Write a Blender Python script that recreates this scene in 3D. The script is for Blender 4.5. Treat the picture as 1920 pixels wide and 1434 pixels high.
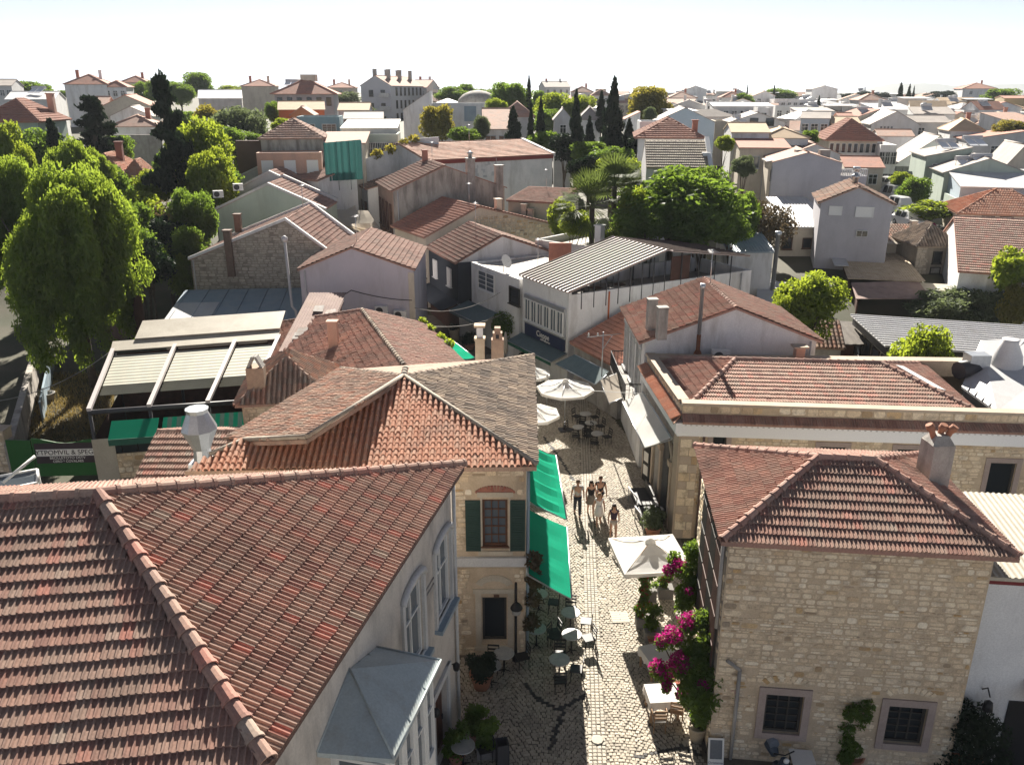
import bpy, math, random
import numpy as np
from mathutils import Vector as V, Matrix as M
from math import sin, cos, pi, radians, atan2, hypot, floor, ceil
for _o in list(bpy.data.objects):
    bpy.data.objects.remove(_o)
SC = bpy.context.scene
COL = SC.collection
RN = random.Random(11)

# ---------------------------------------------------------------- camera, sky, sun
FPX, CXP, CYP, CAMH = 1550.0, 960.0, 717.0, 18.0
TH = math.atan((717 - 172) / FPX)
cd = bpy.data.cameras.new('camera')
cam = bpy.data.objects.new('camera', cd)
COL.objects.link(cam)
cam.location = (0, 0, CAMH)
cam.rotation_euler = (pi / 2 - TH, 0, 0)
cd.sensor_width = 36
cd.lens = FPX / 1920 * 36
cd.clip_end = 20000
SC.camera = cam
SC.view_settings.view_transform = 'Standard'
SC.view_settings.look = 'None'
SC.view_settings.gamma = 1
SC.view_settings.exposure = 1.65
SC.view_settings.use_curve_mapping = False
SUN_EL, SUN_AZ = radians(31), radians(-2.5)
W = bpy.data.worlds.new('World')
SC.world = W
W.use_nodes = True
nt = W.node_tree
nt.nodes.clear()
sky = nt.nodes.new('ShaderNodeTexSky')
sky.sky_type = 'NISHITA'
sky.sun_disc = False
sky.sun_elevation = SUN_EL
sky.sun_rotation = SUN_AZ
sky.dust_density = 0.1
sky.air_density = 0.27
sky.ozone_density = 1.0
bg = nt.nodes.new('ShaderNodeBackground')
bg.inputs[1].default_value = 0.05
wo = nt.nodes.new('ShaderNodeOutputWorld')
hs = nt.nodes.new('ShaderNodeHueSaturation')   # thin white summer haze in the sky
hs.inputs['Saturation'].default_value = 0.55
nt.links.new(sky.outputs[0], hs.inputs['Color'])
nt.links.new(hs.outputs[0], bg.inputs[0])
nt.links.new(bg.outputs[0], wo.inputs[0])
sl = bpy.data.lights.new('sun', 'SUN')
sl.energy = 5.0
sl.angle = radians(0.5)
sl.color = (1.0, 0.93, 0.82)
so = bpy.data.objects.new('sun', sl)
COL.objects.link(so)
so.location = (0, 80, 120)
so.rotation_euler = V((sin(SUN_AZ) * cos(SUN_EL), cos(SUN_AZ) * cos(SUN_EL), sin(SUN_EL))).to_track_quat('Z', 'Y').to_euler()
SC.cycles.max_bounces = 6
SC.cycles.diffuse_bounces = 3
SC.cycles.transparent_max_bounces = 8

# ---------------------------------------------------------------- helpers
_s, _c = sin(TH), cos(TH)
def ray(px, py):
    a = (px - CXP) / FPX
    b = (CYP - py) / FPX
    return V((a, _c + b * _s, -_s + b * _c))
def G(px, py, z=0.0):
    """the point of the place at height z that lies along this direction of the survey photograph"""
    r = ray(px, py)
    t = (z - CAMH) / r.z
    return V((r.x * t, r.y * t, z))
def GY(px, py, y):
    r = ray(px, py)
    t = y / r.y
    return V((r.x * t, y, CAMH + r.z * t))
def inview(p, m=0.03):
    y, z = p[1], p[2] - CAMH
    d = y * _c - z * _s
    if d <= 0.1: return False
    a = FPX * p[0] / d
    b = FPX * (y * _s + z * _c) / d
    return abs(a) < 960 * (1 + m) and abs(b) < 717 * (1 + m)
def sm(t):
    t = min(1, max(0, t))
    return t * t * (3 - 2 * t)
def lerp(a, b, t): return a + (b - a) * t
def interp(x, xs, ys):
    return float(np.interp(x, xs, ys))
def T(x, y):
    """height of the ground"""
    z = interp(y, [-60, 52, 80, 105, 200, 400, 900, 2500, 9000], [0, 0, 1.2, 3, 8, 11.5, 13, 13, 8])
    z += 3.2 * sm((-5 - x) / 12) * sm((y - 55) / 25)
    return z

class MB:
    def __init__(s):
        s.v = []; s.f = []; s.mi = []; s.sm = []
    def face(s, pts, m=0, smooth=False):
        i = len(s.v)
        s.v += [tuple(p) for p in pts]
        s.f.append(list(range(i, i + len(pts)))); s.mi.append(m); s.sm.append(smooth)
        return s
    def mesh(s, vs, fs, m=0, smooth=False):
        i = len(s.v)
        s.v += [tuple(p) for p in vs]
        for f in fs:
            s.f.append([i + k for k in f]); s.mi.append(m); s.sm.append(smooth)
        return s
    def obox(s, o, a, b, c, m=0):
        o, a, b, c = V(o), V(a), V(b), V(c)
        if a.cross(b).dot(c) < 0: a, b = b, a
        vs = [o, o + a, o + a + b, o + b, o + c, o + a + c, o + a + b + c, o + b + c]
        return s.mesh(vs, [(3, 2, 1, 0), (4, 5, 6, 7), (0, 1, 5, 4), (1, 2, 6, 5), (2, 3, 7, 6), (3, 0, 4, 7)], m)
    def box(s, c, d, rz=0, m=0):
        ca, sa = cos(rz), sin(rz)
        a = V((ca * d[0], sa * d[0], 0)); b = V((-sa * d[1], ca * d[1], 0)); h = V((0, 0, d[2]))
        return s.obox(V(c) - a / 2 - b / 2 - h / 2, a, b, h, m)
    def slab(s, poly, th, m=0):
        """thick sheet under a 3D polygon"""
        P = [V(p) for p in poly]
        n = newell(P)
        if n.z < 0: P.reverse(); n = -n
        Q = [p - V((0, 0, th)) for p in P]
        k = len(P)
        return s.mesh(P + Q, [tuple(range(k)), tuple(range(2 * k - 1, k - 1, -1))] + [(i, i + k, (i + 1) % k + k, (i + 1) % k) for i in range(k)], m)
    def prism(s, poly, z0, z1, m=0):
        P = [V((p[0], p[1], z1)) for p in poly]
        return s.slab(P, z1 - z0, m)
    def tube(s, pts, r, n=6, m=0, cap=True, smooth=True):
        P = [V(p) for p in pts]
        rs = r if isinstance(r, (list, tuple)) else [r] * len(P)
        vs = []; fs = []
        t0 = None
        for i, p in enumerate(P):
            t = (P[min(i + 1, len(P) - 1)] - P[max(i - 1, 0)]).normalized()
            up = V((0, 0, 1)) if abs(t.z) < .95 else V((1, 0, 0))
            a = t.cross(up).normalized(); b = a.cross(t)
            for k in range(n):
                q = 2 * pi * k / n
                vs.append(p + (a * cos(q) + b * sin(q)) * rs[i])
        for i in range(len(P) - 1):
            for k in range(n):
                k2 = (k + 1) % n
                fs.append((i * n + k, i * n + k2, (i + 1) * n + k2, (i + 1) * n + k))
        s.mesh(vs, fs, m, smooth)
        if cap:
            j = len(s.v) - len(vs)
            s.f.append([j + k for k in range(n)][::-1]); s.mi.append(m); s.sm.append(False)
            s.f.append([j + (len(P) - 1) * n + k for k in range(n)]); s.mi.append(m); s.sm.append(False)
        return s
    def lathe(s, prof, c=(0, 0, 0), n=14, m=0, smooth=True, wob=0):
        vs = []; fs = []
        for (r, z) in prof:
            for k in range(n):
                q = 2 * pi * k / n
                vs.append((c[0] + r * cos(q), c[1] + r * sin(q), c[2] + z))
        for i in range(len(prof) - 1):
            for k in range(n):
                k2 = (k + 1) % n
                fs.append((i * n + k, i * n + k2, (i + 1) * n + k2, (i + 1) * n + k))
        s.mesh(vs, fs, m, smooth)
        j = len(s.v) - len(vs)
        s.f.append([j + k for k in range(n)][::-1]); s.mi.append(m); s.sm.append(False)
        s.f.append([j + (len(prof) - 1) * n + k for k in range(n)]); s.mi.append(m); s.sm.append(False)
        return s
    def blob(s, c, r, n=8, m=0):
        r = r if isinstance(r, (list, tuple)) else (r, r, r)
        pr = [(sin(pi * i / n), -cos(pi * i / n)) for i in range(n + 1)]
        pr[0] = (.02, -1); pr[-1] = (.02, 1)
        k = len(s.v)
        s.lathe(pr, (0, 0, 0), n + 4, m)
        s.v[k:] = [(c[0] + v[0] * r[0], c[1] + v[1] * r[1], c[2] + v[2] * r[2]) for v in s.v[k:]]
        return s
    def data(s, name, mats, off=(0, 0, 0)):
        me = bpy.data.meshes.new(name)
        o = V(off)
        me.from_pydata([V(v) - o for v in s.v], [], s.f)
        if not isinstance(mats, (list, tuple)): mats = [mats]
        for m in mats: me.materials.append(m)
        if any(s.mi): me.polygons.foreach_set('material_index', s.mi)
        if any(s.sm): me.polygons.foreach_set('use_smooth', s.sm)
        me.update()
        return me
    def build(s, name, mats, parent=None, world=True, **props):
        """link as ONE mesh object; world=True: the points are world points"""
        if parent is None:
            xs = np.array(s.v)
            lo, hi = xs.min(0), xs.max(0)
            off = V(((lo[0] + hi[0]) / 2, (lo[1] + hi[1]) / 2, lo[2])) if world else V((0, 0, 0))
        else:
            off = worg(parent) if world else V((0, 0, 0))
        o = bpy.data.objects.new(name, s.data(name, mats, off))
        COL.objects.link(o)
        if parent is None: o.location = off
        else: o.parent = parent
        for k, v in props.items(): o[k] = v
        return o

def worg(o):
    p = V((0, 0, 0))
    while o is not None:
        p = p + o.location
        o = o.parent
    return p
def newell(P):
    n = V((0, 0, 0))
    for i in range(len(P)):
        a, b = P[i], P[(i + 1) % len(P)]
        n += V(((a.y - b.y) * (a.z + b.z), (a.z - b.z) * (a.x + b.x), (a.x - b.x) * (a.y + b.y)))
    return n.normalized()
def tag(o, label, cat, group=None, kind=None):
    if label: o['label'] = label
    if cat: o['category'] = cat
    if group: o['group'] = group
    if kind: o['kind'] = kind
    return o
def thing(name, label, cat, loc, rz=0, group=None):
    o = bpy.data.objects.new(name, None)
    COL.objects.link(o)
    o.location = loc
    o.rotation_euler = (0, 0, rz)
    o.empty_display_size = .2
    return tag(o, label, cat, group)
def link(name, me, parent=None, loc=(0, 0, 0), rot=None, sc=None):
    o = bpy.data.objects.new(name, me)
    COL.objects.link(o)
    o.parent = parent
    o.location = loc
    if rot is not None: o.rotation_euler = rot
    if sc is not None: o.scale = sc
    return o
def linkm(name, me, parent, m):
    o = bpy.data.objects.new(name, me)
    COL.objects.link(o)
    o.parent = parent
    o.matrix_local = m
    return o
def kids(o): return [c for c in COL.objects if c.parent == o]
KID = {}
def dup(root, loc, rz=0, label=None, sc=None):
    """copy of a thing with copies of its parts and sub-parts"""
    def rec(o, par):
        c = o.copy(); COL.objects.link(c)
        c.parent = par
        for k in o.children: rec(k, c)
        return c
    c = rec(root, None)
    c.location = loc
    c.rotation_euler = (0, 0, rz)
    if sc: c.scale = sc
    if label: c['label'] = label
    return c
def inpoly(uv, x, y):
    k = False
    n = len(uv)
    j = n - 1
    for i in range(n):
        xi, yi = uv[i]; xj, yj = uv[j]
        if (yi > y) != (yj > y) and x < (xj - xi) * (y - yi) / (yj - yi) + xi: k = not k
        j = i
    return k
def joined(name, tv, tf, mats4, material, parent, smooth=False, **props):
    """many copies of one template of quads as ONE mesh"""
    tv = np.array(tv, float); tf = np.array(tf, int)
    A = np.array(mats4, float)
    if len(A) == 0: return None
    vs = np.einsum('nij,kj->nki', A[:, :3, :3], tv) + A[:, None, :3, 3]
    off = np.array(worg(parent)) if parent is not None else np.zeros(3)
    vs = (vs - off).reshape(-1, 3)
    n, k = len(A), len(tv)
    fs = (tf[None] + (np.arange(n) * k)[:, None, None]).reshape(-1, tf.shape[1])
    return quadmesh(name, vs, fs, material, parent, smooth, **props)
def quadmesh(name, vs, fs, material, parent=None, smooth=False, **props):
    me = qdata(name, vs, fs, material, smooth)
    o = bpy.data.objects.new(name, me)
    COL.objects.link(o)
    o.parent = parent
    for a, b in props.items(): o[a] = b
    return o
def qdata(name, vs, fs, material, smooth=False):
    me = bpy.data.meshes.new(name)
    me.vertices.add(len(vs)); me.vertices.foreach_set('co', np.asarray(vs, np.float32).ravel())
    q = fs.shape[1]
    me.loops.add(fs.size); me.loops.foreach_set('vertex_index', fs.astype(np.int32).ravel())
    me.polygons.add(len(fs))
    me.polygons.foreach_set('loop_start', (np.arange(len(fs)) * q).astype(np.int32))
    me.polygons.foreach_set('use_smooth', np.full(len(fs), bool(smooth)))
    me.materials.append(material)
    me.update(calc_edges=True)
    me.validate()
    return me

# ---------------------------------------------------------------- materials
def _n(t, kind, **kw):
    n = t.nodes.new('ShaderNode' + kind)
    for k, v in kw.items():
        if k[0] == '_': setattr(n, k[1:], v)
        else: n.inputs[k.replace('__', ' ')].default_value = v
    return n
def c4(c): return (c[0], c[1], c[2], 1)
def _rand(t):
    """a random number per object and per loose piece"""
    oi = _n(t, 'ObjectInfo'); ge = _n(t, 'NewGeometry')
    a = _n(t, 'Math', _operation='ADD'); t.links.new(oi.outputs['Random'], a.inputs[0]); t.links.new(ge.outputs['Random Per Island'], a.inputs[1])
    f = _n(t, 'Math', _operation='FRACT'); t.links.new(a.outputs[0], f.inputs[0])
    return f.outputs[0]
def _noise(t, scale, detail=4, rough=.55, stretch=None):
    ge = _n(t, 'NewGeometry')
    src = ge.outputs['Position']
    if stretch:
        mp = _n(t, 'Mapping'); mp.inputs['Scale'].default_value = stretch
        t.links.new(src, mp.inputs[0]); src = mp.outputs[0]
    n = _n(t, 'TexNoise', Scale=scale, Detail=detail, Roughness=rough)
    t.links.new(src, n.inputs['Vector'])
    return n.outputs['Fac']
def _ramp(t, fac, stops, interp='LINEAR'):
    r = _n(t, 'ValToRGB')
    r.color_ramp.interpolation = interp
    e = r.color_ramp.elements
    while len(e) < len(stops): e.new(.5)
    for i, (p, c) in enumerate(stops):
        e[i].position = p; e[i].color = c4(c) if len(c) == 3 else c
    t.links.new(fac, r.inputs[0])
    return r.outputs[0]
def _mix(t, fac, a, b, mode='MIX'):
    m = _n(t, 'Mix', _data_type='RGBA', _blend_type=mode)
    for s, x in ((0, fac), (6, a), (7, b)):
        if hasattr(x, 'is_output'): t.links.new(x, m.inputs[s])
        elif s == 0: m.inputs[0].default_value = x
        else: m.inputs[s].default_value = c4(x)
    return m.outputs[2]
MATS = {}
def mat(name, c, c2=None, ns=1.5, rough=.85, ramp=None, bump=0, bs=25, metal=0, stain=None, sa=.6, sstr=(1, 1, .22), ssc=1.1, slo=.5, spec=.3, moss=None, fine=.12, wave=None):
    if name in MATS: return MATS[name]
    m = bpy.data.materials.new(name); m.use_nodes = True
    t = m.node_tree
    b = t.nodes['Principled BSDF']
    b.inputs['Roughness'].default_value = rough
    b.inputs['Metallic'].default_value = metal
    b.inputs['Specular IOR Level'].default_value = spec
    if ramp:
        col = _ramp(t, _rand(t), ramp)
    elif c2:
        col = _mix(t, _ramp(t, _noise(t, ns, 6, .6), [(.35, (0, 0, 0)), (.65, (1, 1, 1))]), c, c2)
    else:
        rgb = _n(t, 'RGB'); rgb.outputs[0].default_value = c4(c); col = rgb.outputs[0]
    if ramp and c2:
        col = _mix(t, _ramp(t, _noise(t, ns, 5, .6), [(.48, (0, 0, 0)), (.68, (.75, .75, .75))]), col, c2)
    if fine:
        f = _ramp(t, _noise(t, 22, 3), [(.3, (1 - fine,) * 3), (.7, (1 + fine * .5,) * 3)])
        col = _mix(t, 1.0, col, f, 'MULTIPLY')
    if stain:
        fac = _ramp(t, _noise(t, ssc, 6, .65, sstr), [(slo, (0, 0, 0)), (slo + .2, (sa, sa, sa))])
        col = _mix(t, fac, col, stain)
    t.links.new(col, b.inputs['Base Color'])
    if bump or wave:
        bp = _n(t, 'Bump', Strength=bump or .4, Distance=.02)
        t.links.new(_noise(t, bs, 4), bp.inputs['Height'])
        t.links.new(bp.outputs[0], b.inputs['Normal'])
    MATS[name] = m
    return m
def leafmat(name, c1, c2, tc, tr=.45, ns=.6):
    if name in MATS: return MATS[name]
    m = bpy.data.materials.new(name); m.use_nodes = True
    t = m.node_tree
    t.nodes.clear()
    col = _mix(t, _rand(t), c1, c2)
    col = _mix(t, 1.0, col, _ramp(t, _noise(t, ns, 3), [(.3, (.65,) * 3), (.7, (1.25,) * 3)]), 'MULTIPLY')
    d = _n(t, 'BsdfDiffuse'); t.links.new(col, d.inputs[0])
    tl = _n(t, 'BsdfTranslucent'); t.links.new(_mix(t, .55, col, tc), tl.inputs[0])
    gl = _n(t, 'BsdfGlossy', Roughness=.5); gl.inputs[0].default_value = (.5, .5, .5, 1)
    mx = _n(t, 'MixShader'); mx.inputs[0].default_value = tr
    t.links.new(d.outputs[0], mx.inputs[1]); t.links.new(tl.outputs[0], mx.inputs[2])
    m2 = _n(t, 'MixShader'); m2.inputs[0].default_value = .04
    t.links.new(mx.outputs[0], m2.inputs[1]); t.links.new(gl.outputs[0], m2.inputs[2])
    o = _n(t, 'OutputMaterial'); t.links.new(m2.outputs[0], o.inputs[0])
    MATS[name] = m
    return m
def clothmat(name, c, tc, tr=.3, rough=.9):
    if name in MATS: return MATS[name]
    m = bpy.data.materials.new(name); m.use_nodes = True
    t = m.node_tree
    t.nodes.clear()
    col = _mix(t, _ramp(t, _noise(t, 1.2, 5, .6), [(.35, (0, 0, 0)), (.75, (1, 1, 1))]), c, [x * .86 for x in c])
    d = _n(t, 'BsdfDiffuse'); t.links.new(col, d.inputs[0])
    tl = _n(t, 'BsdfTranslucent'); tl.inputs[0].default_value = c4(tc)
    mx = _n(t, 'MixShader'); mx.inputs[0].default_value = tr
    t.links.new(d.outputs[0], mx.inputs[1]); t.links.new(tl.outputs[0], mx.inputs[2])
    o = _n(t, 'OutputMaterial'); t.links.new(mx.outputs[0], o.inputs[0])
    MATS[name] = m
    return m
# ---------------------------------------------------------------- the materials of the place
TERRA = mat('terracotta_tile', (.3, .13, .09), c2=(.26, .18, .145), ns=.9, rough=.9, fine=.2, ramp=[(0, (.3, .17, .14)), (.3, (.41, .255, .2)), (.55, (.37, .26, .21)), (.78, (.38, .24, .19)), (.9, (.45, .21, .165)), (1, (.38, .3, .245))])
TERRA_B = mat('brown_tile', (.2, .1, .08), c2=(.22, .155, .13), ns=.9, rough=.9, fine=.2, ramp=[(0, (.35, .2, .16)), (.4, (.45, .27, .215)), (.7, (.4, .275, .225)), (1, (.49, .295, .235))])
TERRA_N = mat('new_orange_tile', (.5, .22, .14), c2=(.4, .24, .18), ns=1.2, rough=.85, fine=.15, ramp=[(0, (.5, .24, .155)), (.5, (.58, .3, .2)), (1, (.55, .34, .245))])
TERRA_G = mat('weathered_grey_tile', (.25, .2, .16), c2=(.15, .13, .115), ns=1.1, rough=.95, fine=.25, ramp=[(0, (.2, .165, .135)), (.35, (.32, .25, .2)), (.6, (.43, .345, .265)), (.85, (.27, .225, .19)), (1, (.54, .43, .33))])
TERRA_M = mat('mixed_old_tile', (.3, .2, .15), c2=(.16, .12, .1), ns=.8, rough=.95, fine=.25, ramp=[(0, (.27, .19, .15)), (.35, (.38, .26, .2)), (.6, (.45, .23, .16)), (.85, (.33, .27, .22)), (1, (.5, .33, .24))])
TERRA_P = mat('pink_far_tile', (.48, .29, .22), c2=(.4, .29, .24), ns=.7, rough=.9, bump=.6, bs=9, stain=(.2, .13, .1), sa=.5, ssc=2.2, sstr=(1, 1, 1))
TERRA_T = mat('tan_far_tile', (.58, .44, .3), c2=(.5, .38, .26), ns=.8, rough=.9, bump=.6, bs=9)
TERRA_R = mat('red_far_tile', (.47, .23, .165), c2=(.38, .21, .165), ns=.7, rough=.9, bump=.6, bs=9, stain=(.2, .1, .08), sa=.5, ssc=2.2, sstr=(1, 1, 1))
GREYROOF = mat('grey_far_roof', (.38, .34, .31), c2=(.3, .27, .25), ns=.7, bump=.4, bs=8)
WHITEROOF = mat('white_sheet_roof', (.66, .66, .66), c2=(.55, .55, .55), ns=.8, rough=.5, stain=(.4, .38, .35), sa=.4)
WHITE = mat('white_plaster', (.74, .74, .73), c2=(.66, .66, .66), ns=.7, bump=.25, bs=12, stain=(.38, .36, .33), sa=.65, slo=.5)
WHITE2 = mat('white_wall_old', (.66, .67, .68), c2=(.55, .57, .59), ns=.8, bump=.3, bs=10, stain=(.33, .34, .33), sa=.6, slo=.5)
CREAM = mat('cream_plaster', (.64, .58, .48), c2=(.56, .5, .41), ns=.7, bump=.25, stain=(.35, .3, .24), sa=.5)
PALE = mat('pale_grey_plaster', (.58, .58, .57), c2=(.5, .5, .5), ns=.7, bump=.25, stain=(.36, .35, .33), sa=.5)
LILAC = mat('lilac_plaster', (.58, .55, .6), c2=(.53, .51, .56), ns=.6, bump=.25, stain=(.4, .37, .38), sa=.6, slo=.48)
GREYP = mat('grey_cement_plaster', (.47, .43, .385), c2=(.38, .34, .3), ns=.5, bump=.4, stain=(.12, .11, .1), sa=.75, slo=.47)
GREENP = mat('pale_green_plaster', (.45, .52, .45), c2=(.4, .47, .41), ns=.6, bump=.2, stain=(.3, .33, .28), sa=.5)
BLUEP = mat('pale_blue_plaster', (.45, .53, .6), c2=(.4, .48, .55), ns=.6, bump=.2)
TEALP = mat('teal_plaster', (.25, .36, .4), c2=(.2, .3, .34), ns=.6, bump=.2, stain=(.2, .24, .25), sa=.5)
PINKP = mat('pink_plaster', (.58, .36, .27), c2=(.5, .32, .25), ns=.6, bump=.2, stain=(.33, .25, .2), sa=.5)
ORANGEP = mat('orange_plaster', (.62, .22, .1), c2=(.55, .2, .1), ns=.6, bump=.2)
NAVY = mat('dark_slate_paint', (.035, .042, .055), c2=(.045, .052, .065), ns=.8, rough=.7)
BROWNP = mat('brown_plaster', (.16, .1, .085), c2=(.12, .08, .07), ns=.6, bump=.3)
APLAST = mat('old_white_plaster', (.64, .59, .53), c2=(.53, .485, .43), ns=.8, bump=.5, bs=9, stain=(.2, .185, .175), sa=.8, slo=.5, ssc=.9, sstr=(1, 1, .3))
MORTAR = mat('lime_mortar', (.6, .48, .345), c2=(.5, .39, .27), ns=2, bump=.8, bs=40, stain=(.2, .165, .13), sa=.55, slo=.54)
MORTAR_D = mat('dark_mortar', (.38, .34, .28), c2=(.3, .265, .22), ns=2, bump=.8, bs=30, stain=(.17, .145, .125), sa=.7, slo=.48)
STONE = mat('honey_stone', (.5, .42, .32), c2=(.36, .28, .2), ns=3, rough=.9, bump=.7, bs=30, fine=.2, ramp=[(0, (.68, .53, .36)), (.2, (.8, .68, .5)), (.4, (.72, .57, .39)), (.6, (.85, .76, .6)), (.78, (.58, .44, .29)), (.9, (.82, .71, .53)), (.96, (.52, .34, .16)), (1, (.34, .28, .21))])
STONE_D = mat('grey_stone', (.36, .33, .28), c2=(.36, .32, .27), ns=3, rough=.9, bump=.7, bs=30, fine=.2, ramp=[(0, (.42, .38, .32)), (.35, (.54, .48, .4)), (.7, (.47, .41, .34)), (1, (.6, .54, .45))])
COPING = mat('limestone_coping', (.5, .41, .32), c2=(.43, .345, .265), ns=1.2, bump=.4, bs=20, stain=(.4, .32, .25), sa=.5)
TRIMST = mat('pink_trim_stone', (.4, .32, .28), c2=(.34, .27, .24), ns=2, bump=.5, bs=30)
TRIMW = mat('pale_trim_stone', (.56, .5, .4), c2=(.48, .42, .33), ns=2, bump=.5, bs=30)
CEMENT = mat('cement', (.4, .38, .35), c2=(.3, .28, .26), ns=1.6, bump=.7, bs=18, stain=(.16, .15, .14), sa=.7, slo=.5, ssc=2)
COBBLE = mat('granite_cobble', (.36, .33, .28), c2=(.27, .24, .2), ns=1.0, rough=.75, bump=.4, bs=60, spec=.4, ramp=[(0, (.32, .285, .225)), (.3, (.43, .375, .295)), (.65, (.5, .44, .35)), (1, (.4, .355, .285))])
COBBLE_L = mat('pale_cobble', (.44, .41, .35), c2=(.36, .335, .285), ns=1.0, rough=.7, bump=.4, bs=60, spec=.4, ramp=[(0, (.33, .3, .24)), (.5, (.45, .4, .32)), (1, (.4, .35, .28))])
COBBLE_D = mat('dark_cobble', (.05, .05, .05), rough=.7, ramp=[(0, (.04, .04, .042)), (1, (.075, .072, .07))])
JOINT = mat('street_joint', (.12, .105, .085), c2=(.16, .14, .115), ns=1.5, bump=.5, bs=50)
EARTH = mat('dry_earth', (.085, .075, .05), c2=(.055, .055, .032), ns=.3, bump=.6, bs=6, stain=(.045, .06, .025), sa=.8, slo=.5, ssc=.08, sstr=(1, 1, 1))
ASPHALT = mat('asphalt', (.07, .07, .072), c2=(.09, .088, .085), ns=1, bump=.3, bs=40)
GLASS = mat('window_glass', (.018, .022, .026), rough=.08, spec=.5, fine=0)
GLASSB = mat('bright_glass', (.1, .12, .14), rough=.1, spec=.6, fine=0)
WFRAME = mat('white_frame', (.72, .72, .7), rough=.5, fine=.05)
DFRAME = mat('dark_frame', (.05, .045, .04), rough=.6, fine=.05)
BFRAME = mat('brown_wood', (.13, .06, .035), c2=(.09, .045, .03), ns=4, rough=.6)
SHUTW = mat('white_shutter', (.72, .72, .7), rough=.6, fine=.04)
SHUTG = mat('green_shutter', (.022, .05, .042), c2=(.03, .06, .05), ns=3, rough=.6)
SHUTB = mat('brown_shutter', (.12, .065, .05), c2=(.09, .05, .04), ns=3, rough=.6)
METALW = mat('white_metal', (.56, .56, .57), rough=.5, c2=(.5, .5, .51), ns=.8, stain=(.4, .37, .34), sa=.4)
METALG = mat('galvanised_metal', (.5, .52, .54), rough=.35, metal=.7, c2=(.42, .44, .46), ns=2)
METALB = mat('blue_grey_metal', (.28, .36, .42), rough=.45, c2=(.24, .31, .37), ns=1, stain=(.4, .42, .42), sa=.5)
ZINC = mat('painted_zinc', (.42, .47, .47), rough=.4, c2=(.36, .41, .42), ns=1.3, stain=(.28, .26, .23), sa=.5, ssc=2.5)
METALD = mat('dark_metal', (.05, .05, .055), rough=.5, fine=.05)
METALR = mat('brown_metal_roof', (.5, .4, .37), rough=.6, c2=(.44, .35, .32), ns=.7)
METALC = mat('cream_sheet', (.47, .43, .35), rough=.6, c2=(.4, .36, .29), ns=1, stain=(.3, .26, .2), sa=.5)
PERGW = mat('pergola_fabric', (.37, .36, .29), c2=(.32, .315, .25), ns=1, rough=.7)
RUST = mat('rusty_sheet', (.62, .51, .37), rough=.8, c2=(.5, .39, .27), ns=1.5, stain=(.32, .22, .14), sa=.5, ssc=2)
RUSTD = mat('brown_sheet', (.34, .24, .21), rough=.8, c2=(.25, .17, .15), ns=1.2, stain=(.35, .25, .18), sa=.5)
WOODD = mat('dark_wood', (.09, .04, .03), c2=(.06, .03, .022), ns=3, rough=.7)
WOODL = mat('light_wood', (.35, .22, .12), c2=(.28, .17, .09), ns=4, rough=.6)
REDBR = mat('red_brick', (.34, .13, .09), c2=(.28, .12, .09), ns=3, bump=.4, ramp=[(0, (.3, .11, .08)), (.5, (.38, .16, .11)), (1, (.33, .17, .13))])
POTT = mat('clay_pot', (.38, .17, .1), c2=(.3, .14, .09), ns=3, rough=.8)
POTC = mat('cream_pot', (.45, .38, .28), rough=.7)
BLACK = mat('black_paint', (.018, .018, .02), rough=.5, fine=0)
TABLET = mat('marble_top', (.42, .41, .39), c2=(.33, .33, .32), ns=5, rough=.4)
CWHITE = clothmat('white_canvas', (.85, .84, .81), (.9, .86, .8), .34)
CCREAM = clothmat('cream_canvas', (.64, .58, .5), (.6, .5, .38), .25)
CGREEN = clothmat('green_canvas', (.02, .32, .19), (.02, .5, .28), .3)
CDGREEN = mat('dark_green_canvas', (.015, .09, .06), c2=(.02, .11, .075), ns=2, rough=.7)
CTEAL = mat('grey_teal_awning', (.12, .17, .18), c2=(.1, .145, .155), ns=2, rough=.6)
TARP = clothmat('green_net', (.05, .16, .15), (.04, .13, .12), .2)
SIGNG = mat('green_sign', (.02, .11, .02), rough=.5)
SIGND = mat('brown_sign', (.045, .03, .035), rough=.5)
SIGNW = mat('sign_white', (.75, .73, .68), rough=.6, fine=0)
SIGNB = mat('navy_sign', (.015, .025, .07), rough=.4)
SOLAR = mat('solar_glass', (.8, .82, .84), rough=.2, spec=.6, fine=0)  # near-white base colour stands in for the sky reflected in the panels
BARK = mat('bark', (.11, .085, .065), c2=(.07, .055, .042), ns=5, bump=.8, bs=14)
L_PEPPER = leafmat('pepper_leaf', (.06, .11, .018), (.12, .185, .028), (.5, .64, .06), .5)
L_BROAD = leafmat('broad_leaf', (.045, .09, .018), (.09, .15, .028), (.34, .5, .05), .47)
L_LIME = leafmat('lime_leaf', (.085, .14, .018), (.14, .2, .025), (.55, .64, .05), .52)
L_DARK = leafmat('dark_needle', (.01, .02, .011), (.018, .034, .016), (.03, .06, .02), .2)
L_OLIVE = leafmat('olive_leaf', (.075, .1, .055), (.12, .15, .085), (.26, .32, .12), .38)
L_YELLOW = leafmat('plane_leaf', (.11, .125, .025), (.17, .155, .03), (.55, .46, .06), .47)
L_DRY = leafmat('dry_leaf', (.07, .06, .035), (.11, .085, .05), (.16, .11, .05), .3)
L_PALM = leafmat('palm_leaf', (.06, .09, .03), (.09, .13, .04), (.25, .32, .06), .35)
FLOWER = leafmat('magenta_bract', (.3, .008, .11), (.45, .02, .2), (.75, .03, .33), .4)
FLOWERR = leafmat('red_flower', (.3, .02, .03), (.4, .03, .05), (.6, .05, .06), .35)

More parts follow.
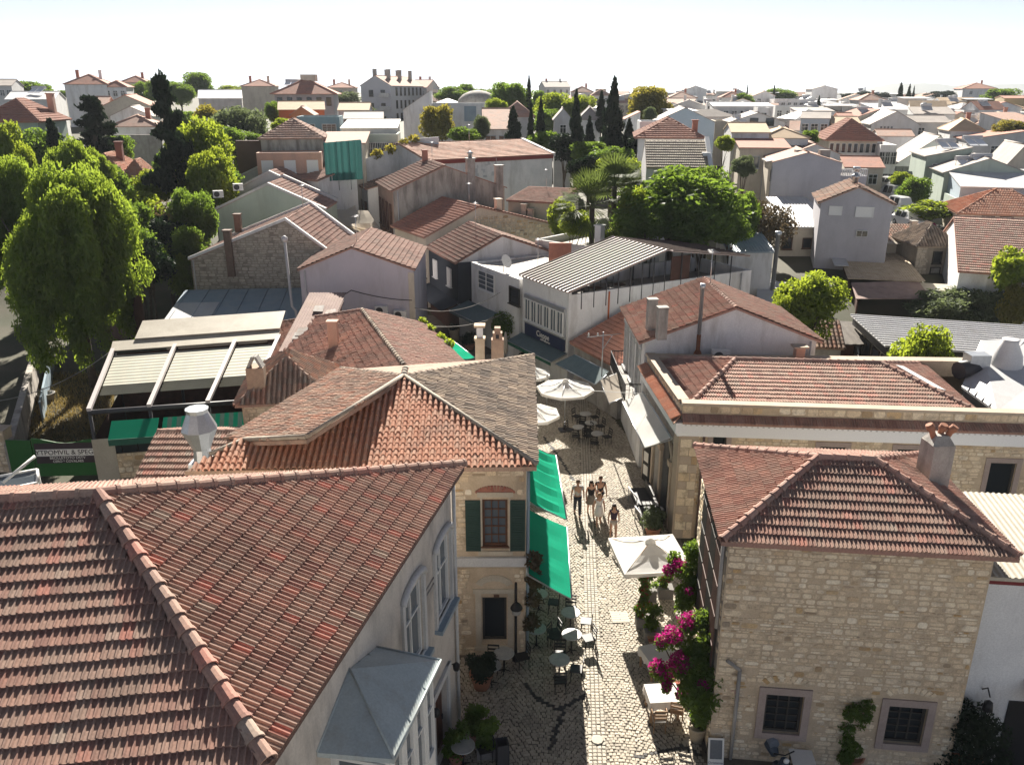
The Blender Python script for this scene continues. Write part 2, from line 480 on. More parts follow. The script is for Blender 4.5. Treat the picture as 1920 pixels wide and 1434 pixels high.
# ---------------------------------------------------------------- roof tiles, stones, windows, houses
def tpl_tile(kind, w, e):
    if kind == 'm':      # interlocking tile with two ribs
        pr = [(0, .042), (.09, .047), (.16, .006), (.42, .004), (.49, .042), (.59, .044), (.66, .004), (.93, .006), (1, .036)]; t = .05
    elif kind == 'c':    # the same, seen from far
        pr = [(0, .025), (.2, .003), (.5, .025), (.75, .003), (1, .025)]; t = .075
    elif kind == 'b':    # barrel tile
        pr = [(0, .005), (.13, .005), (.17, .055), (.3, .1), (.5, .118), (.7, .1), (.83, .055), (.87, .005), (1, .005)]; t = .012
    elif kind == 'o':    # narrow old barrel tile
        pr = [(0, .0), (.14, .0), (.16, .05), (.34, .085), (.66, .085), (.84, .05), (.86, 0), (1, .0)]; t = .028
    else:                # corrugated sheet 's'
        pr = [(0, .03), (.25, .0), (.5, .0), (.75, .03), (1, .03)]; t = .004
    n = len(pr)
    vs = [(x * w, -.03, z + t) for x, z in pr]
    tp = .88 if kind in 'bo' else 1.0
    vs += [(((x - .5) * tp + .5) * w, e + .015, z * (.93 if kind in 'bo' else 1)) for x, z in pr]
    vs += [(x * w, -.025, z - .012) for x, z in pr]
    fs = [(i, i + 1, n + i + 1, n + i) for i in range(n - 1)] + [(2 * n + i, 2 * n + i + 1, i + 1, i) for i in range(n - 1)]
    return vs, fs
TPL = {}
def frame3(P, nrm=None):
    n = newell(P)
    if n.z < 0: n = -n
    u = (P[1] - P[0]); u -= n * u.dot(n); u.normalize()
    v = n.cross(u)
    if v.z < 0: u, v = -u, -v
    return u, v, n
def tiles(par, pts, kind, m, w=.22, e=.33, n=0, seed=0, z0=.02, jit=.006, name='tile', drop=0, shift=True):
    rr = random.Random(seed)
    if kind == 's': jit = .0003
    P = [V(p) for p in pts]
    u, v, nr = frame3(P)
    O = P[0]
    uv = [((p - O).dot(u), (p - O).dot(v)) for p in P]
    x0, x1 = min(a for a, b in uv), max(a for a, b in uv)
    y0, y1 = min(b for a, b in uv), max(b for a, b in uv)
    key = (kind, w, e)
    if key not in TPL: TPL[key] = tpl_tile(*key)
    tv, tf = TPL[key]
    out = []
    for j in range(int((y1 - y0) / e) + 1):
        for i in range(int((x1 - x0) / w) + 1):
            x, y = x0 + i * w, y0 + j * e
            if not inpoly(uv, x + w / 2, y + e * .5): continue
            if drop and rr.random() < drop: continue
            a = rr.gauss(0, jit); b = rr.gauss(0, jit)
            if kind in 'mbo' and rr.random() < .025: a *= 5; b *= 3
            uu = (u + v * a + nr * b * .6).normalized(); vv = (v - u * a + nr * rr.gauss(0, jit)).normalized(); nn = uu.cross(vv)
            o = O + u * x + v * (y + rr.gauss(0, jit * .8)) + nr * (z0 + abs(rr.gauss(0, jit * .4)))
            out.append((o, uu, vv, nn))
    vis = sorted([k for k, q in enumerate(out) if inview(q[0])], key=lambda k: (out[k][0] - V((0, 0, CAMH))).length)[:n]
    ind = set(vis)
    if n:
        mk = key + (m.name,)
        if mk not in TPL:
            mb = MB(); mb.mesh(tv, tf)
            TPL[mk] = mb.data(name, m)
        off = worg(par)
        for k in vis:
            o, a, b, c = out[k]
            q = M(((a.x, b.x, c.x, o.x - off.x), (a.y, b.y, c.y, o.y - off.y), (a.z, b.z, c.z, o.z - off.z), (0, 0, 0, 1)))
            linkm(name, TPL[mk], par, q)
    ms = [((a.x, b.x, c.x, o.x), (a.y, b.y, c.y, o.y), (a.z, b.z, c.z, o.z), (0, 0, 0, 1)) for k, (o, a, b, c) in enumerate(out) if k not in ind]
    if ms: joined('tile_covering', tv, tf, ms, m, par, smooth=False, kind='stuff')
def cap_tpl(r, l):
    ang = [radians(q) for q in (-105, -75, -45, -15, 15, 45, 75, 105)]
    n = len(ang)
    vs = []
    for (rr, y) in ((r * .98, 0), (r * 1.16, 0), (r * 1.14, .07), (r, .075), (r * .88, l + .03)):
        vs += [(rr * sin(q), y, rr * cos(q) - .02) for q in ang]
    fs = [(k * n + i, k * n + i + 1, (k + 1) * n + i + 1, (k + 1) * n + i) for k in range(4) for i in range(n - 1)]
    return vs, fs
def caps(par, p, q, r=.13, m=None, l=.38, single=True, name='ridge_tile', jit=.012):
    """row of ridge tiles from the low end p to the high end q"""
    p, q = V(p), V(q)
    L = (q - p).length
    d = (q - p) / L
    s = d.cross(V((0, 0, 1))).normalized(); up = s.cross(d)
    n = max(1, round(L / l)); ll = L / n
    key = ('cap', r, round(ll, 2), m.name)
    if key not in TPL: TPL[key] = cap_tpl(r, ll)
    tv, tf = TPL[key]
    ms = []
    off = worg(par)
    for k in range(n):
        o = p + d * (k * ll)
        dd = (d + s * RN.gauss(0, jit) + up * RN.gauss(0, jit)).normalized(); ss = dd.cross(V((0, 0, 1))).normalized(); uu = ss.cross(dd)
        ms.append(((ss.x, dd.x, uu.x, o.x), (ss.y, dd.y, uu.y, o.y), (ss.z, dd.z, uu.z, o.z), (0, 0, 0, 1)))
    if single:
        mk = key + ('me',)
        if mk not in TPL: TPL[mk] = MB().mesh(tv, tf, 0, False).data(name, m)
        for a in ms:
            q4 = M(a)
            q4.translation -= off
            linkm(name, TPL[mk], par, q4)
    else: joined('ridge_tile_row', tv, tf, ms, m, par, kind='stuff')
STPL = []
def _stone_tpl():
    rr = random.Random(3)
    for k in range(14):
        n = rr.choice((7, 8, 9, 10))
        ex = rr.uniform(.35, .6)
        pts = []
        for i in range(n):
            q = 2 * pi * (i + rr.uniform(-.25, .25)) / n
            c, s = cos(q), sin(q)
            pts.append((.5 * math.copysign(abs(c) ** ex, c) * rr.uniform(.88, 1), .5 * math.copysign(abs(s) ** ex, s) * rr.uniform(.88, 1)))
        vs = [(x, 0, z) for x, z in pts] + [(x * .97, -.7, z * .96) for x, z in pts] + [(x * .86, -1, z * .84) for x, z in pts]
        fs = [(i, (i + 1) % n, n + (i + 1) % n, n + i) for i in range(n)] + [(n + i, n + (i + 1) % n, 2 * n + (i + 1) % n, 2 * n + i) for i in range(n)] + [tuple(range(2 * n, 3 * n))]
        STPL.append((vs, fs))
_stone_tpl()
def stones(par, o, ux, w, h, holes=(), m=None, n=0, seed=1, rows=(.1, .26), asp=(1.1, 2.8), gap=.02, dep=.03, clip=None, fill=.97, regular=0):
    """courses of rubble stones on the wall plane from o along ux (outward is ux turned clockwise)"""
    rr = random.Random(seed)
    o = V(o); u = V((ux[0], ux[1], 0)).normalized(); nr = V((u.y, -u.x, 0))
    z = 0.0
    L = []
    while z < h - .05:
        rh = rr.uniform(*rows)
        if z + rh > h: rh = h - z
        x = rr.uniform(-.1, .05)
        while x < w - .03:
            sw = min(rh * rr.uniform(*asp), .62)
            if x + sw > w - .02: sw = w - .02 - x
            hh = rh
            if sw > .06:
                a0, a1 = max(x, .02), x + sw
                parts = [(z, hh)]
                if not regular and rh > .19 and rr.random() < .35:
                    f = rr.uniform(.35, .65); parts = [(z, hh * f), (z + hh * f, hh * (1 - f))]
                for (zz, q) in parts:
                    cx, cz = (a0 + a1) / 2, zz + q / 2
                    if any(b0 - .02 < a1 and b1 + .02 > a0 and c0 - .02 < zz + q and c1 + .02 > zz for b0, b1, c0, c1 in holes): continue
                    if clip and not clip(cx, cz): continue
                    if rr.random() > fill: continue
                    L.append((cx, cz, max(.04, a1 - a0 - gap), max(.035, q - gap), rr.randrange(14), dep * rr.uniform(.4, 1.2), rr.gauss(0, .03)))
            x += sw
        z += rh
    off = worg(par)
    ang = atan2(u.y, u.x)
    def wp(q): return o + u * q[0] + V((0, 0, q[1]))
    vis = sorted([i for i, q in enumerate(L) if inview(wp(q))], key=lambda i: -L[i][2] * L[i][3])[:n]
    sel = set(vis)
    for i in vis:
        cx, cz, sw, sh, k, d, r = L[i]
        key = ('st', k, m.name)
        if key not in TPL: TPL[key] = MB().mesh(*STPL[k]).data('stone', m)
        ob = link('stone', TPL[key], par, wp(L[i]) - off + nr * -.004, None, (sw, d, sh))
        ob.rotation_euler = (0, r, ang)
    mb = MB()
    for i, (cx, cz, sw, sh, k, d, r) in enumerate(L):
        if i in sel: continue
        vs, fs = STPL[k]
        c = wp(L[i])
        mb.mesh([c + u * (x * sw) + V((0, 0, zz * sh)) + nr * (-y * d - .004) for x, y, zz in vs], fs)
    if mb.v: mb.build('stone_filling', m, par, kind='stuff')
WC = {}
def wmesh(w, h, style, fm, pm):
    key = (round(w, 2), round(h, 2), style, fm.name, pm.name)
    if key in WC: return WC[key]
    t = min(.07, w * .1)
    mb = MB()
    for sx in (-1, 1): mb.box((sx * (w / 2 - t / 2), -.035, h / 2), (t, .09, h))
    for zz in (t / 2, h - t / 2): mb.box((0, -.035, zz), (w - 2 * t, .09, t))
    iw, ih = w - 2 * t, h - 2 * t
    if style in 'cv': mb.box((0, -.03, h / 2), (t * .7, .06, ih))
    if style in 'ch': mb.box((0, -.028, h * .62), (iw, .055, t * .7))
    if style == 'g':
        for k in range(1, 3): mb.box((iw * (k / 3 - .5), -.03, h / 2), (.035, .05, ih))
        for k in range(1, 5): mb.box((0, -.028, t + ih * k / 5), (iw, .045, .035))
    if style == 'd':
        mb.box((0, -.03, h / 2), (t, .06, ih))
        for k in range(1, 4): mb.box((0, -.028, t + ih * k / 4), (iw, .045, .03))
    f = mb.data('window', fm)
    mb = MB()
    if style == 's':
        k = max(4, int(ih / .09))
        for i in range(k): mb.box((0, -.012 - .008 * (i % 2), t + ih * (i + .5) / k), (iw, .02, ih / k))
    else: mb.box((0, -.005, h / 2), (iw, .012, ih))
    p = mb.data('pane', pm)
    WC[key] = (f, p)
    return WC[key]
def win(par, p, w, h, ang, style='c', fm=None, pm=None, sill=True, sm_=None):
    fm = fm or WFRAME
    pm = pm or (SHUTW if style == 's' else GLASS)
    f, g = wmesh(w, h, style, fm, pm)
    off = worg(par)
    o = link('window', f, par, V(p) - off, (0, 0, ang))
    link('roller_shutter' if style == 's' else 'pane', g, o)
    if sill:
        key = ('sill', round(w, 2), (sm_ or fm).name)
        if key not in WC: WC[key] = MB().box((0, -.07, -.03), (w + .12, .2, .06)).data('sill', sm_ or fm)
        link('sill', WC[key], o)
    return o

class House:
    def __init__(s, name, label, P, Q, dep, base, kind, rise, wall, roof, cat='house', oh=.25, og=.15, tile=None, cap=True, ro=.5, group=None, par=.45, flatm=None, th=.1, hipf=1.0, capm=None, seed=0, capr=.11):
        P, Q = V(P), V(Q)
        s.ez = (P.z + Q.z) / 2
        s.P = V((P.x, P.y, 0)); Qf = V((Q.x, Q.y, 0))
        s.w = (Qf - s.P).length; s.u = (Qf - s.P) / s.w; s.d = V((-s.u.y, s.u.x, 0)); s.dep = dep; s.base = base
        s.root = thing(name, label, cat, s.L(s.w / 2, dep / 2, base), 0, group)
        s.org = {'f': (s.P, s.u, -s.d, s.w), 'r': (s.P + s.u * s.w, s.d, s.u, dep), 'l': (s.P + s.d * dep, -s.d, -s.u, dep), 'b': (s.P + s.u * s.w + s.d * dep, -s.u, s.d, s.w)}
        w, e, z0 = s.w, s.ez, base
        s.rise = rise; s.kind = kind
        L = s.L
        fr = [(0, 0, e), (w, 0, e)]; planes = []; lines = []
        mb = MB()
        def wl(a, b, top):   # a,b local (s,t); top list of local points from b back to a
            mb.face([L(a[0], a[1], z0), L(b[0], b[1], z0)] + [L(*q) for q in top])
        zr = e + rise
        if kind == 'gy':
            c = w * ro
            wl((0, 0), (w, 0), [(w, 0, e), (c, 0, zr), (0, 0, e)]); wl((w, 0), (w, dep), [(w, dep, e), (w, 0, e)])
            wl((w, dep), (0, dep), [(0, dep, e), (c, dep, zr), (w, dep, e)]); wl((0, dep), (0, 0), [(0, 0, e), (0, dep, e)])
            k1, k2 = rise / c, rise / (w - c)
            planes = [[(-oh, dep + og, e - oh * k1), (-oh, -og, e - oh * k1), (c, -og, zr), (c, dep + og, zr)], [(w + oh, -og, e - oh * k2), (w + oh, dep + og, e - oh * k2), (c, dep + og, zr), (c, -og, zr)]]
            lines = [((c, -og, zr), (c, dep + og, zr))]
        elif kind == 'gx':
            c = dep * ro
            wl((0, 0), (w, 0), [(w, 0, e), (0, 0, e)]); wl((w, 0), (w, dep), [(w, dep, e), (w, c, zr), (w, 0, e)])
            wl((w, dep), (0, dep), [(0, dep, e), (w, dep, e)]); wl((0, dep), (0, 0), [(0, 0, e), (0, c, zr), (0, dep, e)])
            k1, k2 = rise / c, rise / (dep - c)
            planes = [[(-og, -oh, e - oh * k1), (w + og, -oh, e - oh * k1), (w + og, c, zr), (-og, c, zr)], [(w + og, dep + oh, e - oh * k2), (-og, dep + oh, e - oh * k2), (-og, c, zr), (w + og, c, zr)]]
            lines = [((-og, c, zr), (w + og, c, zr))]
        elif kind == 'hip':
            for a, b in (((0, 0), (w, 0)), ((w, 0), (w, dep)), ((w, dep), (0, dep)), ((0, dep), (0, 0))): wl(a, b, [(b[0], b[1], e), (a[0], a[1], e)])
            if w >= dep: h = dep / 2 * hipf; r1, r2 = (h, dep / 2, zr), (w - h, dep / 2, zr)
            else: h = w / 2 * hipf; r1, r2 = (w / 2, h, zr), (w / 2, dep - h, zr)
            o2 = oh; ee = e - oh * rise / (min(w, dep) / 2)
            A, B, C, D = (-o2, -o2, ee), (w + o2, -o2, ee), (w + o2, dep + o2, ee), (-o2, dep + o2, ee)
            if w >= dep: planes = [[A, B, r2, r1], [B, C, r2], [C, D, r1, r2], [D, A, r1]]; lines = [(r1, r2), (A, r1), (B, r2), (C, r2), (D, r1)]
            else: planes = [[A, B, r1], [B, C, r2, r1], [C, D, r2], [D, A, r1, r2]]; lines = [(r1, r2), (A, r1), (B, r1), (C, r2), (D, r2)]
        elif kind in ('mb', 'ml', 'mr'):
            H = {'mb': (e, e, zr, zr), 'ml': (zr, e, e, zr), 'mr': (e, zr, zr, e)}[kind]
            cr = [(0, 0), (w, 0), (w, dep), (0, dep)]
            for i in range(4):
                a, b = cr[i], cr[(i + 1) % 4]
                wl(a, b, [(b[0], b[1], H[(i + 1) % 4]), (a[0], a[1], H[i])])
            k = rise / (dep if kind == 'mb' else w)
            if kind == 'mb': planes = [[(-og, -oh, e - oh * k), (w + og, -oh, e - oh * k), (w + og, dep, zr), (-og, dep, zr)]]
            if kind == 'mr': planes = [[(-oh, dep + og, e - oh * k), (-oh, -og, e - oh * k), (w, -og, zr), (w, dep + og, zr)]]
            if kind == 'ml': planes = [[(w + oh, -og, e - oh * k), (w + oh, dep + og, e - oh * k), (0, dep + og, zr), (0, -og, zr)]]
        else:  # flat roof behind a parapet
            t = .22
            cr = [(0, 0), (w, 0), (w, dep), (0, dep)]; ci = [(t, t), (w - t, t), (w - t, dep - t), (t, dep - t)]
            for i in range(4):
                a, b = cr[i], cr[(i + 1) % 4]; c, d_ = ci[i], ci[(i + 1) % 4]
                wl(a, b, [(b[0], b[1], e), (a[0], a[1], e)])
                mb.face([L(*a, e), L(*b, e), L(*d_, e), L(*c, e)])
                mb.face([L(*d_, e - par - .05), L(*c, e - par - .05), L(*c, e), L(*d_, e)])
            planes = []
            MB().slab([L(*q, e - par) for q in ci], .1).build('roof', flatm or roof, s.root)
        mb.build('wall', wall, s.root)
        if planes:
            mr = MB()
            for p in planes: mr.slab([L(*q) for q in p], th)
            s.roof = mr.build('roof', roof, s.root)
            if tile:
                for i, p in enumerate(planes):
                    pp = [L(*q) for q in p]
                    u, v, nr = frame3(pp)
                    if nr.dot(V((0, 0, CAMH)) - pp[0]) < 0: continue
                    kd, tw, te, tn = tile
                    tiles(s.roof, pp, kd, capm or roof, tw, te, tn, seed=i + seed)
                if cap:
                    for a, b in lines: caps(s.roof, L(*a), L(*b), capr, capm or roof, single=False)
            elif cap and kind != 'mb':
                mr = MB()
                for a, b in lines: mr.tube([L(*a), L(*b)], .1, 5)
                if mr.v: mr.build('ridge', roof, s.root)
        s.planes = planes
    def L(s, a, b, z):
        q = s.P + s.u * a + s.d * b
        return V((q.x, q.y, z))
    def pt(s, f, a, z, out=0):
        o, u, n, w = s.org[f]
        q = o + u * a + n * out
        return V((q.x, q.y, z))
    def at(s, f, px, py):
        o, u, n, w = s.org[f]
        r = ray(px, py); c = V((0, 0, CAMH))
        t = (V((o.x, o.y, 0)) - c).dot(n) / r.dot(n)
        q = c + r * t
        return (q - o).dot(u), q.z
    def ang(s, f):
        n = s.org[f][2]
        return atan2(n.x, -n.y)
    def win(s, f, a, z, w, h, style='c', fm=None, pm=None, sill=True, out=.03):
        return win(s.root, s.pt(f, a, z, out), w, h, s.ang(f), style, fm, pm, sill)
    def winpx(s, f, x0, y0, x1, y1, style='c', fm=None, pm=None, sill=True):
        a0, z1 = s.at(f, x0, y0); a1, z0 = s.at(f, x1, y1)
        if a1 < a0: a0, a1 = a1, a0
        return s.win(f, (a0 + a1) / 2, z0, round(max(.3, a1 - a0), 1), round(max(.3, z1 - z0), 1), style, fm, pm, sill)
    def grid(s, f, nx, rows, w=.9, h=1.2, style='c', fm=None, pm=None, skip=(), top=.9, step=2.9, m0=.0):
        W_ = s.org[f][3]
        k = 0
        for r in range(rows):
            z = s.ez - top - h - r * step
            if z < s.base - .3: break
            for i in range(nx):
                k += 1
                if k in skip: continue
                s.win(f, m0 + (W_ - 2 * m0) * (i + .5) / nx, z, w, h, style, fm, pm, sill=False)
    def chim(s, a, b, z0, z1, w=.5, m=None, capm=None):
        q = s.L(a, b, 0)
        rz = atan2(s.u.y, s.u.x)
        mb = MB().box((q.x, q.y, (z0 + z1) / 2), (w, w, z1 - z0), rz).box((q.x, q.y, z1 + .05), (w * 1.25, w * 1.25, .1), rz)
        return mb.build('chimney', m or REDBR, s.root)

def chimney_stack(par, p, h, w, m, rz=0, pots=True, d=None):
    d = d or w
    x, y, z = p
    mb = MB().box((x, y, z + h / 2), (w, d, h), rz).box((x, y, z + h + .04), (w * 1.2, d * 1.2, .08), rz)
    return mb.build('chimney', m, par)
def ac_unit(label, p, ang):
    o = thing('air_conditioner', label, 'air conditioner', p, ang)
    MB().box((0, -.2, .3), (.85, .34, .6)).build('casing', WFRAME, o, world=False)
    MB().lathe([(.24, 0), (.24, .02), (.2, .025)], n=16).build('fan_grille', METALD, o, world=False)
    g = o.children[-1]; g.rotation_euler = (pi / 2, 0, 0); g.location = (-.12, -.37, .3)
    mb = MB()
    for sx in (-.3, .3): mb.box((sx, -.18, -.02), (.05, .36, .05))
    mb.build('bracket', METALD, o, world=False)
    return o
def dish(label, p, rz, r=.45):
    o = thing('satellite_dish', label, 'satellite dish', p, rz)
    mb = MB().lathe([(.03, 0), (r * .5, .04), (r * .85, .12), (r, .2)], n=14)
    q = mb.build('reflector', WFRAME, o, world=False)
    q.location = (0, -.1, .75); q.rotation_euler = (radians(65), 0, 0)
    MB().tube([(0, 0, 0), (0, 0, .8)], .03).tube([(0, -.1, .6), (0, -.55, .85)], .015).build('mast', METALG, o, world=False)
    return o
# ---------------------------------------------------------------- ground, street
def T(x, y):
    z = interp(y, [-60, 66, 85, 105, 200, 400, 900, 2500, 9000], [0, 0, 1.4, 3, 8, 11.5, 13, 13, 8])
    z += 3.2 * sm((-8 - x) / 12) * sm((y - 62) / 22) + 2.4 * sm((x - 12) / 12) * sm((y - 56) / 14) * (1 - sm((y - 130) / 70))
    return z
xs = [-7000, -3500, -1800, -900, -500, -300] + list(range(-200, -39, 20)) + list(range(-36, 37, 4)) + list(range(40, 201, 20)) + [300, 500, 900, 1800, 3500, 7000]
ys = [-60, -20, 0, 10, 20, 30, 40, 50] + list(range(54, 110, 4)) + list(range(112, 240, 16)) + [260, 320, 400, 500, 650, 900, 1300, 2000, 2500, 4000, 6500, 9000]
gv = [(x, y, T(x, y) - .03) for y in ys for x in xs]
gn = len(xs)
gf = np.array([(j * gn + i, j * gn + i + 1, (j + 1) * gn + i + 1, (j + 1) * gn + i) for j in range(len(ys) - 1) for i in range(gn - 1)])
quadmesh('ground', np.array(gv), gf, EARTH, None, True, kind='structure')
mb = MB()
mb.face([(-6, 8, 0), (14, 8, 0), (14, 19, 0), (7.2, 24.5, 0), (7.2, 38, 0), (5.5, 47, 0), (4, 50.5, 0), (-2, 62, 0), (-8, 72, .2), (-14, 72, .2), (-7, 58, 0), (-3, 48, 0), (-1, 36, 0), (.2, 24, 0), (-6, 22, 0)])
street = mb.build('street', JOINT, None, kind='structure')
MB().face([(-30, -45, -.004), (40, -45, -.004), (40, 8, -.004), (-30, 8, -.004)]).face([(14, 8, -.004), (30, 8, -.004), (30, 17.5, -.004), (14, 17.5, -.004)]).build('square', COBBLE_L, None, kind='structure')  # unseen pale paving behind the camera, added to bounce sunlight onto the facades
# cobbles in curved courses, with a straight band down the middle
def bandx(y): return 2.42 + .068 * (y - 18.4)
dark_lines = [[G(985, 1283), G(1010, 1312), G(1048, 1330), G(1068, 1318), G(1105, 1300)], [G(1057, 1330), G(1040, 1375), G(1032, 1405)], [G(1020, 820), G(1050, 860), G(1075, 900)], [G(1350, 1434), G(1280, 1400), G(1190, 1420)]]
def near_line(p, d):
    for ln in dark_lines:
        for a, b in zip(ln, ln[1:]):
            ab = b - a
            t = min(1, max(0, (p - a).dot(ab) / ab.length_squared))
            if (a + ab * t - p).length < d: return True
    return False
tv = [(-.5, -.5, 0), (.5, -.5, 0), (.5, .5, 0), (-.5, .5, 0), (-.47, -.47, .8), (.47, -.47, .8), (.47, .47, .8), (-.47, .47, .8), (-.36, -.36, 1), (.36, -.36, 1), (.36, .36, 1), (-.36, .36, 1)]
tf = [(8, 9, 10, 11)] + [(i, (i + 1) % 4, 4 + (i + 1) % 4, 4 + i) for i in range(4)] + [(4 + i, 4 + (i + 1) % 4, 8 + (i + 1) % 4, 8 + i) for i in range(4)]
cob = {0: [], 1: [], 2: []}
rr = random.Random(5)
def cobble(k, x, y, a, s1, s2):
    p = V((x, y, 0))
    if k == 0 and near_line(p, .07): k = 2
    h = rr.uniform(.014, .026)
    tx, ty = rr.gauss(0, .05), rr.gauss(0, .05)
    ca, sa = cos(a), sin(a)
    cob[k].append(((ca * s1, -sa * s2, 0, x), (sa * s1, ca * s2, 0, y), (tx * s1, ty * s2, h, .002), (0, 0, 0, 1)))
S = .118
xa, xb = -4.5, 6.9
SP = [(-6, 8), (14, 8), (14, 19), (7.2, 24.5), (7.2, 38), (5.5, 47), (4, 50.5), (-1, 60), (-4, 56), (-2, 46), (-.2, 37), (.2, 24), (-6, 22)]
WC_ = 2.13
for c in range(int((xb - xa) / WC_) + 2):
    for j in range(int(44 / S)):
        for i in range(18):
            t = (i + (.25 if j % 2 else .75) + rr.uniform(-.15, .15)) / 18 - .5
            lx = xa + (c + .5 + t) * WC_
            y = 13.5 + j * S + .22 * (1 - (2 * t) ** 2) + rr.gauss(0, .012)
            x = lx + .068 * (y - 18.4) + rr.gauss(0, .006)
            if abs(x - bandx(y)) < .27 or not inpoly(SP, x, y): continue
            if (y < 36 and x < (-1.75 if y < 23.2 else .55)) or x > (5.5 if y < 24.2 else 6.75): continue
            a = math.atan(-8 * .22 * t / WC_)
            cobble(0, x, y, a + rr.gauss(0, .06), S * rr.uniform(.78, .92), S * rr.uniform(.8, .92))
y = 13.5
while y < 52:
    for q in (-.2, -.067, .067, .2):
        cobble(1, bandx(y) + q, y + rr.gauss(0, .006), .068 + rr.gauss(0, .03), .108 + rr.gauss(0, .006), .12)
    y += .142
for k, m in ((0, COBBLE), (1, COBBLE_L), (2, COBBLE_D)):
    joined(('cobbles', 'pale_cobble_band', 'dark_cobble_line')[k], tv, tf, cob[k], m, street, kind='stuff')
p = G(1162, 1158)
mb = MB().box((p.x, p.y, .03), (.62, .66, .03), .05)
o = mb.build('drain_cover', COBBLE_L, street)
mb = MB().box((p.x + .02, p.y + .16, .047), (.05, .05, .006)).box((p.x, p.y - .14, .047), (.05, .08, .006))
for k in range(5): mb.box((p.x, p.y - .26 + k * .13, .0462), (.56, .012, .004), .05)
mb.build('slot', BLACK, o)
p = G(1120, 1388)
MB().lathe([(.19, 0), (.19, .03), (.16, .034)], (p.x, p.y, .01), 8).build('drain_cover', COBBLE_L, street)

# ---------------------------------------------------------------- big white plaster house under the camera
def wallh(mb, o, u, w, z0, z1, holes, dep=.22, m=0):
    """wall sheet from o along u with recessed openings"""
    o = V(o); u = V((u[0], u[1], 0)).normalized(); n = V((u.y, -u.x, 0))
    X = sorted({0, w} | {h[0] for h in holes} | {h[1] for h in holes}); Z = sorted({z0, z1} | {h[2] for h in holes} | {h[3] for h in holes})
    P = lambda a, z, q=0: (o.x + u.x * a - n.x * q, o.y + u.y * a - n.y * q, z)
    for i in range(len(X) - 1):
        for j in range(len(Z) - 1):
            cx, cz = (X[i] + X[i + 1]) / 2, (Z[j] + Z[j + 1]) / 2
            if any(h[0] < cx < h[1] and h[2] < cz < h[3] for h in holes): continue
            mb.face([P(X[i], Z[j]), P(X[i + 1], Z[j]), P(X[i + 1], Z[j + 1]), P(X[i], Z[j + 1])], m)
    for a, b, c, d in holes:
        mb.face([P(a, c), P(a, c, dep), P(a, d, dep), P(a, d)], m); mb.face([P(b, d), P(b, d, dep), P(b, c, dep), P(b, c)], m)
        mb.face([P(a, d), P(a, d, dep), P(b, d, dep), P(b, d)], m); mb.face([P(a, c, dep), P(a, c), P(b, c), P(b, c, dep)], m)
        mb.face([P(a, c, dep), P(b, c, dep), P(b, d, dep), P(a, d, dep)], m)
class Fac:
    def __init__(s, root, a, b):
        s.root = root; s.o = V((a[0], a[1], 0)); d = V((b[0] - a[0], b[1] - a[1], 0)); s.w = d.length; s.u = d / s.w; s.n = V((s.u.y, -s.u.x, 0)); s.a = atan2(s.n.x, -s.n.y)
    def pt(s, a, z, out=0):
        q = s.o + s.u * a + s.n * out
        return V((q.x, q.y, z))
    def box(s, mb, a0, a1, z0, z1, o0, o1, m=0):
        return mb.obox(s.pt(a0, z0, o0), s.u * (a1 - a0), s.n * (o1 - o0), V((0, 0, z1 - z0)), m)
    def win(s, a, z, w, h, style='c', fm=None, pm=None, sill=True, out=-.18):
        return win(s.root, s.pt(a, z, out), w, h, s.a, style, fm, pm, sill)

A = thing('white_plaster_house', 'old white plaster house with big red tiled hip roof and zinc topped bay window', 'house', (-9, 14, 0))
df = V((.989, .148, 0))
C1, C2, AP = V((-3.64, 9.79, 8.5)), V((-1.29, 20.3, 8.5)), G(185, 928, 10.7)
RL, FLe, BLe = AP - df * 10, C1 - df * 14, V((-17.2, 18.45, 8.5))
mb = MB()
mb.slab([FLe, C1, AP, RL], .12).slab([C1, C2, AP], .12).slab([C2, BLe, RL, AP], .12)
ar = mb.build('roof', TERRA_B, A)
UP = V((0, 0, .0))
tiles(ar, [FLe, C1, AP, RL], 'm', TERRA, n=170, seed=1)
tiles(ar, [C1, C2, AP], 'm', TERRA, n=130, seed=2)
tiles(ar, [C2, BLe, RL, AP], 'm', TERRA, n=0, seed=3)
lf = V((0, 0, .06))
caps(ar, C1 + lf, AP + lf, .14, TERRA); caps(ar, C2 + lf, AP + lf, .13, TERRA); caps(ar, RL + lf, AP + lf, .13, TERRA)
dn = (C2 - C1).normalized(); nn = V((-dn.y, dn.x, 0))
W1, W2 = C1 + nn * .35, C2 + nn * .35 - dn * .1
FA = Fac(A, W1, W2)
mb = MB()
holes = [(6.65, 7.95, 4.6, 6.75), (9.05, 10.3, 4.55, 6.7), (8.5, 9.7, 0.05, 2.5)]
wallh(mb, W1, FA.u, FA.w, 0, 8.42, holes, .24)
WL1, WL2 = FLe + V((0, .4, 0)), BLe - V((0, .4, 0))
for a, b in ((WL1, W1), (W2, WL2)): mb.face([(a.x, a.y, 0), (b.x, b.y, 0), (b.x, b.y, 8.42), (a.x, a.y, 8.42)])
mb.build('wall', APLAST, A)
mb = MB(); mb.obox(C1 + V((0, 0, -.16)), C2 - C1, nn * .05, (0, 0, .15)); mb.build('eave_board', BROWNP, A)
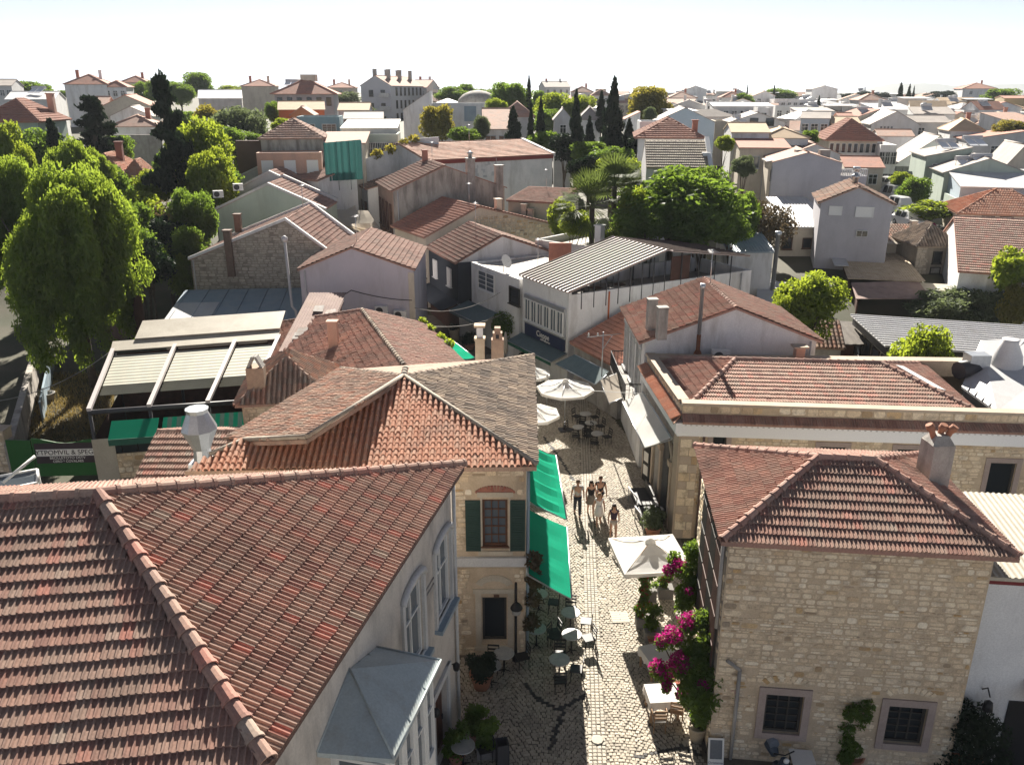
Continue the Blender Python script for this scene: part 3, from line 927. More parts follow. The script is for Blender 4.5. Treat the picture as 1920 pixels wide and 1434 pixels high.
for a, z, w, h in ((7.3, 4.6, 1.3, 2.15), (9.675, 4.55, 1.25, 2.15)):
    FA.win(a, z, w, h, 'c', WFRAME, GLASSB, out=-.12)
    mb = MB()
    for sx in (-1, 1): FA.box(mb, a + sx * (w / 2 + .09) - .08, a + sx * (w / 2 + .09) + .08, z - .05, z + h + .1, .0, .07)
    pts = []
    for k in range(9):
        q = pi * k / 8
        pts.append(FA.pt(a - cos(q) * (w / 2 + .12), z + h + .08 + sin(q) * .26, .06))
    mb.tube(pts, .09, 6)
    mb.build('window_surround', PALE, A)
    mb = MB(); FA.box(mb, a - w / 2 - .2, a + w / 2 + .2, z - .16, z - .04, 0, .22); mb.build('window_ledge', METALB, A)
mb = MB()
for z in (5.95, 6.12): FA.box(mb, 8.05, 8.9, z, z + .03, .0, .03); FA.box(mb, 10.4, 10.72, z, z + .03, 0, .03)
mb.build('moulding', CEMENT, A)
d = MB(); FA.box(d, 8.55, 9.65, .05, 2.45, -.2, -.14); dd = d.build('door', BFRAME, A)
d = MB(); FA.box(d, 9.5, 9.56, 1.05, 1.2, -.14, -.08); d.build('handle', METALD, dd)
d = MB()
for k in range(2): FA.box(d, 8.68 + k * .5, 9.02 + k * .5, .3, 2.1, -.14, -.12)
d.build('door_panel', WOODD, dd)
mb = MB(); FA.box(mb, 8.3, 8.5, 0, 2.75, 0, .06); FA.box(mb, 9.7, 9.9, 0, 2.75, 0, .06); FA.box(mb, 8.25, 9.95, 2.55, 2.75, .01, .09); mb.build('door_surround', PALE, A)
for a in (8.15, 10.05):
    q = FA.pt(a, 2.35, .2)
    o = MB().lathe([(.02, .0), (.09, .03), (.11, .2), (.03, .28)], q, 6).tube([FA.pt(a, 2.5, 0), FA.pt(a, 2.62, .2), q + V((0, 0, .28))], .015, 5).build('wall_lantern', BLACK, A)
FA.box(MB(), 0, 1, 0, 1, 0, 1)
mb = MB().tube([FA.pt(10.6, .1, .08), FA.pt(10.6, 8.2, .08)], .05, 8); mb.build('downpipe', PALE, A)
# bay
u0, u1, pr = 2.4, 5.25, 1.35
a_, b_, c_ = FA.pt(2.05, 6.75, .01), FA.pt(3.63, 7.35, .01), FA.pt(5.0, 6.85, .01)
e1, e2, e3 = FA.pt(u0, 6.55, pr), FA.pt(u1, 6.55, pr), FA.pt(u1 - .05, 6.65, .01)
bay = MB()
for aa, bb, oo in ((u0 + .1, u0 + .1, 0),): pass
iu0, iu1, ip = u0 + .15, u1 - .15, pr - .15
z0b, z1b = 3.7, 6.48
def baywall(P0, P1, nwin):
    f = Fac(A, P0, P1)
    mb = MB()
    hs = []
    w = f.w / nwin
    for i in range(nwin): hs.append((i * w + .09, (i + 1) * w - .09, 4.4, 6.25))
    wallh(mb, P0, f.u, f.w, z0b, z1b, hs, .1)
    mb.build('bay_wall', WFRAME, A)
    for h in hs: f.win((h[0] + h[1]) / 2, 4.4, h[1] - h[0], 1.85, 'ch', WFRAME, GLASSB, False, out=-.04)
q0, q1, q2, q3 = FA.pt(iu0, 0, 0), FA.pt(iu0, 0, ip), FA.pt(iu1, 0, ip), FA.pt(iu1, 0, 0)
baywall(q0, q1, 1); baywall(q1, q2, 4); baywall(q2, q3, 1)
MB().prism([q0, q1, q2, q3], z0b - .1, z0b).build('bay_floor', WFRAME, A)
mb = MB()
for f in ([a_, e1, b_], [b_, e1, e2, c_], [c_, e2, e3]): mb.face(f)
for f in ((a_, e1), (e1, e2), (e2, e3)):
    mb.face([f[0] - V((0, 0, .1)), f[1] - V((0, 0, .1)), f[1], f[0]])
br = mb.build('bay_roof', ZINC, A)
mb = MB()
for f in ((a_, b_), (b_, e1), (c_, e2), (e1, e2)): mb.tube([f[0] + V((0, 0, .015)), f[1] + V((0, 0, .015))], .022, 6)
for k in (.33, .66): mb.tube([b_.lerp(c_, k) + V((0, 0, .012)), e1.lerp(e2, k) + V((0, 0, .012))], .014, 5)
mb.build('seam', ZINC, br)
mb = MB()
for k in (.12, .5, .88):
    t = lerp(iu0, iu1, k)
    mb.obox(FA.pt(t - .06, 2.9, 0), FA.u * .12, FA.n * .7, (0, 0, .7))
mb.build('bracket', WFRAME, A)

# ---------------------------------------------------------------- stone house with the green shutters
B = thing('stone_corner_house', 'honey stone house with green window shutters and orange barrel tiles on its front roof slope', 'house', (-4, 28, 0))
bFL, bFR, bAP, bBR, bBL, bL = V((-9.97, 22.85, 7.1)), V((.76, 23.17, 7.1)), G(757, 708, 8.55), V((.93, 34.44, 7.1)), V((-7.1, 32.6, 7.1)), V((-9.47, 25.24, 7.1))
def rayplane(px, py, a, b, c):
    n = (b - a).cross(c - a); r = ray(px, py); o = V((0, 0, CAMH))
    return o + r * ((a - o).dot(n) / r.dot(n))
K1, K2 = rayplane(575, 824, bBL, bL, bAP), rayplane(458, 829, bBL, bL, bAP)
K1f, K2f = rayplane(578, 826, bFL, bFR, bAP), rayplane(440, 832, bFL, bFR, bAP)
mb = MB().slab([bFL, bFR, bAP, K1f, K2f], .14).slab([bFR, bBR, bAP], .14).slab([bBL, bL, K2, K1, bAP], .14).slab([bBR, bBL, bAP], .14)
brf = mb.build('roof', TERRA_M, B)
tiles(brf, [bFL, bFR, bAP, K1f, K2f], 'b', TERRA_N, .19, .27, n=190, seed=4, jit=.012)
tiles(brf, [bFR, bBR, bAP], 'o', TERRA_G, .145, .37, n=110, seed=5, jit=.02)
tiles(brf, [bBL, bL, K2, K1, bAP], 'o', TERRA_M, .145, .37, n=0, seed=6, jit=.02)
caps(brf, bBR + lf, bAP + lf, .1, TERRA_G, .33); caps(brf, bBL + lf, bAP + lf, .1, TERRA_G, .33)
PALECAP = mat('pale_mortar_cap', (.5, .45, .37), c2=(.4, .35, .29), ns=3)
for k in range(3): MB().blob(bAP + V((0, .1 + .22 * k, .12 + .02 * k)), (.12, .13, .1), 6).build('finial_stone', PALECAP, brf)
mb = MB()
for a, b in ((bFR, bAP), (K1, bAP), (K2, K1), (bFL + V((.6, .6, .2)), K2)): mb.tube([a + V((0, 0, .1)), b + V((0, 0, .1))], .075, 6)
mb.build('hip_mortar', MORTAR_D, brf)
FB = Fac(B, (-9.6, 23.35), (.45, 23.38))
bw = [(8.66, 9.46, 4.22, 5.88), (8.62, 9.42, .6, 2.28)]
mb = MB(); wallh(mb, FB.o, FB.u, FB.w, 0, 6.98, bw, .2); bwall = mb.build('wall', MORTAR, B)
hol = [(8.45, 9.66, 4.0, 6.0), (8.3, 9.75, .3, 2.62), (7.9, 10.1, 3.42, 3.9), (8.5, 9.6, 2.6, 3.2), (8.42, 9.72, 6.05, 6.5)]
stones(bwall, FB.pt(7.7, .05), FB.u, FB.w - 7.72, 6.9, [(a - 7.7, b - 7.7, c, d) for a, b, c, d in hol], STONE, 160, 7, (.12, .26), (1.1, 2.2))
mb = MB(); wallh(mb, (.45, 23.38, 0), (.25, 10.7), 10.7, 0, 6.98, [], .2); mb.build('side_wall', WHITE2, B)
mb = MB()
for a, b in (((.7, 34.1), (-7, 32.3)), ((-7, 32.3), (-9.6, 25.2)), ((-9.6, 25.2), (-9.6, 23.35))): mb.face([(*a, 0), (*b, 0), (*b, 6.95), (*a, 6.95)])
mb.build('rear_wall', WHITE2, B)
FB.win(9.06, 4.22, .8, 1.66, 'g', BFRAME, GLASSB, out=-.1)
FB.win(9.02, .6, .8, 1.68, 'n', DFRAME, GLASS, False, out=-.14)
for a0, a1 in ((8.12, 8.6), (9.54, 10.02)):
    mb = MB(); FB.box(mb, a0, a1, 4.05, 5.86, .02, .07); sh = mb.build('shutter', SHUTG, B)
    mb = MB()
    for k in range(20): FB.box(mb, a0 + .05, a1 - .05, 4.12 + k * .083, 4.16 + k * .083, .068, .09)
    mb.build('louvre', SHUTG, sh)
for nm, z0, z1, a0, a1, t in (('upper', 4.05, 5.98, 8.6, 9.54, .05), ('lower', .4, 2.45, 8.42, 9.62, .16)):
    mb = MB(); FB.box(mb, a0 - t * .2, a0 + t, z0, z1, .0, .05); FB.box(mb, a1 - t, a1 + t * .2, z0, z1, 0, .05)
    FB.box(mb, a0 - .1, a1 + .1, z1, z1 + .16, 0, .065); FB.box(mb, a0 - .08, a1 + .08, z0 - .14, z0, 0, .1)
    mb.build('window_surround', TRIMW, B)
mb = MB(); FB.box(mb, 7.7, 10.06, 3.5, 3.82, 0, .12); mb.build('string_course', PALE, B)
for (a, zc, r, n, r2) in ((9.07, 6.0, .58, 15, .32), (9.02, 2.62, .55, 21, .5)):
    for k in range(n):
        q = pi * (.12 + .76 * (k + .5) / n)
        c = FB.pt(a + cos(q) * r, zc + sin(q) * r2 * .8, .0)
        rd = (FB.u * cos(q) + V((0, 0, 1)) * sin(q)); tg = (FB.u * -sin(q) + V((0, 0, 1)) * cos(q))
        wd = pi * .76 * r / n * .42
        mb = MB().obox(c - rd * .11 - tg * wd - FB.n * .01, rd * .22, tg * wd * 2, FB.n * .045)
        mb.build('brick', REDBR if zc > 5 else TRIMW, bwall)
MB().tube([(.52, 23.42, .1), (.52, 23.42, 6.8)], .045, 8).build('downpipe', METALB, B)
mb = MB(); FB.box(mb, 9.0, 9.18, 2.33, 2.42, .066, .08); mb.build('name_plate', BFRAME, B)

# ---------------------------------------------------------------- stone house with hip roof beside the bougainvillea
Cc = thing('stone_hip_house', 'square rubble stone house with brown tiled hip roof, stone framed windows and concrete chimney', 'house', (8.8, 21, 0))
cFL, cFR, cBL, cBR, cA1, cA2 = V((5.33, 18.5, 7.2)), V((12.47, 17.7, 7.2)), V((5.9, 24.45, 7.2)), V((12.9, 23.8, 7.2)), V((8.49, 20.95, 8.4)), V((10.0, 20.8, 8.4))
mb = MB().slab([cFL, cFR, cA2, cA1], .12).slab([cBL, cFL, cA1], .12).slab([cFR, cBR, cA2], .12).slab([cBR, cBL, cA1, cA2], .12)
cr = mb.build('roof', TERRA_B, Cc)
tiles(cr, [cFL, cFR, cA2, cA1], 'm', TERRA, .21, .31, n=170, seed=8)
tiles(cr, [cBL, cFL, cA1], 'm', TERRA_B, .21, .31, n=80, seed=9)
tiles(cr, [cFR, cBR, cA2], 'm', TERRA_B, .21, .31, n=50, seed=10)
tiles(cr, [cBR, cBL, cA1, cA2], 'm', TERRA, .21, .31, n=0, seed=11)
for a, b in ((cFL, cA1), (cFR, cA2), (cBL, cA1), (cBR, cA2), (cA1, cA2)): caps(cr, a + lf, b + lf, .12, TERRA_B, .36)
FC = Fac(Cc, (5.62, 18.85), (12.12, 18.12))
def cpx(x0, y0, x1, y1):
    r = []
    for px, py in ((x0, y0), (x1, y1)):
        q = ray(px, py); c = V((0, 0, CAMH)); t = (FC.o - c).dot(FC.n) / q.dot(FC.n); p = c + q * t
        r.append(((p - FC.o).dot(FC.u), p.z))
    return r[0][0], r[1][0], r[1][1], r[0][1]
cw = [cpx(1437, 1299, 1498, 1376), cpx(1667, 1321, 1726, 1396)]
mb = MB(); wallh(mb, FC.o, FC.u, FC.w, 0, 7.1, cw, .25); cwall = mb.build('wall', MORTAR, Cc)
fr = [(a - .2, b + .2, c - .2, d + .22) for a, b, c, d in cw]
stones(cwall, FC.pt(0, .05), FC.u, FC.w, 7.05, fr, STONE, 285, 12, (.055, .22), (1.0, 3.0), gap=.02, dep=.018, fill=.96)
for (a, b, c, d), (e, f, g, h) in zip(cw, fr):
    FC.win((a + b) / 2, c, round(b - a, 2), round(d - c, 2), 'g', DFRAME, GLASS, False, out=-.16)
    mb = MB(); FC.box(mb, e, a, g, h, 0, .05); FC.box(mb, b, f, g, h, 0, .05); FC.box(mb, a, b, d, h, 0, .048); FC.box(mb, a, b, g, c, 0, .06)
    mb.build('window_surround', TRIMST, Cc)
    for k in range(9):
        q = pi * (.2 + .6 * (k + .5) / 9)
        cc = FC.pt((a + b) / 2 + cos(q) * .75, h - .1 + sin(q) * .42, .0)
        rd = (FC.u * cos(q) + V((0, 0, 1)) * sin(q)); tg = FC.u * -sin(q) + V((0, 0, 1)) * cos(q)
        if cc.z < h + .12: continue
        MB().obox(cc - rd * .1 - tg * .055 - FC.n * .01, rd * .2, tg * .11, FC.n * .03).build('stone', STONE, cwall)
FCl = Fac(Cc, (6.12, 24.1), (5.62, 18.85))
mb = MB(); wallh(mb, FCl.o, FCl.u, FCl.w, 0, 7.1, [], .2); mb.build('side_wall', MORTAR_D, Cc)
stones(Cc.children[-1], FCl.pt(0, .05), FCl.u, FCl.w, 7.0, [(1.2, 5.0, 2.2, 6.8)], STONE, 0, 13, (.1, .24), (1.2, 2.6))
mb = MB(); mb.face([(12.12, 18.12, 0), (12.5, 23.6, 0), (12.5, 23.6, 7.1), (12.12, 18.12, 7.1)]); mb.face([(12.5, 23.6, 0), (6.12, 24.1, 0), (6.12, 24.1, 7.1), (12.5, 23.6, 7.1)]); mb.build('rear_wall', MORTAR_D, Cc)
for k in range(4):
    a0 = 1.25 + k * .93
    mb = MB(); FCl.box(mb, a0, a0 + .88, 2.35, 6.6, .02, .07); sh = mb.build('wooden_screen', DFRAME, Cc)
    mb = MB()
    for j in range(6): FCl.box(mb, a0 + .04 + j * .15, a0 + .09 + j * .15, 2.4, 6.55, .07, .1)
    for j in range(5): FCl.box(mb, a0 + .02, a0 + .86, 2.5 + j * .95, 2.56 + j * .95, .1, .12)
    mb.build('slat', SHUTB if k % 2 else DFRAME, sh)
MB().tube([FC.pt(.62, .05, .08), FC.pt(.62, 3.1, .08)], .055, 8).tube([FC.pt(.62, 3.1, .08), FC.pt(.25, 3.4, .1)], .055, 8).build('downpipe', CEMENT, Cc)
MB().tube([FCl.pt(5.2, 4.3, .1), FCl.pt(5.2, 7.0, .12)], .05, 8).build('downpipe', CEMENT, Cc)
mb = MB().box((11.95, 21.3, 8.05), (.62, .66, 1.4), .1)
vs = [(11.95 + sx * .31, 21.3 + sy * .33, 8.75) for sx, sy in ((-1, -1), (1, -1), (1, 1), (-1, 1))] + [(11.95 + sx * .17, 21.3 + sy * .18, 9.0) for sx, sy in ((-1, -1), (1, -1), (1, 1), (-1, 1))]
mb.mesh(vs, [(0, 1, 5, 4), (1, 2, 6, 5), (2, 3, 7, 6), (3, 0, 4, 7), (4, 5, 6, 7)])
ch = mb.build('chimney', CEMENT, Cc)
for dx, dy, tx, ty in ((-.16, -.05, -.18, .05), (.02, .08, .05, -.1), (.14, -.06, .16, -.08)):
    b = V((11.95 + dx, 21.3 + dy, 8.86))
    MB().tube([b, b + V((tx * .5, ty * .5, .22)), b + V((tx * .7, ty * .7, .3)), b + V((tx * 1.1, ty, .42))], [.085, .08, .12, .1], 9).build('chimney_pot', POTT, ch)

# white neighbour past its far corner
H1 = House('white_corner_building', 'plain white plastered building with dark red band and dark red door awning', V((12.2, 18.75, 6.2)), V((17, 18.2, 6.2)), 3.5, 0, 'mb', .3, WHITE, METALC, 'building', tile=('s', .16, 4.2, 0), cap=False)
mb = MB(); mb.obox(H1.pt('f', -.02, 5.85, .0), H1.u * 4.9, -H1.d * .05, (0, 0, .32)); mb.build('painted_band', mat('burgundy_paint', (.17, .02, .025), rough=.6), H1.root)
mb = MB(); p0 = H1.pt('f', 1.75, 2.95, 0); mb.slab([p0, p0 + H1.u * 2.5, p0 + H1.u * 2.5 - H1.d * 1.0 - V((0, 0, .55)), p0 - H1.d * 1.0 - V((0, 0, .55))], .05); mb.build('door_awning', MATS['burgundy_paint'], H1.root)
mb = MB(); mb.obox(H1.pt('f', 1.5, 0, 0), H1.u * 1.3, -H1.d * .04, (0, 0, 2.2)); mb.build('door', BLACK, H1.root)
mb = MB(); mb.tube([H1.pt('f', .75, 2.5, 0), H1.pt('f', .75, 2.75, .25), H1.pt('f', .75, 2.6, .45)], .02, 6); mb.lathe([(.03, .3), (.12, .22), (.15, .0), (.05, -.05)], H1.pt('f', .75, 2.2, .45), 6); mb.build('wall_lantern', BLACK, H1.root)

# ---------------------------------------------------------------- long parapet building
D = thing('parapet_stone_building', 'long low stone building with tiled hip roof set behind a limestone parapet and white cornice', 'building', (13, 34, 0))
DO = V((6.9, 31.24, 0)); DR = V((22.5, 29.9, 0)); DB = V((6.52, 37.9, 0)); DBR = V((23, 37.2, 0))
FD = Fac(D, DO, DR); FDl = Fac(D, DB, DO)
dw = []
for px, w in ((1347, .55), (1560, 1.0), (1705, 1.0)):
    r = ray(px, 850); c = V((0, 0, CAMH)); t = (FD.o - c).dot(FD.n) / r.dot(FD.n); a = (c + r * t - FD.o).dot(FD.u)
    dw.append((a - w / 2, a + w / 2, 2.7, 4.45 if w > .8 else 4.75))
r = ray(1879, 880); t = (FD.o - V((0, 0, CAMH))).dot(FD.n) / r.dot(FD.n); a = (V((0, 0, CAMH)) + r * t - FD.o).dot(FD.u)
dw.append((a - .5, a + .5, 2.45, 4.0))
mb = MB(); wallh(mb, DO, FD.u, FD.w, 0, 6.05, dw, .22); dwall = mb.build('wall', MORTAR, D)
dfr = [(a - .2, b + .2, c - .2, d + .2) for a, b, c, d in dw]
stones(dwall, FD.pt(.5, 1.6), FD.u, FD.w - .6, 3.3, [(a - .5, b - .5, c - 1.6, d - 1.6) for a, b, c, d in dfr], STONE, 120, 14, (.12, .24), (1.2, 2.6))
stones(dwall, FD.pt(.0, 5.72), FD.u, FD.w, .36, [], STONE, 60, 15, (.3, .36), (.8, 1.9), regular=1)
for (a, b, c, d), (e, f, g, h) in zip(dw, dfr):
    FD.win((a + b) / 2, c, round(b - a, 2), round(d - c, 2), 'n', DFRAME, GLASS, False, out=-.14)
    mb = MB(); FD.box(mb, e, a, g, h, 0, .05); FD.box(mb, b, f, g, h, 0, .05); FD.box(mb, a, b, d, h, 0, .048); FD.box(mb, a, b, g, c, 0, .06); mb.build('window_surround', TRIMST, D)
mb = MB(); wallh(mb, DB, FDl.u, FDl.w, 0, 6.05, [(FDl.w - 2.6, FDl.w - .9, 0, 3.9), (.8, 2.4, 0, 3.6)], .35); dl = mb.build('side_wall', CEMENT, D)
stones(dl, FDl.pt(0, 5.72), FDl.u, FDl.w, .36, [], STONE, 0, 16, (.3, .36), (.8, 1.9), regular=1)
mb = MB()
for f in (FD, FDl):
    f.box(mb, -.02, f.w + (.02 if f is FD else -.365), 6.05, 6.17, -.36, .1)
mb.build('parapet_coping', COPING, D)
mb = MB()
for a, b in ((DR, DBR), (DBR, DB)): mb.face([(a.x, a.y, 0), (b.x, b.y, 0), (b.x, b.y, 6), (a.x, a.y, 6)])
mb.obox(V((6.6, 37.3, 5.4)), V((16, -.7, 0)), V((0, .6, 0)), (0, 0, .75))
mb.build('rear_wall', COPING, D)
mb = MB()
for f in (FD, FDl):
    f.box(mb, 0 if f is FD else -.02, f.w + .3 if f is FDl else f.w, 4.92, 5.38, 0, .3); f.box(mb, 0, f.w + .22 if f is FDl else f.w, 4.78, 4.92, 0, .2)
mb.build('cornice', mat('cornice_white', (.82, .82, .82), fine=.04), D)
mb = MB()
for k in range(70): FD.box(mb, .1 + k * .22, .18 + k * .22, 5.28, 5.32, .3, .312)
mb.build('dentil_ornament', PALE, D, kind='stuff')
for f, m in ((FD, TERRA_B), (FDl, TERRA_N)):  # shaded front ledge browner, sunlit side ledge more orange: light put into colour
    a, b = f.pt(-.0, 5.44, .42), f.pt(f.w + (.42 if f is FDl else 0), 5.44, .42); c, d = f.pt(f.w, 5.68, .0), f.pt(0, 5.68, .0)
    q = MB().slab([a, b, c, d], .06).build('ledge_roof', m, D)
    tiles(q, [a, b, c, d], 'm', m, .22, .42, n=0, seed=17, jit=.004)
ez = 5.9
rA, rB, rC, rD_ = V((7.35, 31.7, ez)), V((18.6, 30.75, ez)), V((19.3, 37.0, ez)), V((7.0, 37.9, ez))
r1, r2 = V((10.0, 35.3, 6.65)), V((16.3, 34.75, 6.65))
mb = MB().slab([rA, rB, r2, r1], .1).slab([rD_, rA, r1], .1).slab([rB, rC, r2], .1).slab([rC, rD_, r1, r2], .1)
dr = mb.build('roof', TERRA_B, D)
tiles(dr, [rA, rB, r2, r1], 'm', TERRA, .22, .32, n=110, seed=18); tiles(dr, [rD_, rA, r1], 'm', TERRA_B, .22, .32, n=0, seed=19); tiles(dr, [rB, rC, r2], 'm', TERRA_B, .22, .32, n=0, seed=20)
for a, b in ((rA, r1), (rB, r2), (rD_, r1), (rC, r2), (r1, r2)): caps(dr, a + lf, b + lf, .12, TERRA_B, .38, single=True)
MB().slab([(7.0, 32.0, 5.55), (19.0, 30.95, 5.55), (19.4, 37.1, 5.55), (6.7, 37.6, 5.55)], .1).build('gutter_floor', CEMENT, D)
mb = MB(); mb.slab([V((16.9, 34.6, 6.66)), V((17.25, 34.6, 6.6)), V((18.2, 32.6, 6.2)), V((17.8, 32.65, 6.28))], .05); mb.build('skylight', WFRAME, dr)
ch = MB().box((13.6, 37.4, 6.3), (.42, .42, .6)).build('chimney', PINKP, D); MB().box((13.6, 37.4, 6.66), (.7, .6, .08)).build('chimney_cap', COPING, ch)
for (a, w, h) in ((FDl.w - 1.75, 1.7, 3.9), (1.6, 1.6, 3.6)):
    mb = MB(); FDl.box(mb, a - w / 2 + .02, a + w / 2 - .02, .02, h - .02, -.33, -.28); dd = mb.build('arched_door', DFRAME, D)
    mb = MB()
    for k in range(4): FDl.box(mb, a - w / 2 + .08 + k * w / 4.2, a - w / 2 + .3 + k * w / 4.2, .6, h - .9, -.28, -.26)
    mb.build('pane', GLASS, dd)
    mb = MB(); pts = [FDl.pt(a - w / 2 * cos(pi * k / 12) * 1.08, h - w / 2 + sin(pi * k / 12) * w / 2 * 1.1, .04) for k in range(13)]; mb.tube(pts, .1, 6)
    for sx in (-1, 1): FDl.box(mb, a + sx * w * .54 - .14, a + sx * w * .54 + .14, 0, h - w / 2, 0, .12); FDl.box(mb, a + sx * w * .54 - .2, a + sx * w * .54 + .2, h - w / 2 - .1, h - w / 2 + .15, 0, .2)
    mb.build('arch_surround', COPING, D)
mb = MB(); FD.box(mb, 0, .75, 0, 4.78, 0, .08); FDl.box(mb, FDl.w - .7, FDl.w + .06, 0, 4.77, 0, .07); pil = mb.build('corner_pier', COPING, D)
k = 0
z = .05
while z < 4.6:
    h = .38
    for j in range(2):
        a0 = .02 + j * .37 + (.12 if k % 2 else 0) * (j == 1)
        mb = MB(); FD.box(mb, a0, min(.73, a0 + .34 + (.1 if (k % 2 and j == 0) else 0)), z, z + h - .015, .08, .1); mb.build('stone', STONE if (j + k) % 3 else COPING, pil)
    z += h; k += 1
MB().tube([FD.pt(.95, .05, .1), FD.pt(.95, 4.75, .1)], .055, 8).build('downpipe', BROWNP, D)
# ---------------------------------------------------------------- buildings along and behind the street
def gable_coping(h, m, f='f', t=.3, up=.12, ro=.5):
    """coping along a front gable, standing above the tiles"""
    mb = MB()
    c = h.w * ro; zr = h.ez + h.rise
    tt = -.1 if f == 'f' else h.dep - t + .1
    for a, za, b, zb in ((-.15, h.ez, c, zr), (c, zr, h.w + .15, h.ez)):
        mb.slab([h.L(a, tt, za + up), h.L(b, tt, zb + up), h.L(b, tt + t, zb + up), h.L(a, tt + t, za + up)], up + .1)
    return mb.build('gable_coping', m, h.root)
def curvewin(h, f, a, z, w, hh, fm, pm):
    """tall arched window"""
    return h.win(f, a, z, w, hh, 'g', fm, pm, True)
TM = ('c', .24, .36, 0)

E1 = House('white_gable_house', 'white gable house with red tiled roof, two square chimneys and a tall steel flue', V((6.41, 38.19, 6.75)), V((14.69, 38.3, 6.75)), 6.4, 0, 'gy', 1.6, WHITE, TERRA_B, tile=('m', .24, .34, 90), ro=.51, oh=.3, og=.12, capm=TERRA_R and TERRA)
for px, py0, py1 in ((1221, 605, 563), (1240, 622, 582)):
    p = G(px, py0, 7.35)
    MB().box((p.x, p.y, 7.75), (.45, .4, 1.5), .1).box((p.x, p.y, 8.53), (.52, .47, .07), .1).build('chimney', CEMENT, E1.root)
for k, px in enumerate((1176, 1189, 1207)):
    a = 1.0 + k * 2.0
    E1.win('l', a, 3.6, 1.0, 2.6, 'g', PALE, GLASS)
    mb = MB(); mb.tube([E1.pt('l', a - .6 * cos(pi * j / 10), 6.0 + .4 * sin(pi * j / 10), .06) for j in range(11)], .1, 6)
    mb.build('window_arch', PALE, E1.root)
mb = MB(); mb.obox(E1.pt('l', .3, 3.3, 0), E1.org['l'][1] * 5.6, E1.org['l'][2] * .8, (0, 0, .14)); bal = mb.build('balcony', CEMENT, E1.root)
mb = MB()
for j in range(30): mb.tube([E1.pt('l', .3 + j * .193, 3.44, .78), E1.pt('l', .3 + j * .193, 4.3, .78)], .014, 4)
for a in (.3, 5.9):
    for j in range(5): mb.tube([E1.pt('l', a, 3.44, j * .19), E1.pt('l', a, 4.3, j * .19)], .014, 4)
mb.tube([E1.pt('l', .3, 4.3, 0), E1.pt('l', .3, 4.3, .78), E1.pt('l', 5.9, 4.3, .78), E1.pt('l', 5.9, 4.3, 0)], .03, 5)
mb.build('railing', BLACK, bal)
p = G(1290, 655, 5.7)
fl = thing('steel_flue', 'tall shiny steel flue pipe with rusty base rising beside the white gable', 'chimney', (p.x, 37.9, 5.6))
MB().lathe([(.2, 0), (.24, .3), (.22, .5), (.1, .75), (.1, 1.5)], n=12).build('rusty_base', mat('rust', (.25, .1, .05), c2=(.12, .06, .04), ns=6), fl, world=False)
MB().lathe([(.095, 1.5), (.095, 3.7), (.13, 3.72), (.13, 3.95), (.09, 3.96)], n=12).build('pipe', METALG, fl, world=False)
ac_unit('grey outdoor unit standing against the white gable beside the flue', (10.0, 38.05, 5.75), 0)

F0 = House('white_flat_house', 'small white flat roofed house with big window between the dark house and the glazed restaurant', V((-3.05, 61.2, 6.0)), V((.5, 55.15, 6.0)), 8.2, 0, 'flat', 0, WHITE, METALC, par=.12, flatm=mat('pale_roof_felt', (.5, .47, .43), c2=(.42, .39, .36), ns=.8, stain=(.25, .23, .22), sa=.5, ssc=.6, sstr=(1, 1, 1)))
F0.winpx('f', 897, 503, 929, 552, 'd', WFRAME, GLASSB)
F0.winpx('f', 956, 535, 976, 575, 'n', DFRAME, GLASS)
F1 = House('terrace_restaurant', 'white restaurant with glazed front, navy sign and ribbed metal roof over its open terrace', V((.72, 54.95, 6.1)), V((3.53, 50.08, 6.1)), 15.5, 0, 'flat', 0, WHITE, METALC, 'restaurant', par=1.0, flatm=CEMENT)
mb = MB(); mb.obox(F1.pt('f', 0, 6.1, -.2), F1.u * F1.w, F1.d * -.2, (0, 0, .2)); mb.build('upper_wall', WHITE, F1.root)
def canopy(h, name, s0, s1, t0, t1, z0, z1, m, n, along='t'):
    mb = MB().slab([h.L(s0, t0, z0), h.L(s1, t0, z0), h.L(s1, t1, z1), h.L(s0, t1, z1)], .07)
    o = mb.build(name, m, h.root)
    mb = MB()
    for k in range(n + 1):
        s = lerp(s0, s1, k / n)
        a, b = h.L(s, t0, z0), h.L(s, t1, z1)
        mb.obox(a - h.u * .035, h.u * .07, b - a, (0, 0, .07))
    mb.build('rib', mat('dark_brown_rib', (.1, .07, .06)) if m is METALR else m, o)
    return o
canopy(F1, 'terrace_roof', -.15, 5.85, -.2, 7.6, 6.35, 8.3, METALR, 14)
canopy(F1, 'rear_canopy', .3, 6.3, 7.6, 14.5, 8.28, 7.3, METALR, 12)
mb = MB()
for t in range(1, 9): mb.tube([F1.L(5.6, t * .95, 5.1), F1.L(5.6, t * .95, 6.3 + .25 * t * .95 - .1)], .05, 5)
for t in (9, 10.5, 12, 13.5): mb.tube([F1.L(5.6, t, 5.1), F1.L(5.6, t, 8.2 - (t - 7.6) * .14)], .05, 5); mb.tube([F1.L(.5, t, 5.1), F1.L(.5, t, 8.2 - (t - 7.6) * .14)], .05, 5)
mb.tube([F1.L(5.6, 0, 6.28), F1.L(5.6, 7.6, 8.2)], .05, 5)
mb.build('post', METALD, F1.root, kind='stuff')
mb = MB(); mb.obox(F1.pt('r', 8.2, 6.0, -.1), F1.d * 1.6, F1.u * -.08, (0, 0, 1.7)); sc = mb.build('wooden_screen', WOODD, F1.root)
for a0, a1 in ((.6, 1.3), (1.35, 2.1), (2.15, 2.9), (2.95, 3.7), (3.75, 4.5), (4.55, 5.3)): F1.win('f', (a0 + a1) / 2, 3.45, .74, 1.5, 'v', WFRAME, GLASSB, out=.14)
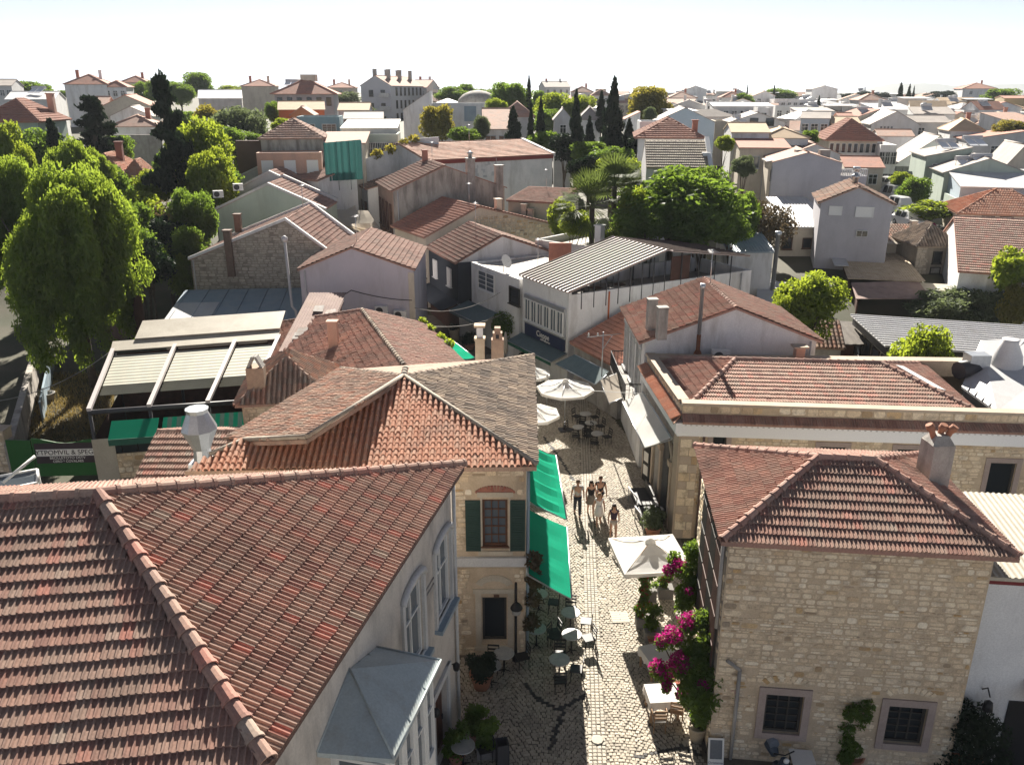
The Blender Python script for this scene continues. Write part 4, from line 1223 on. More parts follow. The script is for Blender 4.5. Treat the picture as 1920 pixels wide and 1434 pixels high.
mb = MB(); mb.obox(F1.pt('f', .5, 4.95, 0), F1.u * 4.9, -F1.d * .2, (0, 0, .22)); mb.obox(F1.pt('f', .5, 3.2, 0), F1.u * 4.9, -F1.d * .14, (0, 0, .25)); mb.obox(F1.pt('f', .5, 3.45, 0), F1.u * 4.9, -F1.d * .12, (0, 0, 1.5)); mb.build('glazed_bay', METALG, F1.root)
mb = MB(); mb.obox(F1.pt('f', .55, 2.4, 0), F1.u * 4.8, -F1.d * .16, (0, 0, .8)); sg = mb.build('sign_board', SIGNB, F1.root)
def lettering(par, txt, p, size, ang, m, tilt=90, align='CENTER', name='lettering', ext=.006):
    cu = bpy.data.curves.new('lettering', 'FONT')
    cu.body = txt; cu.size = size; cu.extrude = ext; cu.align_x = align; cu.align_y = 'CENTER'
    cu.materials.append(m)
    ob = bpy.data.objects.new('lettering', cu)
    COL.objects.link(ob)
    dg = bpy.context.evaluated_depsgraph_get()
    me = bpy.data.meshes.new_from_object(ob.evaluated_get(dg))
    bpy.data.objects.remove(ob)
    if not me.materials: me.materials.append(m)
    return link(name, me, par, V(p) - worg(par) if par else p, (radians(tilt), 0, ang))
lettering(sg, 'Cieppe', F1.pt('f', 2.9, 2.85, .175), .55, F1.ang('f'), SIGNW)
lettering(sg, 'cafe restaurant', F1.pt('f', 3.2, 2.55, .175), .2, F1.ang('f'), SIGNW)
for a in (2.2,): MB().tube([F1.pt('r', 3.05, 2.9, .05), F1.pt('r', 3.05, 6.0, .05)], .06, 6).build('downpipe', mat('orange_pipe', (.5, .14, .05), rough=.6), F1.root)
Hlow = House('low_tiled_shop', 'low shop with plain red tiled roof squeezed between the terrace restaurant and white gable house', V((3.9, 49.4, 3.35)), V((6.1, 44.7, 3.35)), 4.6, 0, 'mb', 1.9, CEMENT, TERRA_R, 'shop', tile=('m', .24, .34, 0), capm=TERRA_R, cap=False)
HB2 = House('flat_roof_annex', 'pale flat roof annex with white chimney behind the ribbed terrace roof', GY(1003, 452, 66), GY(1120, 462, 62), 9, 0, 'flat', 0, PALE, CEMENT, 'annex', par=.5, flatm=MATS['pale_roof_felt'])
HB2.chim(5.2, 1.5, HB2.ez - .5, HB2.ez + 1.4, .55, WHITE)
mb = MB().box(tuple(GY(1050, 475, 59)), (1.6, .3, 1.5)); mb.build('brick_screen', REDBR, HB2.root)
dish('white satellite dish on the flat roof annex', tuple(GY(1128, 440, 66)), .6, .5)

G1 = House('dark_slate_house', 'small house painted dark slate with white roller shutters under a red tiled roof', V((-6.9, 68.7, 5.9)), V((-4.1, 62, 5.9)), 8.4, 0, 'gx', 1.75, WHITE, TERRA_B, tile=TM, ro=.43, og=.1, capm=TERRA)
mb = MB(); mb.obox(G1.pt('f', -.05, 2.6, .0), G1.u * (G1.w + .1), -G1.d * .04, (0, 0, 3.15)); mb.obox(G1.pt('r', -.04, 2.6, 0), G1.d * 1.75, G1.u * .04, (0, 0, 3.2)); mb.build('dark_cladding', NAVY, G1.root)
mb = MB(); mb.obox(G1.pt('f', 0, 0, .0), G1.u * G1.w, -G1.d * .05, (0, 0, 2.5)); mb.build('shop_front', WOODD, G1.root)
for x0, y0, x1, y1 in ((812, 488, 824, 516), (838, 498, 851, 531)):
    a0, z1 = G1.at('f', x0, y0); a1, z0 = G1.at('f', x1, y1)
    G1.win('f', (a0 + a1) / 2, 3.6, 1.0, 1.45, 's', WFRAME, out=.07)
mb = MB(); mb.slab([G1.pt('f', -.2, 2.75, .05), G1.pt('f', 7.4, 2.75, .05), G1.pt('f', 7.4, 2.25, 1.5), G1.pt('f', -.2, 2.25, 1.5)], .06); mb.build('shop_canopy', NAVY, G1.root)
q = G1.pt('r', 2.9, 4.6, .02); ac_unit('white outdoor unit on the white gable beside the dark slate house', tuple(q), G1.ang('r'))

H2 = House('beige_stone_house', 'beige stone house with brown shutters under a wide plain red roof', V((-10.8, 76, 6.5)), V((-7.3, 70, 6.5)), 13, 0, 'gx', 2.15, CREAM, TERRA_B, tile=TM, ro=.39, og=.2, capm=TERRA_R)
for x0, y0, x1, y1 in ((746, 445, 760, 478), (772, 450, 790, 490)):
    a0, z1 = H2.at('f', x0, y0); a1, z0 = H2.at('f', x1, y1); a = (a0 + a1) / 2
    H2.win('f', a, 3.5, 1.0, 2.1, 'v', WFRAME, GLASS)
    for s in (-.78, .78):
        MB().obox(H2.pt('f', a + s - .25, 3.5, .0), H2.u * .5, -H2.d * .05, (0, 0, 2.1)).build('shutter', SHUTB, H2.root)
mb = MB(); mb.slab([H2.pt('f', 0, 2.9, 0), H2.pt('f', 7, 2.9, 0), H2.pt('f', 7, 2.4, 1.4), H2.pt('f', 0, 2.4, 1.4)], .06); mb.build('shop_canopy', WOODD, H2.root)
mb = MB(); mb.obox(H2.pt('f', 0, 0, 0), H2.u * H2.w, -H2.d * .05, (0, 0, 2.4)); mb.build('shop_front', WOODD, H2.root)
H2.chim(6.3, 7.4, 7.4, 9.0, .5, CREAM)
stones(H2.root.children[0], H2.pt('r', 4.6, 5.2), H2.d, 8, 2.6, [], STONE, 0, 21, (.2, .34), (1.2, 2.4), clip=lambda x, z: z < 3.0 - max(0, x - .5) * .24)

I3 = House('grey_cement_house', 'tall house with bare weathered grey cement gable and brick red front with tall windows', V((-13.6, 86, 9.4)), V((-11, 78, 9.4)), 10.8, 0, 'gx', 2.1, GREYP, TERRA_B, tile=TM, ro=.46, og=.1, capm=TERRA)
mb = MB(); mb.obox(I3.pt('f', 0, 0, 0), I3.u * I3.w, -I3.d * .05, (0, 0, 9.3)); mb.build('front_facing', mat('rosy_plaster', (.4, .28, .23), c2=(.33, .23, .19), ns=1), I3.root)
for k in range(4): I3.win('f', 1.2 + k * 2.0, 5.4, .9, 2.6, 'g', SHUTB, mat('shutter_fill', (.2, .1, .07), rough=.7), out=.09)
for k in range(4): I3.win('f', 1.2 + k * 2.0, 1.0, .9, 2.6, 'd', WOODD, GLASS, out=.09)
I3.chim(8.15, 7.5, 8, 12.0, .75, CEMENT); I3.chim(8.2, 10.3, 6, 11.3, .7, CEMENT); I3.chim(1.5, 4.6, 11, 12.4, .5, REDBR)
mb = MB(); p = I3.L(8.15, 7.5, 12.1); mb.lathe([(.2, 0), (.2, .4), (.32, .42), (.1, .6)], p, 10); mb.build('chimney_cowl', METALG, I3.root)

K4 = House('cream_annex', 'pale cream lean-to house with thin red roof edge behind the grey cement house', GY(953, 366, 81), GY(1046, 389, 79), 6, 1, 'mb', .7, mat('lime_cream', (.55, .56, .45), c2=(.48, .48, .38), ns=.7, stain=(.33, .3, .25), sa=.5), TERRA_B, tile=TM, cap=False)
K4.chim(1.9, -.5, 4, K4.ez - .3, .5, CREAM); K4.chim(2.6, -.6, 4, K4.ez - .7, .5, CREAM)
J5 = House('long_white_warehouse', 'long white windowless warehouse with red eaves and broad tiled roof', GY(800, 300, 90), GY(1036, 290, 99), 13, 3, 'gx', 1.35, WHITE2, TERRA_P, 'warehouse', tile=('c', .3, .5, 0), og=.06, oh=.1, capm=mat('pink_tile_big', (.42, .22, .15), c2=(.34, .2, .15), ns=.6, ramp=[(0, (.58, .35, .26)), (.5, (.7, .43, .32)), (1, (.64, .45, .35))]))
mb = MB(); mb.obox(J5.pt('f', -.05, J5.ez - .45, 0), J5.u * (J5.w + .1), -J5.d * .12, (0, 0, .4)); mb.build('eave_board', mat('dark_red_paint', (.2, .05, .045)), J5.root)
mb = MB(); mb.slab([J5.L(J5.w - .1, -.1, J5.ez + .14), J5.L(J5.w + .35, -.1, J5.ez + .14), J5.L(J5.w + .35, 6.5, J5.ez + 1.52), J5.L(J5.w - .1, 6.5, J5.ez + 1.52)], .35); mb.build('gable_coping', WHITE, J5.root)
a, z = J5.at('f', 900, 315)
GRAF = mat('faded_graffiti', (.42, .45, .48), fine=0)
mb = MB()
for k in range(26): aa = a - 2.4 + rr.random() * 5; zz = z - 1.2 + rr.random() * 1.8; mb.obox(J5.pt('f', aa, zz, .0), J5.u * rr.uniform(.05, .5), -J5.d * .012, (0, 0, rr.uniform(.05, .5)))
mb.build('graffiti', GRAF, J5.root)
w0, w1, w2 = GY(655, 310, 92), GY(782, 260, 97), GY(822, 257, 97)
mb = MB(); z0 = 2.5
for a, b in ((w0, w1), (w1, w2)):
    mb.mesh([(a.x, a.y, z0), (b.x, b.y, z0), tuple(b), tuple(a), (a.x, a.y + .3, z0), (b.x, b.y + .3, z0), (b.x, b.y + .3, b.z), (a.x, a.y + .3, a.z)], [(0, 1, 2, 3), (5, 4, 7, 6), (3, 2, 6, 7)])
tag(mb.build('boundary_wall', WHITE2), 'old white boundary wall with sloping top rising to the long warehouse', 'wall')
for nm, lab, x0, y0, x1, y1, Y0, Y1, m in (('shop_house', 'little white house with weathered tile roof beside the white sails, its shutters brown', 669, 344, 689, 352, 95, 89, WHITE), ('shop_house', 'narrow old house with broken tile roof at the far bend of the street', 655, 330, 668, 338, 100, 95, PALE)):
    h = House(nm, lab, GY(x0, y0, Y0), GY(x1, y1, Y1), 5.5, 2, 'mb', 1.3, m, TERRA_B, tile=TM, cap=False, capm=TERRA_M)
    h.win('f', h.w * .4, h.ez - 3, 1, 1.5, 'd', SHUTB, MATS['shutter_fill'])
    h.win('f', h.w * .8, h.ez - 3, 1, 1.5, 'd', SHUTB, MATS['shutter_fill'])
h = House('dark_roof_house', 'low house with dark grey gable behind the white sails', GY(655, 322, 101), GY(735, 322, 101), 5, 3, 'gy', 1.1, PALE, GREYROOF)

# north west side of the street
L6 = House('lilac_gable_house', 'smooth lilac gable wall house with two outdoor units and brown tiled roof', V((-14.3, 55, 6.75)), V((-6.65, 55, 6.75)), 8.2, 0, 'gy', 1.45, LILAC, TERRA_B, tile=('c', .24, .36, 0), ro=.47, og=.08, oh=.12, capm=TERRA_B)
mb = MB(); mb.obox(L6.pt('f', L6.w - .36, 0, 0), L6.u * .4, -L6.d * .03, (0, 0, 6.5)); mb.build('corner_strip', CREAM, L6.root)
for px, py in ((716, 580), (751, 588)):
    a, z = L6.at('f', px, py)
    ac_unit('white outdoor unit on the lilac wall, the one ' + ('nearer the street corner' if px > 730 else 'farther from the street corner'), tuple(L6.pt('f', a, z - .3, .02)), 0)
p = L6.pt('f', -.35, 3.2, .1)
o = thing('vent_pipe', 'white vent pipe with round cowl rising beside the lilac house', 'pipe', (p.x, 54.8, 3))
MB().tube([(0, 0, 0), (-.1, 0, .9), (-.35, .1, 1.2), (-.45, .1, 5.6)], .09, 10).build('pipe', METALW, o, world=False)
MB().lathe([(.1, 5.6), (.2, 5.65), (.22, 5.85), (.05, 6.0)], (-.45, .1, 0), 10).build('cowl', METALW, o, world=False)
M7 = House('stone_gable_house', 'old house with bare grey stone gable edged in white coping', V((-23.9, 61, 6.3)), V((-13.0, 61, 6.3)), 8.2, 0, 'gy', 2.9, MORTAR_D, TERRA_B, tile=TM, ro=.67, og=.02, oh=.1, capm=TERRA_B)
gable_coping(M7, WHITE, ro=.67); gable_coping(M7, WHITE, 'b', .35, .3, .67)
stones(M7.root.children[0], M7.pt('f', 0, 2.5), M7.u, M7.w, 6.6, [], STONE_D, 160, 22, (.13, .3), (1.4, 3.2), clip=lambda x, z: z < 3.6 + min(x * .397, (10.9 - x) * .8), fill=.9)
M7.chim(3.0, -.1, 5.0, 8.35, .5, mat('old_brick_dark', (.2, .14, .11), c2=(.14, .1, .08), ns=3)); M7.chim(1.2, 8.0, 7, 8.4, .5, MATS['old_brick_dark'])
NL = ((405, 608, 393, 345, 76, 'long low house with pale green gable wall and white gable edge', GREENP), (424, 592, 365, 322, 82, 'row house with white parapet gable behind the pale green gable', PALE), (436, 572, 338, 305, 88, 'row house with the farthest white parapet gable of the row', PALE))
for x0, x1, ye, yr, Y, lab, m in NL:
    P, Q = GY(x0, ye, Y), GY(x1, ye, Y); zr = GY((x0 + x1) / 2, yr, Y).z
    h = House('row_house', lab, P, Q, 5.6, 2, 'gy', zr - P.z, m, TERRA_B, tile=TM, og=.02, oh=.05, capm=TERRA_P if 0 else TERRA_B)
    gable_coping(h, PALE, 'f', .45, .12)
    gable_coping(h, PALE, 'b', .4, .35)
for px, py, Y, nm in ((556, 315, 87, 'a'),):
    h = House('annex_house', 'small white house with dark tiled lean-to roof below the pink house', GY(540, 330, 87), GY(597, 340, 84), 5, 2, 'mb', 1.2, WHITE, TERRA_B, tile=TM, cap=False)
    h.win('f', h.w * .75, h.ez - 2.2, .6, .9); h.win('f', h.w * .9, h.ez - 2.1, .6, .9)
for px, py in ((447, 349), (410, 362)):
    ac_unit('outdoor unit standing behind the row house parapets, ' + ('the one higher up' if py < 355 else 'the one lower down'), tuple(GY(px, py + 8, 74.5)), .3)

# old hip roof in the middle
O8 = thing('old_tile_roof_house', 'low old house with patched red hip roof, its ridge running toward the camera', 'house', (-6, 42, 0))
oA, oB, oC, oD = V((-10.6, 36, 4.2)), V((-.35, 36.2, 4.2)), V((-5.5, 50.2, 4.2)), V((-15.5, 50, 4.2))
o1, o2 = V((-5.0, 36.4, 6.0)), V((-8.7, 46.6, 6.05))
mb = MB().slab([oB, oC, o2, o1], .12).slab([oD, oA, o1, o2], .12).slab([oC, oD, o2], .12)
orf = mb.build('roof', TERRA_B, O8)
tiles(orf, [oB, oC, o2, o1], 'o', TERRA, .17, .33, n=110, seed=31, jit=.02); tiles(orf, [oD, oA, o1, o2], 'm', TERRA_B, .23, .35, n=120, seed=32, jit=.02); tiles(orf, [oC, oD, o2], 'm', TERRA_B, .23, .35, n=0, seed=33, jit=.02)
caps(orf, o1 + lf, o2 + lf, .12, TERRA_G, .36); caps(orf, oC + lf, o2 + lf, .1, TERRA_B, .36, False); caps(orf, oD + lf, o2 + lf, .1, TERRA_B, .36, False)
mb = MB()
for a, b in ((oA, oB), (oB, oC), (oC, oD), (oD, oA)):
    c = (oA + oB + oC + oD) / 4; a2, b2 = a.lerp(c, .05), b.lerp(c, .05); mb.face([(a2.x, a2.y, 0), (b2.x, b2.y, 0), (b2.x, b2.y, 4.1), (a2.x, a2.y, 4.1)])
mb.build('wall', CREAM, O8)
sk = [oB.lerp(oC, .55).lerp(o1.lerp(o2, .55), q) + V((0, 0, .1)) for q in (.4, .62)]
mb = MB().slab([sk[0], sk[0] + V((-.35, .9, 0)), sk[1] + V((-.35, .9, 0)), sk[1]], .06); mb.build('skylight', WFRAME, orf)
p = G(628, 672, 4.6); MB().box((p.x, p.y, 5.5), (.5, .4, 2.2)).box((p.x, p.y, 6.64), (.6, .5, .1)).build('chimney', PINKP, O8)
# broken sheds beside it
h = House('rusty_shed', 'tumbledown shed with torn corrugated sheets beside the pergola restaurant', GY(530, 655, 44), GY(600, 655, 44), 6.5, 0, 'mb', 1.2, MORTAR_D, RUSTD, 'shed', tile=('s', .18, 8, 0), cap=False)
mb = MB()
for k in range(14):
    x, y = rr.uniform(.2, h.w - .3), rr.uniform(.3, 5)
    a = h.L(x, y, h.ez + .2 * y + .12)
    mb.slab([a, a + V((.6, .1, rr.uniform(-.08, .1))), a + V((.5, 1.1, rr.uniform(0, .25))), a + V((-.05, 1.0, rr.uniform(0, .25)))], .02)
mb.build('loose_sheet', mat('dull_sheet', (.3, .29, .28), c2=(.22, .17, .14), ns=2), h.root)

# lean-to with blue metal roof
BL = House('metal_roof_annex', 'low annex with pale blue sheet metal roof below the stone gable', V((-23.4, 53.6, 3.3)), V((-14.6, 54.4, 3.3)), 6.2, 0, 'mb', .9, CREAM, METALB, 'annex', cap=False)
mb = MB()
for k in range(7):
    a = BL.L(.2 + k * 1.42, -.2, 3.32); b = BL.L(.2 + k * 1.42, 6.2, 4.22); mb.tube([a, b], .03, 4)
mb.build('seam', METALB, BL.root)
mb = MB().slab([BL.L(-.1, -.2, 3.32), BL.L(2.9, -.2, 3.32), BL.L(2.9, 3.6, 3.87), BL.L(-.1, 3.6, 3.87)], .03); mb.build('white_roof_sheet', METALW, BL.root)
# pergola restaurant
P9 = thing('pergola_restaurant', 'restaurant under a retractable fabric pergola roof with three steel rails and green awnings', 'restaurant', (-17, 41, 0))
fa, fb, ba, bb_ = G(168, 773, 3.55), G(470, 752, 3.55), G(214, 657, 4.5), G(524, 634, 4.5)
bb_ = V((bb_.x, bb_.y, 4.5)); 
def pq(s, t, dz=0):
    q = fa.lerp(fb, s).lerp(ba.lerp(bb_, s), t); return q + V((0, 0, dz))
for k in range(4):
    s = (0, .365, .73, 1.0)[k]
    a, b = pq(s, -.01, .08), pq(s, 1.0, .08); u = (fb - fa).normalized()
    MB().obox(a - u * .1, u * .2, b - a, (0, 0, .16)).build('rail', mat('rail_paint', (.5, .46, .45), rough=.4), P9)
for k in range(3):
    s0, s1 = ((.015, .35), (.38, .715), (.745, .985))[k]
    mb = MB(); n = 13
    t0 = .24
    for j in range(n):
        ta, tb = lerp(t0, .9, j / n), lerp(t0, .9, (j + 1) / n); tm = (ta + tb) / 2
        sag = .025 if j > 2 else .1
        mb.face([pq(s0, ta), pq(s1, ta), pq(s1, tm, -sag), pq(s0, tm, -sag)], 0, True); mb.face([pq(s0, tm, -sag), pq(s1, tm, -sag), pq(s1, tb), pq(s0, tb)], 0, True)
    mb.build('fabric_panel', PERGW, P9)
mb = MB().tube([pq(-.01, 0), pq(1.02, 0)], .12, 6).tube([pq(0, 1), pq(1, 1)], .08, 6)
for s in (0, .365, .73, 1): q = pq(s, 0); mb.tube([(q.x, q.y, 0), q], .08, 6); q = pq(s, 1); mb.tube([(q.x, q.y, 0), q], .08, 6)
mb.build('steel_frame', METALD, P9, kind='stuff')
mb = MB()
q = [pq(-.01, .93, .2), pq(1.0, .93, .2), pq(1.0, 1.06, .35), pq(-.01, 1.06, .35)]
cr_ = mb.slab(q, .05).build('corrugated_strip', METALC, P9); tiles(cr_, q, 's', METALC, .2, 6, seed=40)
q2 = [pq(.12, 1.05, .45), pq(1.0, 1.05, .45), pq(1.0, 1.3, .75), pq(.14, 1.3, .75)]
cr_ = MB().slab(q2, .05).build('corrugated_roof', METALC, P9); tiles(cr_, q2, 's', METALC, .2, 6, seed=41)
nP = (fb - fa).normalized(); nd = V((nP.y, -nP.x, 0))
FP = Fac(P9, fa + nd * .1, fb + nd * .1)
mb = MB(); wallh(mb, FP.o, FP.u, FP.w, 0, 1.35, [], .1); pw = mb.build('wall', MORTAR, P9)
stones(pw, FP.pt(.2, .05), FP.u, FP.w - .3, 1.3, [], STONE, 90, 41, (.22, .34), (.9, 2), dep=.05)
for k in range(9): MB().obox(FP.pt(.5 + k * .72, 1.4, 0), FP.u * .68, FP.n * .03, (0, 0, .75)).build('glass_panel', GLASS, P9)
MB().obox(FP.pt(-.1, .0, .02), FP.u * 1.0, FP.n * .05, (0, 0, 2.2)).build('side_panel', METALC, P9)
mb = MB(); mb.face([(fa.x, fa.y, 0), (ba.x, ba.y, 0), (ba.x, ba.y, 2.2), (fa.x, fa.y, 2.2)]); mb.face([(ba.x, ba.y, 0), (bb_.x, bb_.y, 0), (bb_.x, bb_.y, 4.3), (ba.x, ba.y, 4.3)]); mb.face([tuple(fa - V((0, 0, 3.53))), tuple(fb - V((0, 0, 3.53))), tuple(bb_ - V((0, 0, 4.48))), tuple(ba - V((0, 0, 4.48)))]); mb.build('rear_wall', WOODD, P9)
for k, (a0, a1) in enumerate(((.95, 3.1), (3.3, 5.2), (5.3, 7.2))):
    aw = thing('awning', ('plain flat green awning at the end of the pergola restaurant', 'green striped awning lettered behind the metal cowl', 'green striped awning lettered UADE at the stone end of the pergola restaurant')[k], 'awning', FP.pt((a0 + a1) / 2, 2.3, .1), 0, 'green awnings of the pergola restaurant')
    mb = MB()
    st = 1 if k == 0 else 9
    for j in range(st):
        b0, b1 = lerp(a0, a1, j / st), lerp(a0, a1, (j + 1) / st)
        mm = (0 if k == 0 else j % 2)
        mb.slab([FP.pt(b0, 3.1, .1), FP.pt(b1, 3.1, .1), FP.pt(b1, 2.55, 1.15), FP.pt(b0, 2.55, 1.15)], .02, mm)
    mb.build('canopy', [CGREEN, CDGREEN], aw)
    mb = MB(); mb.obox(FP.pt(a0, 2.25, 1.15), FP.u * (a1 - a0), FP.n * .02, (0, 0, .32)); vl = mb.build('valance', CDGREEN, aw)
    if k: lettering(vl, ('CIPPO', 'UADE')[k - 1], FP.pt(lerp(a0, a1, .55), 2.41, 1.19), .3, FP.a, SIGNW)
# metal exhaust cowl on the roofs
p = G(380, 850, 6.0)
ck = thing('exhaust_cowl', 'large galvanised double cone exhaust cowl above the tiled roofs', 'chimney cowl', (p.x, p.y, 5.2))
MB().lathe([(.34, 0), (.34, .4), (.3, 1.0), (.62, 1.75), (.36, 2.35), (.4, 2.5), (.34, 2.5)], n=10, smooth=False).build('cowl', METALG, ck, world=False)
MB().box((.0, 0, .1), (.8, .8, .9)).build('base', METALG, ck, world=False)
MB().tube([(.4, 0, .6), (1.4, .3, .8), (2.4, .5, .9)], .2, 8).build('duct', METALW, ck, world=False)
# small red roofs before the pergola, and the roof with the broken tiles
h = House('low_red_roof_house', 'low outbuilding with small red hip roof between pergola and big tiled roofs', G(255, 905, 4.2), G(420, 905, 4.2), 5.2, 0, 'gx', 1.0, MORTAR_D, TERRA_B, 'outbuilding', tile=('m', .22, .33, 80), og=.1, capm=TERRA)
h = House('broken_tile_house', 'small house with slipped broken barrel tiles and old brick chimney', G(452, 750, 5.3), G(615, 742, 5.3), 4.6, 0, 'hip', 1.3, MORTAR, TERRA_M, tile=('b', .22, .34, 120), capm=TERRA_M)
stones(h.root.children[0], h.pt('f', 0, 3.4), h.u, h.w, 1.8, [], STONE, 30, 44, (.14, .24), (1.2, 2.2))
p = G(482, 715, 5.9)
c_ = MB().box((p.x, p.y, 6.0), (.75, .6, 1.2), .1).build('chimney', mat('tan_brick', (.42, .29, .2), c2=(.32, .22, .16), ns=4, bump=.5), h.root)
MB().obox((p.x - .35, p.y - .2, 6.6), (.12, 0, 0), (0, .4, 0), (.25, 0, .5)).obox((p.x + .25, p.y - .2, 6.6), (.12, 0, 0), (0, .4, 0), (-.25, 0, .5)).build('clay_hood', CEMENT, c_)
for px, py, lab, st in ((900, 648, 'white lantern shaped chimney above the far edge of the weathered grey roof', 0), (933, 655, 'stepped old tan chimney above the far edge of the weathered grey roof', 1)):
    p = G(px, py + 8, 6.9)
    c_ = thing('roof_chimney', lab, 'chimney', (p.x, p.y, 5.0))
    if st:
        MB().box((0, 0, 1.3), (.55, .45, 2.6)).box((0, 0, 2.75), (.42, .4, .3)).box((0, 0, 3.0), (.26, .35, .25)).build('stack', MATS['tan_brick'], c_, world=False)
        MB().box((.0, -.21, 2.75), (.14, .05, .18)).build('opening', BLACK, c_, world=False)
    else:
        MB().box((0, 0, 1.2), (.42, .4, 2.4)).box((0, 0, 2.45), (.5, .5, .1)).box((0, 0, 3.05), (.5, .5, .1)).build('stack', MORTAR, c_, world=False)
        MB().box((0, 0, 2.75), (.28, .28, .5)).build('lantern', WHITE, c_, world=False)

def aerial(h, a, b, z, t=2.0):
    q = h.L(a, b, z)
    mb = MB().tube([q, q + V((0, 0, t))], .025, 5).tube([q + V((-.05, -.5, t - .1)), q + V((.05, .5, t - .1))], .015, 4)
    for k in range(5): mb.tube([q + V((-.3 + .03 * k, -.45 + .22 * k, t - .1)), q + V((.3 - .03 * k, -.45 + .22 * k, t - .1))], .01, 4)
    return mb.build('aerial', METALG, h.root)
for h_, a, b, z in ((L6, 3.6, 2, 8.1), (M7, 7.2, 6, 9.1), (E1, 4.2, 5, 8.2), (G1, 1.5, 3.6, 7.5), (H2, 5, 5.2, 8.5), (I3, 3, 5.0, 11.4), (J5, 9, 6.4, J5.ez + 1.3), (F0, 3, 4, 5.9), (K4, 2, 5, K4.ez + .6), (F1, 1.0, 14, 5.2), (HB2, 2, 6, HB2.ez - .4)): aerial(h_, a, b, z)
for h_, f, a in ((L6, 'f', .35), (E1, 'f', 8.0), (I3, 'r', .4), (H2, 'f', .2), (F1, 'r', 14.5), (J5, 'f', 8.6), (M7, 'f', .2)):
    MB().tube([h_.pt(f, a, h_.base, .08), h_.pt(f, a, h_.ez - .1, .08)], .05, 6).build('downpipe', PALE, h_.root)
# ---------------------------------------------------------------- the town behind
def far(label, x0, x1, ye, Y, dep, rise, kind, wall, roof, nx=2, rows=1, yaw=0, name='house', ws=.95, wh=1.25, style='c', group=None, fm=None, ro=.5, side=None, sn=2, ch=0, cat='house', oh=.25, tile=None, par=.4, hipf=1.0, og=.15):
    P, Q = GY(x0, ye, Y), GY(x1, ye, Y)
    w = Q.x - P.x
    yaw -= math.degrees(math.atan((P.x + Q.x) / 2 / Y)) * .5
    if yaw:
        Q = P + V((w, w * math.tan(radians(yaw)), 0))
    base = min(T(P.x, Y), T(Q.x, Q.y), P.z - 2.6) - .3
    h = House(name, label, P, Q, dep, base, kind, rise, wall, roof, cat, oh=oh, group=group, ro=ro, tile=tile, par=par, hipf=hipf, og=og)
    if nx: h.grid('f', nx, rows, ws, wh, style, fm)
    if side: h.grid(side, sn, rows, ws, wh, style, fm)
    for k in range(ch):
        a = h.w * (.2 + .55 * k / max(1, ch - 1) if ch > 1 else .7)
        h.chim(a, dep * .6, h.ez, h.ez + rise + .8, .6, wall if k % 2 else REDBR)
    return h
def solar(h, a, b, z, lab=None, rz=0, n=2):
    q = h.L(a, b, z)
    o = thing('solar_heater', lab, 'solar panel', q, rz)
    for k in range(n):
        x = k * 1.15
        MB().obox((x, 0, .15), (1.0, 0, 0), (0, 2.0, .75), (0, -.03, .08)).build('panel', SOLAR, o, world=False)
    MB().tube([(-.1, 2.0, 1.05), (n * 1.15, 2.0, 1.05)], .28, 10).build('tank', METALW, o, world=False)
    mb = MB()
    for x in (0, n * 1.15 - .15): mb.tube([(x, 1.9, 0), (x, 1.9, .9)], .03, 4)
    mb.build('stand', METALG, o, world=False)
    return o
TF = ('c', .3, .42, 0)
# -- west
h = far('large pale green house with red hip roof and closed white shutters', -40, 62, 223, 97, 8.5, 2.1, 'hip', GREENP, TERRA_R, 0, yaw=-8, side=None, tile=TF, oh=.5)
h.win('f', h.w * .62, h.ez - 3.1, 1.15, 2.0, 's'); h.win('r', 2.0, h.ez - 3.1, 1.0, 2.0, 's'); h.win('r', 5.2, h.ez - 3.1, 1.0, 2.0, 's')
mb = MB(); mb.obox(h.pt('f', 0, h.ez - 3.7, 0), h.u * h.w, -h.d * .08, (0, 0, .25)); mb.obox(h.pt('r', 0, h.ez - 3.7, 0), h.d * h.dep, h.u * .08, (0, 0, .25)); mb.build('string_course', mat('green_trim', (.28, .34, .28)), h.root)
h.chim(h.w - .8, 7.0, h.ez, h.ez + 2.6, .7, PINKP)
h = far('low grey house with shiny white metal gable roof and roof boilers', 10, 88, 186, 150, 12, 1.2, 'gx', PALE, WHITEROOF, 0, yaw=4)
solar(h, 3, 3, h.ez + .8, 'solar water heater on the shiny white metal gable roof')
far('tall white house with windowless wall and red hip roof on the skyline', 120, 192, 157, 190, 9, 2.0, 'hip', WHITE, TERRA_R, 0, ch=2)
far('lower white wing of the tall windowless house', 193, 232, 162, 192, 8, 1.2, 'hip', WHITE, TERRA_R, 3, 1)
far('cream house with small hip roof rising behind the bamboo trees', 224, 272, 154, 232, 9, 1.6, 'hip', CREAM, TERRA_R, 0, ch=1)
far('white house at the very edge of the picture beyond the green hip house', -30, 14, 160, 180, 9, 1.2, 'gx', PALE, GREYROOF, 4, 1)
far('old stone house with broad gable and red side roof', 190, 276, 199, 140, 9, 1.7, 'gy', STONE_D, TERRA_R, 0, tile=None)
far('pink tiled cottage adjoining the old stone gable', 164, 196, 196, 143, 7, 1.2, 'gx', STONE_D, TERRA_P, 0)
far('small bright white gable house among dark conifers', 206, 278, 217, 126, 7, 1.3, 'gy', WHITE, GREYROOF, 0)
far('white house with pink hip roof above the long retaining wall', 206, 288, 236, 116, 7, 1.3, 'hip', WHITE, TERRA_P, 0, ch=1)
w_ = GY(212, 253, 113), GY(300, 253, 113)
mb = MB().obox((w_[0].x, 113, 1), w_[1] - w_[0], (0, .4, 0), (0, 0, w_[0].z - 1)); tag(mb.build('retaining_wall', CEMENT), 'long grey cement retaining wall behind the conifers', 'wall')
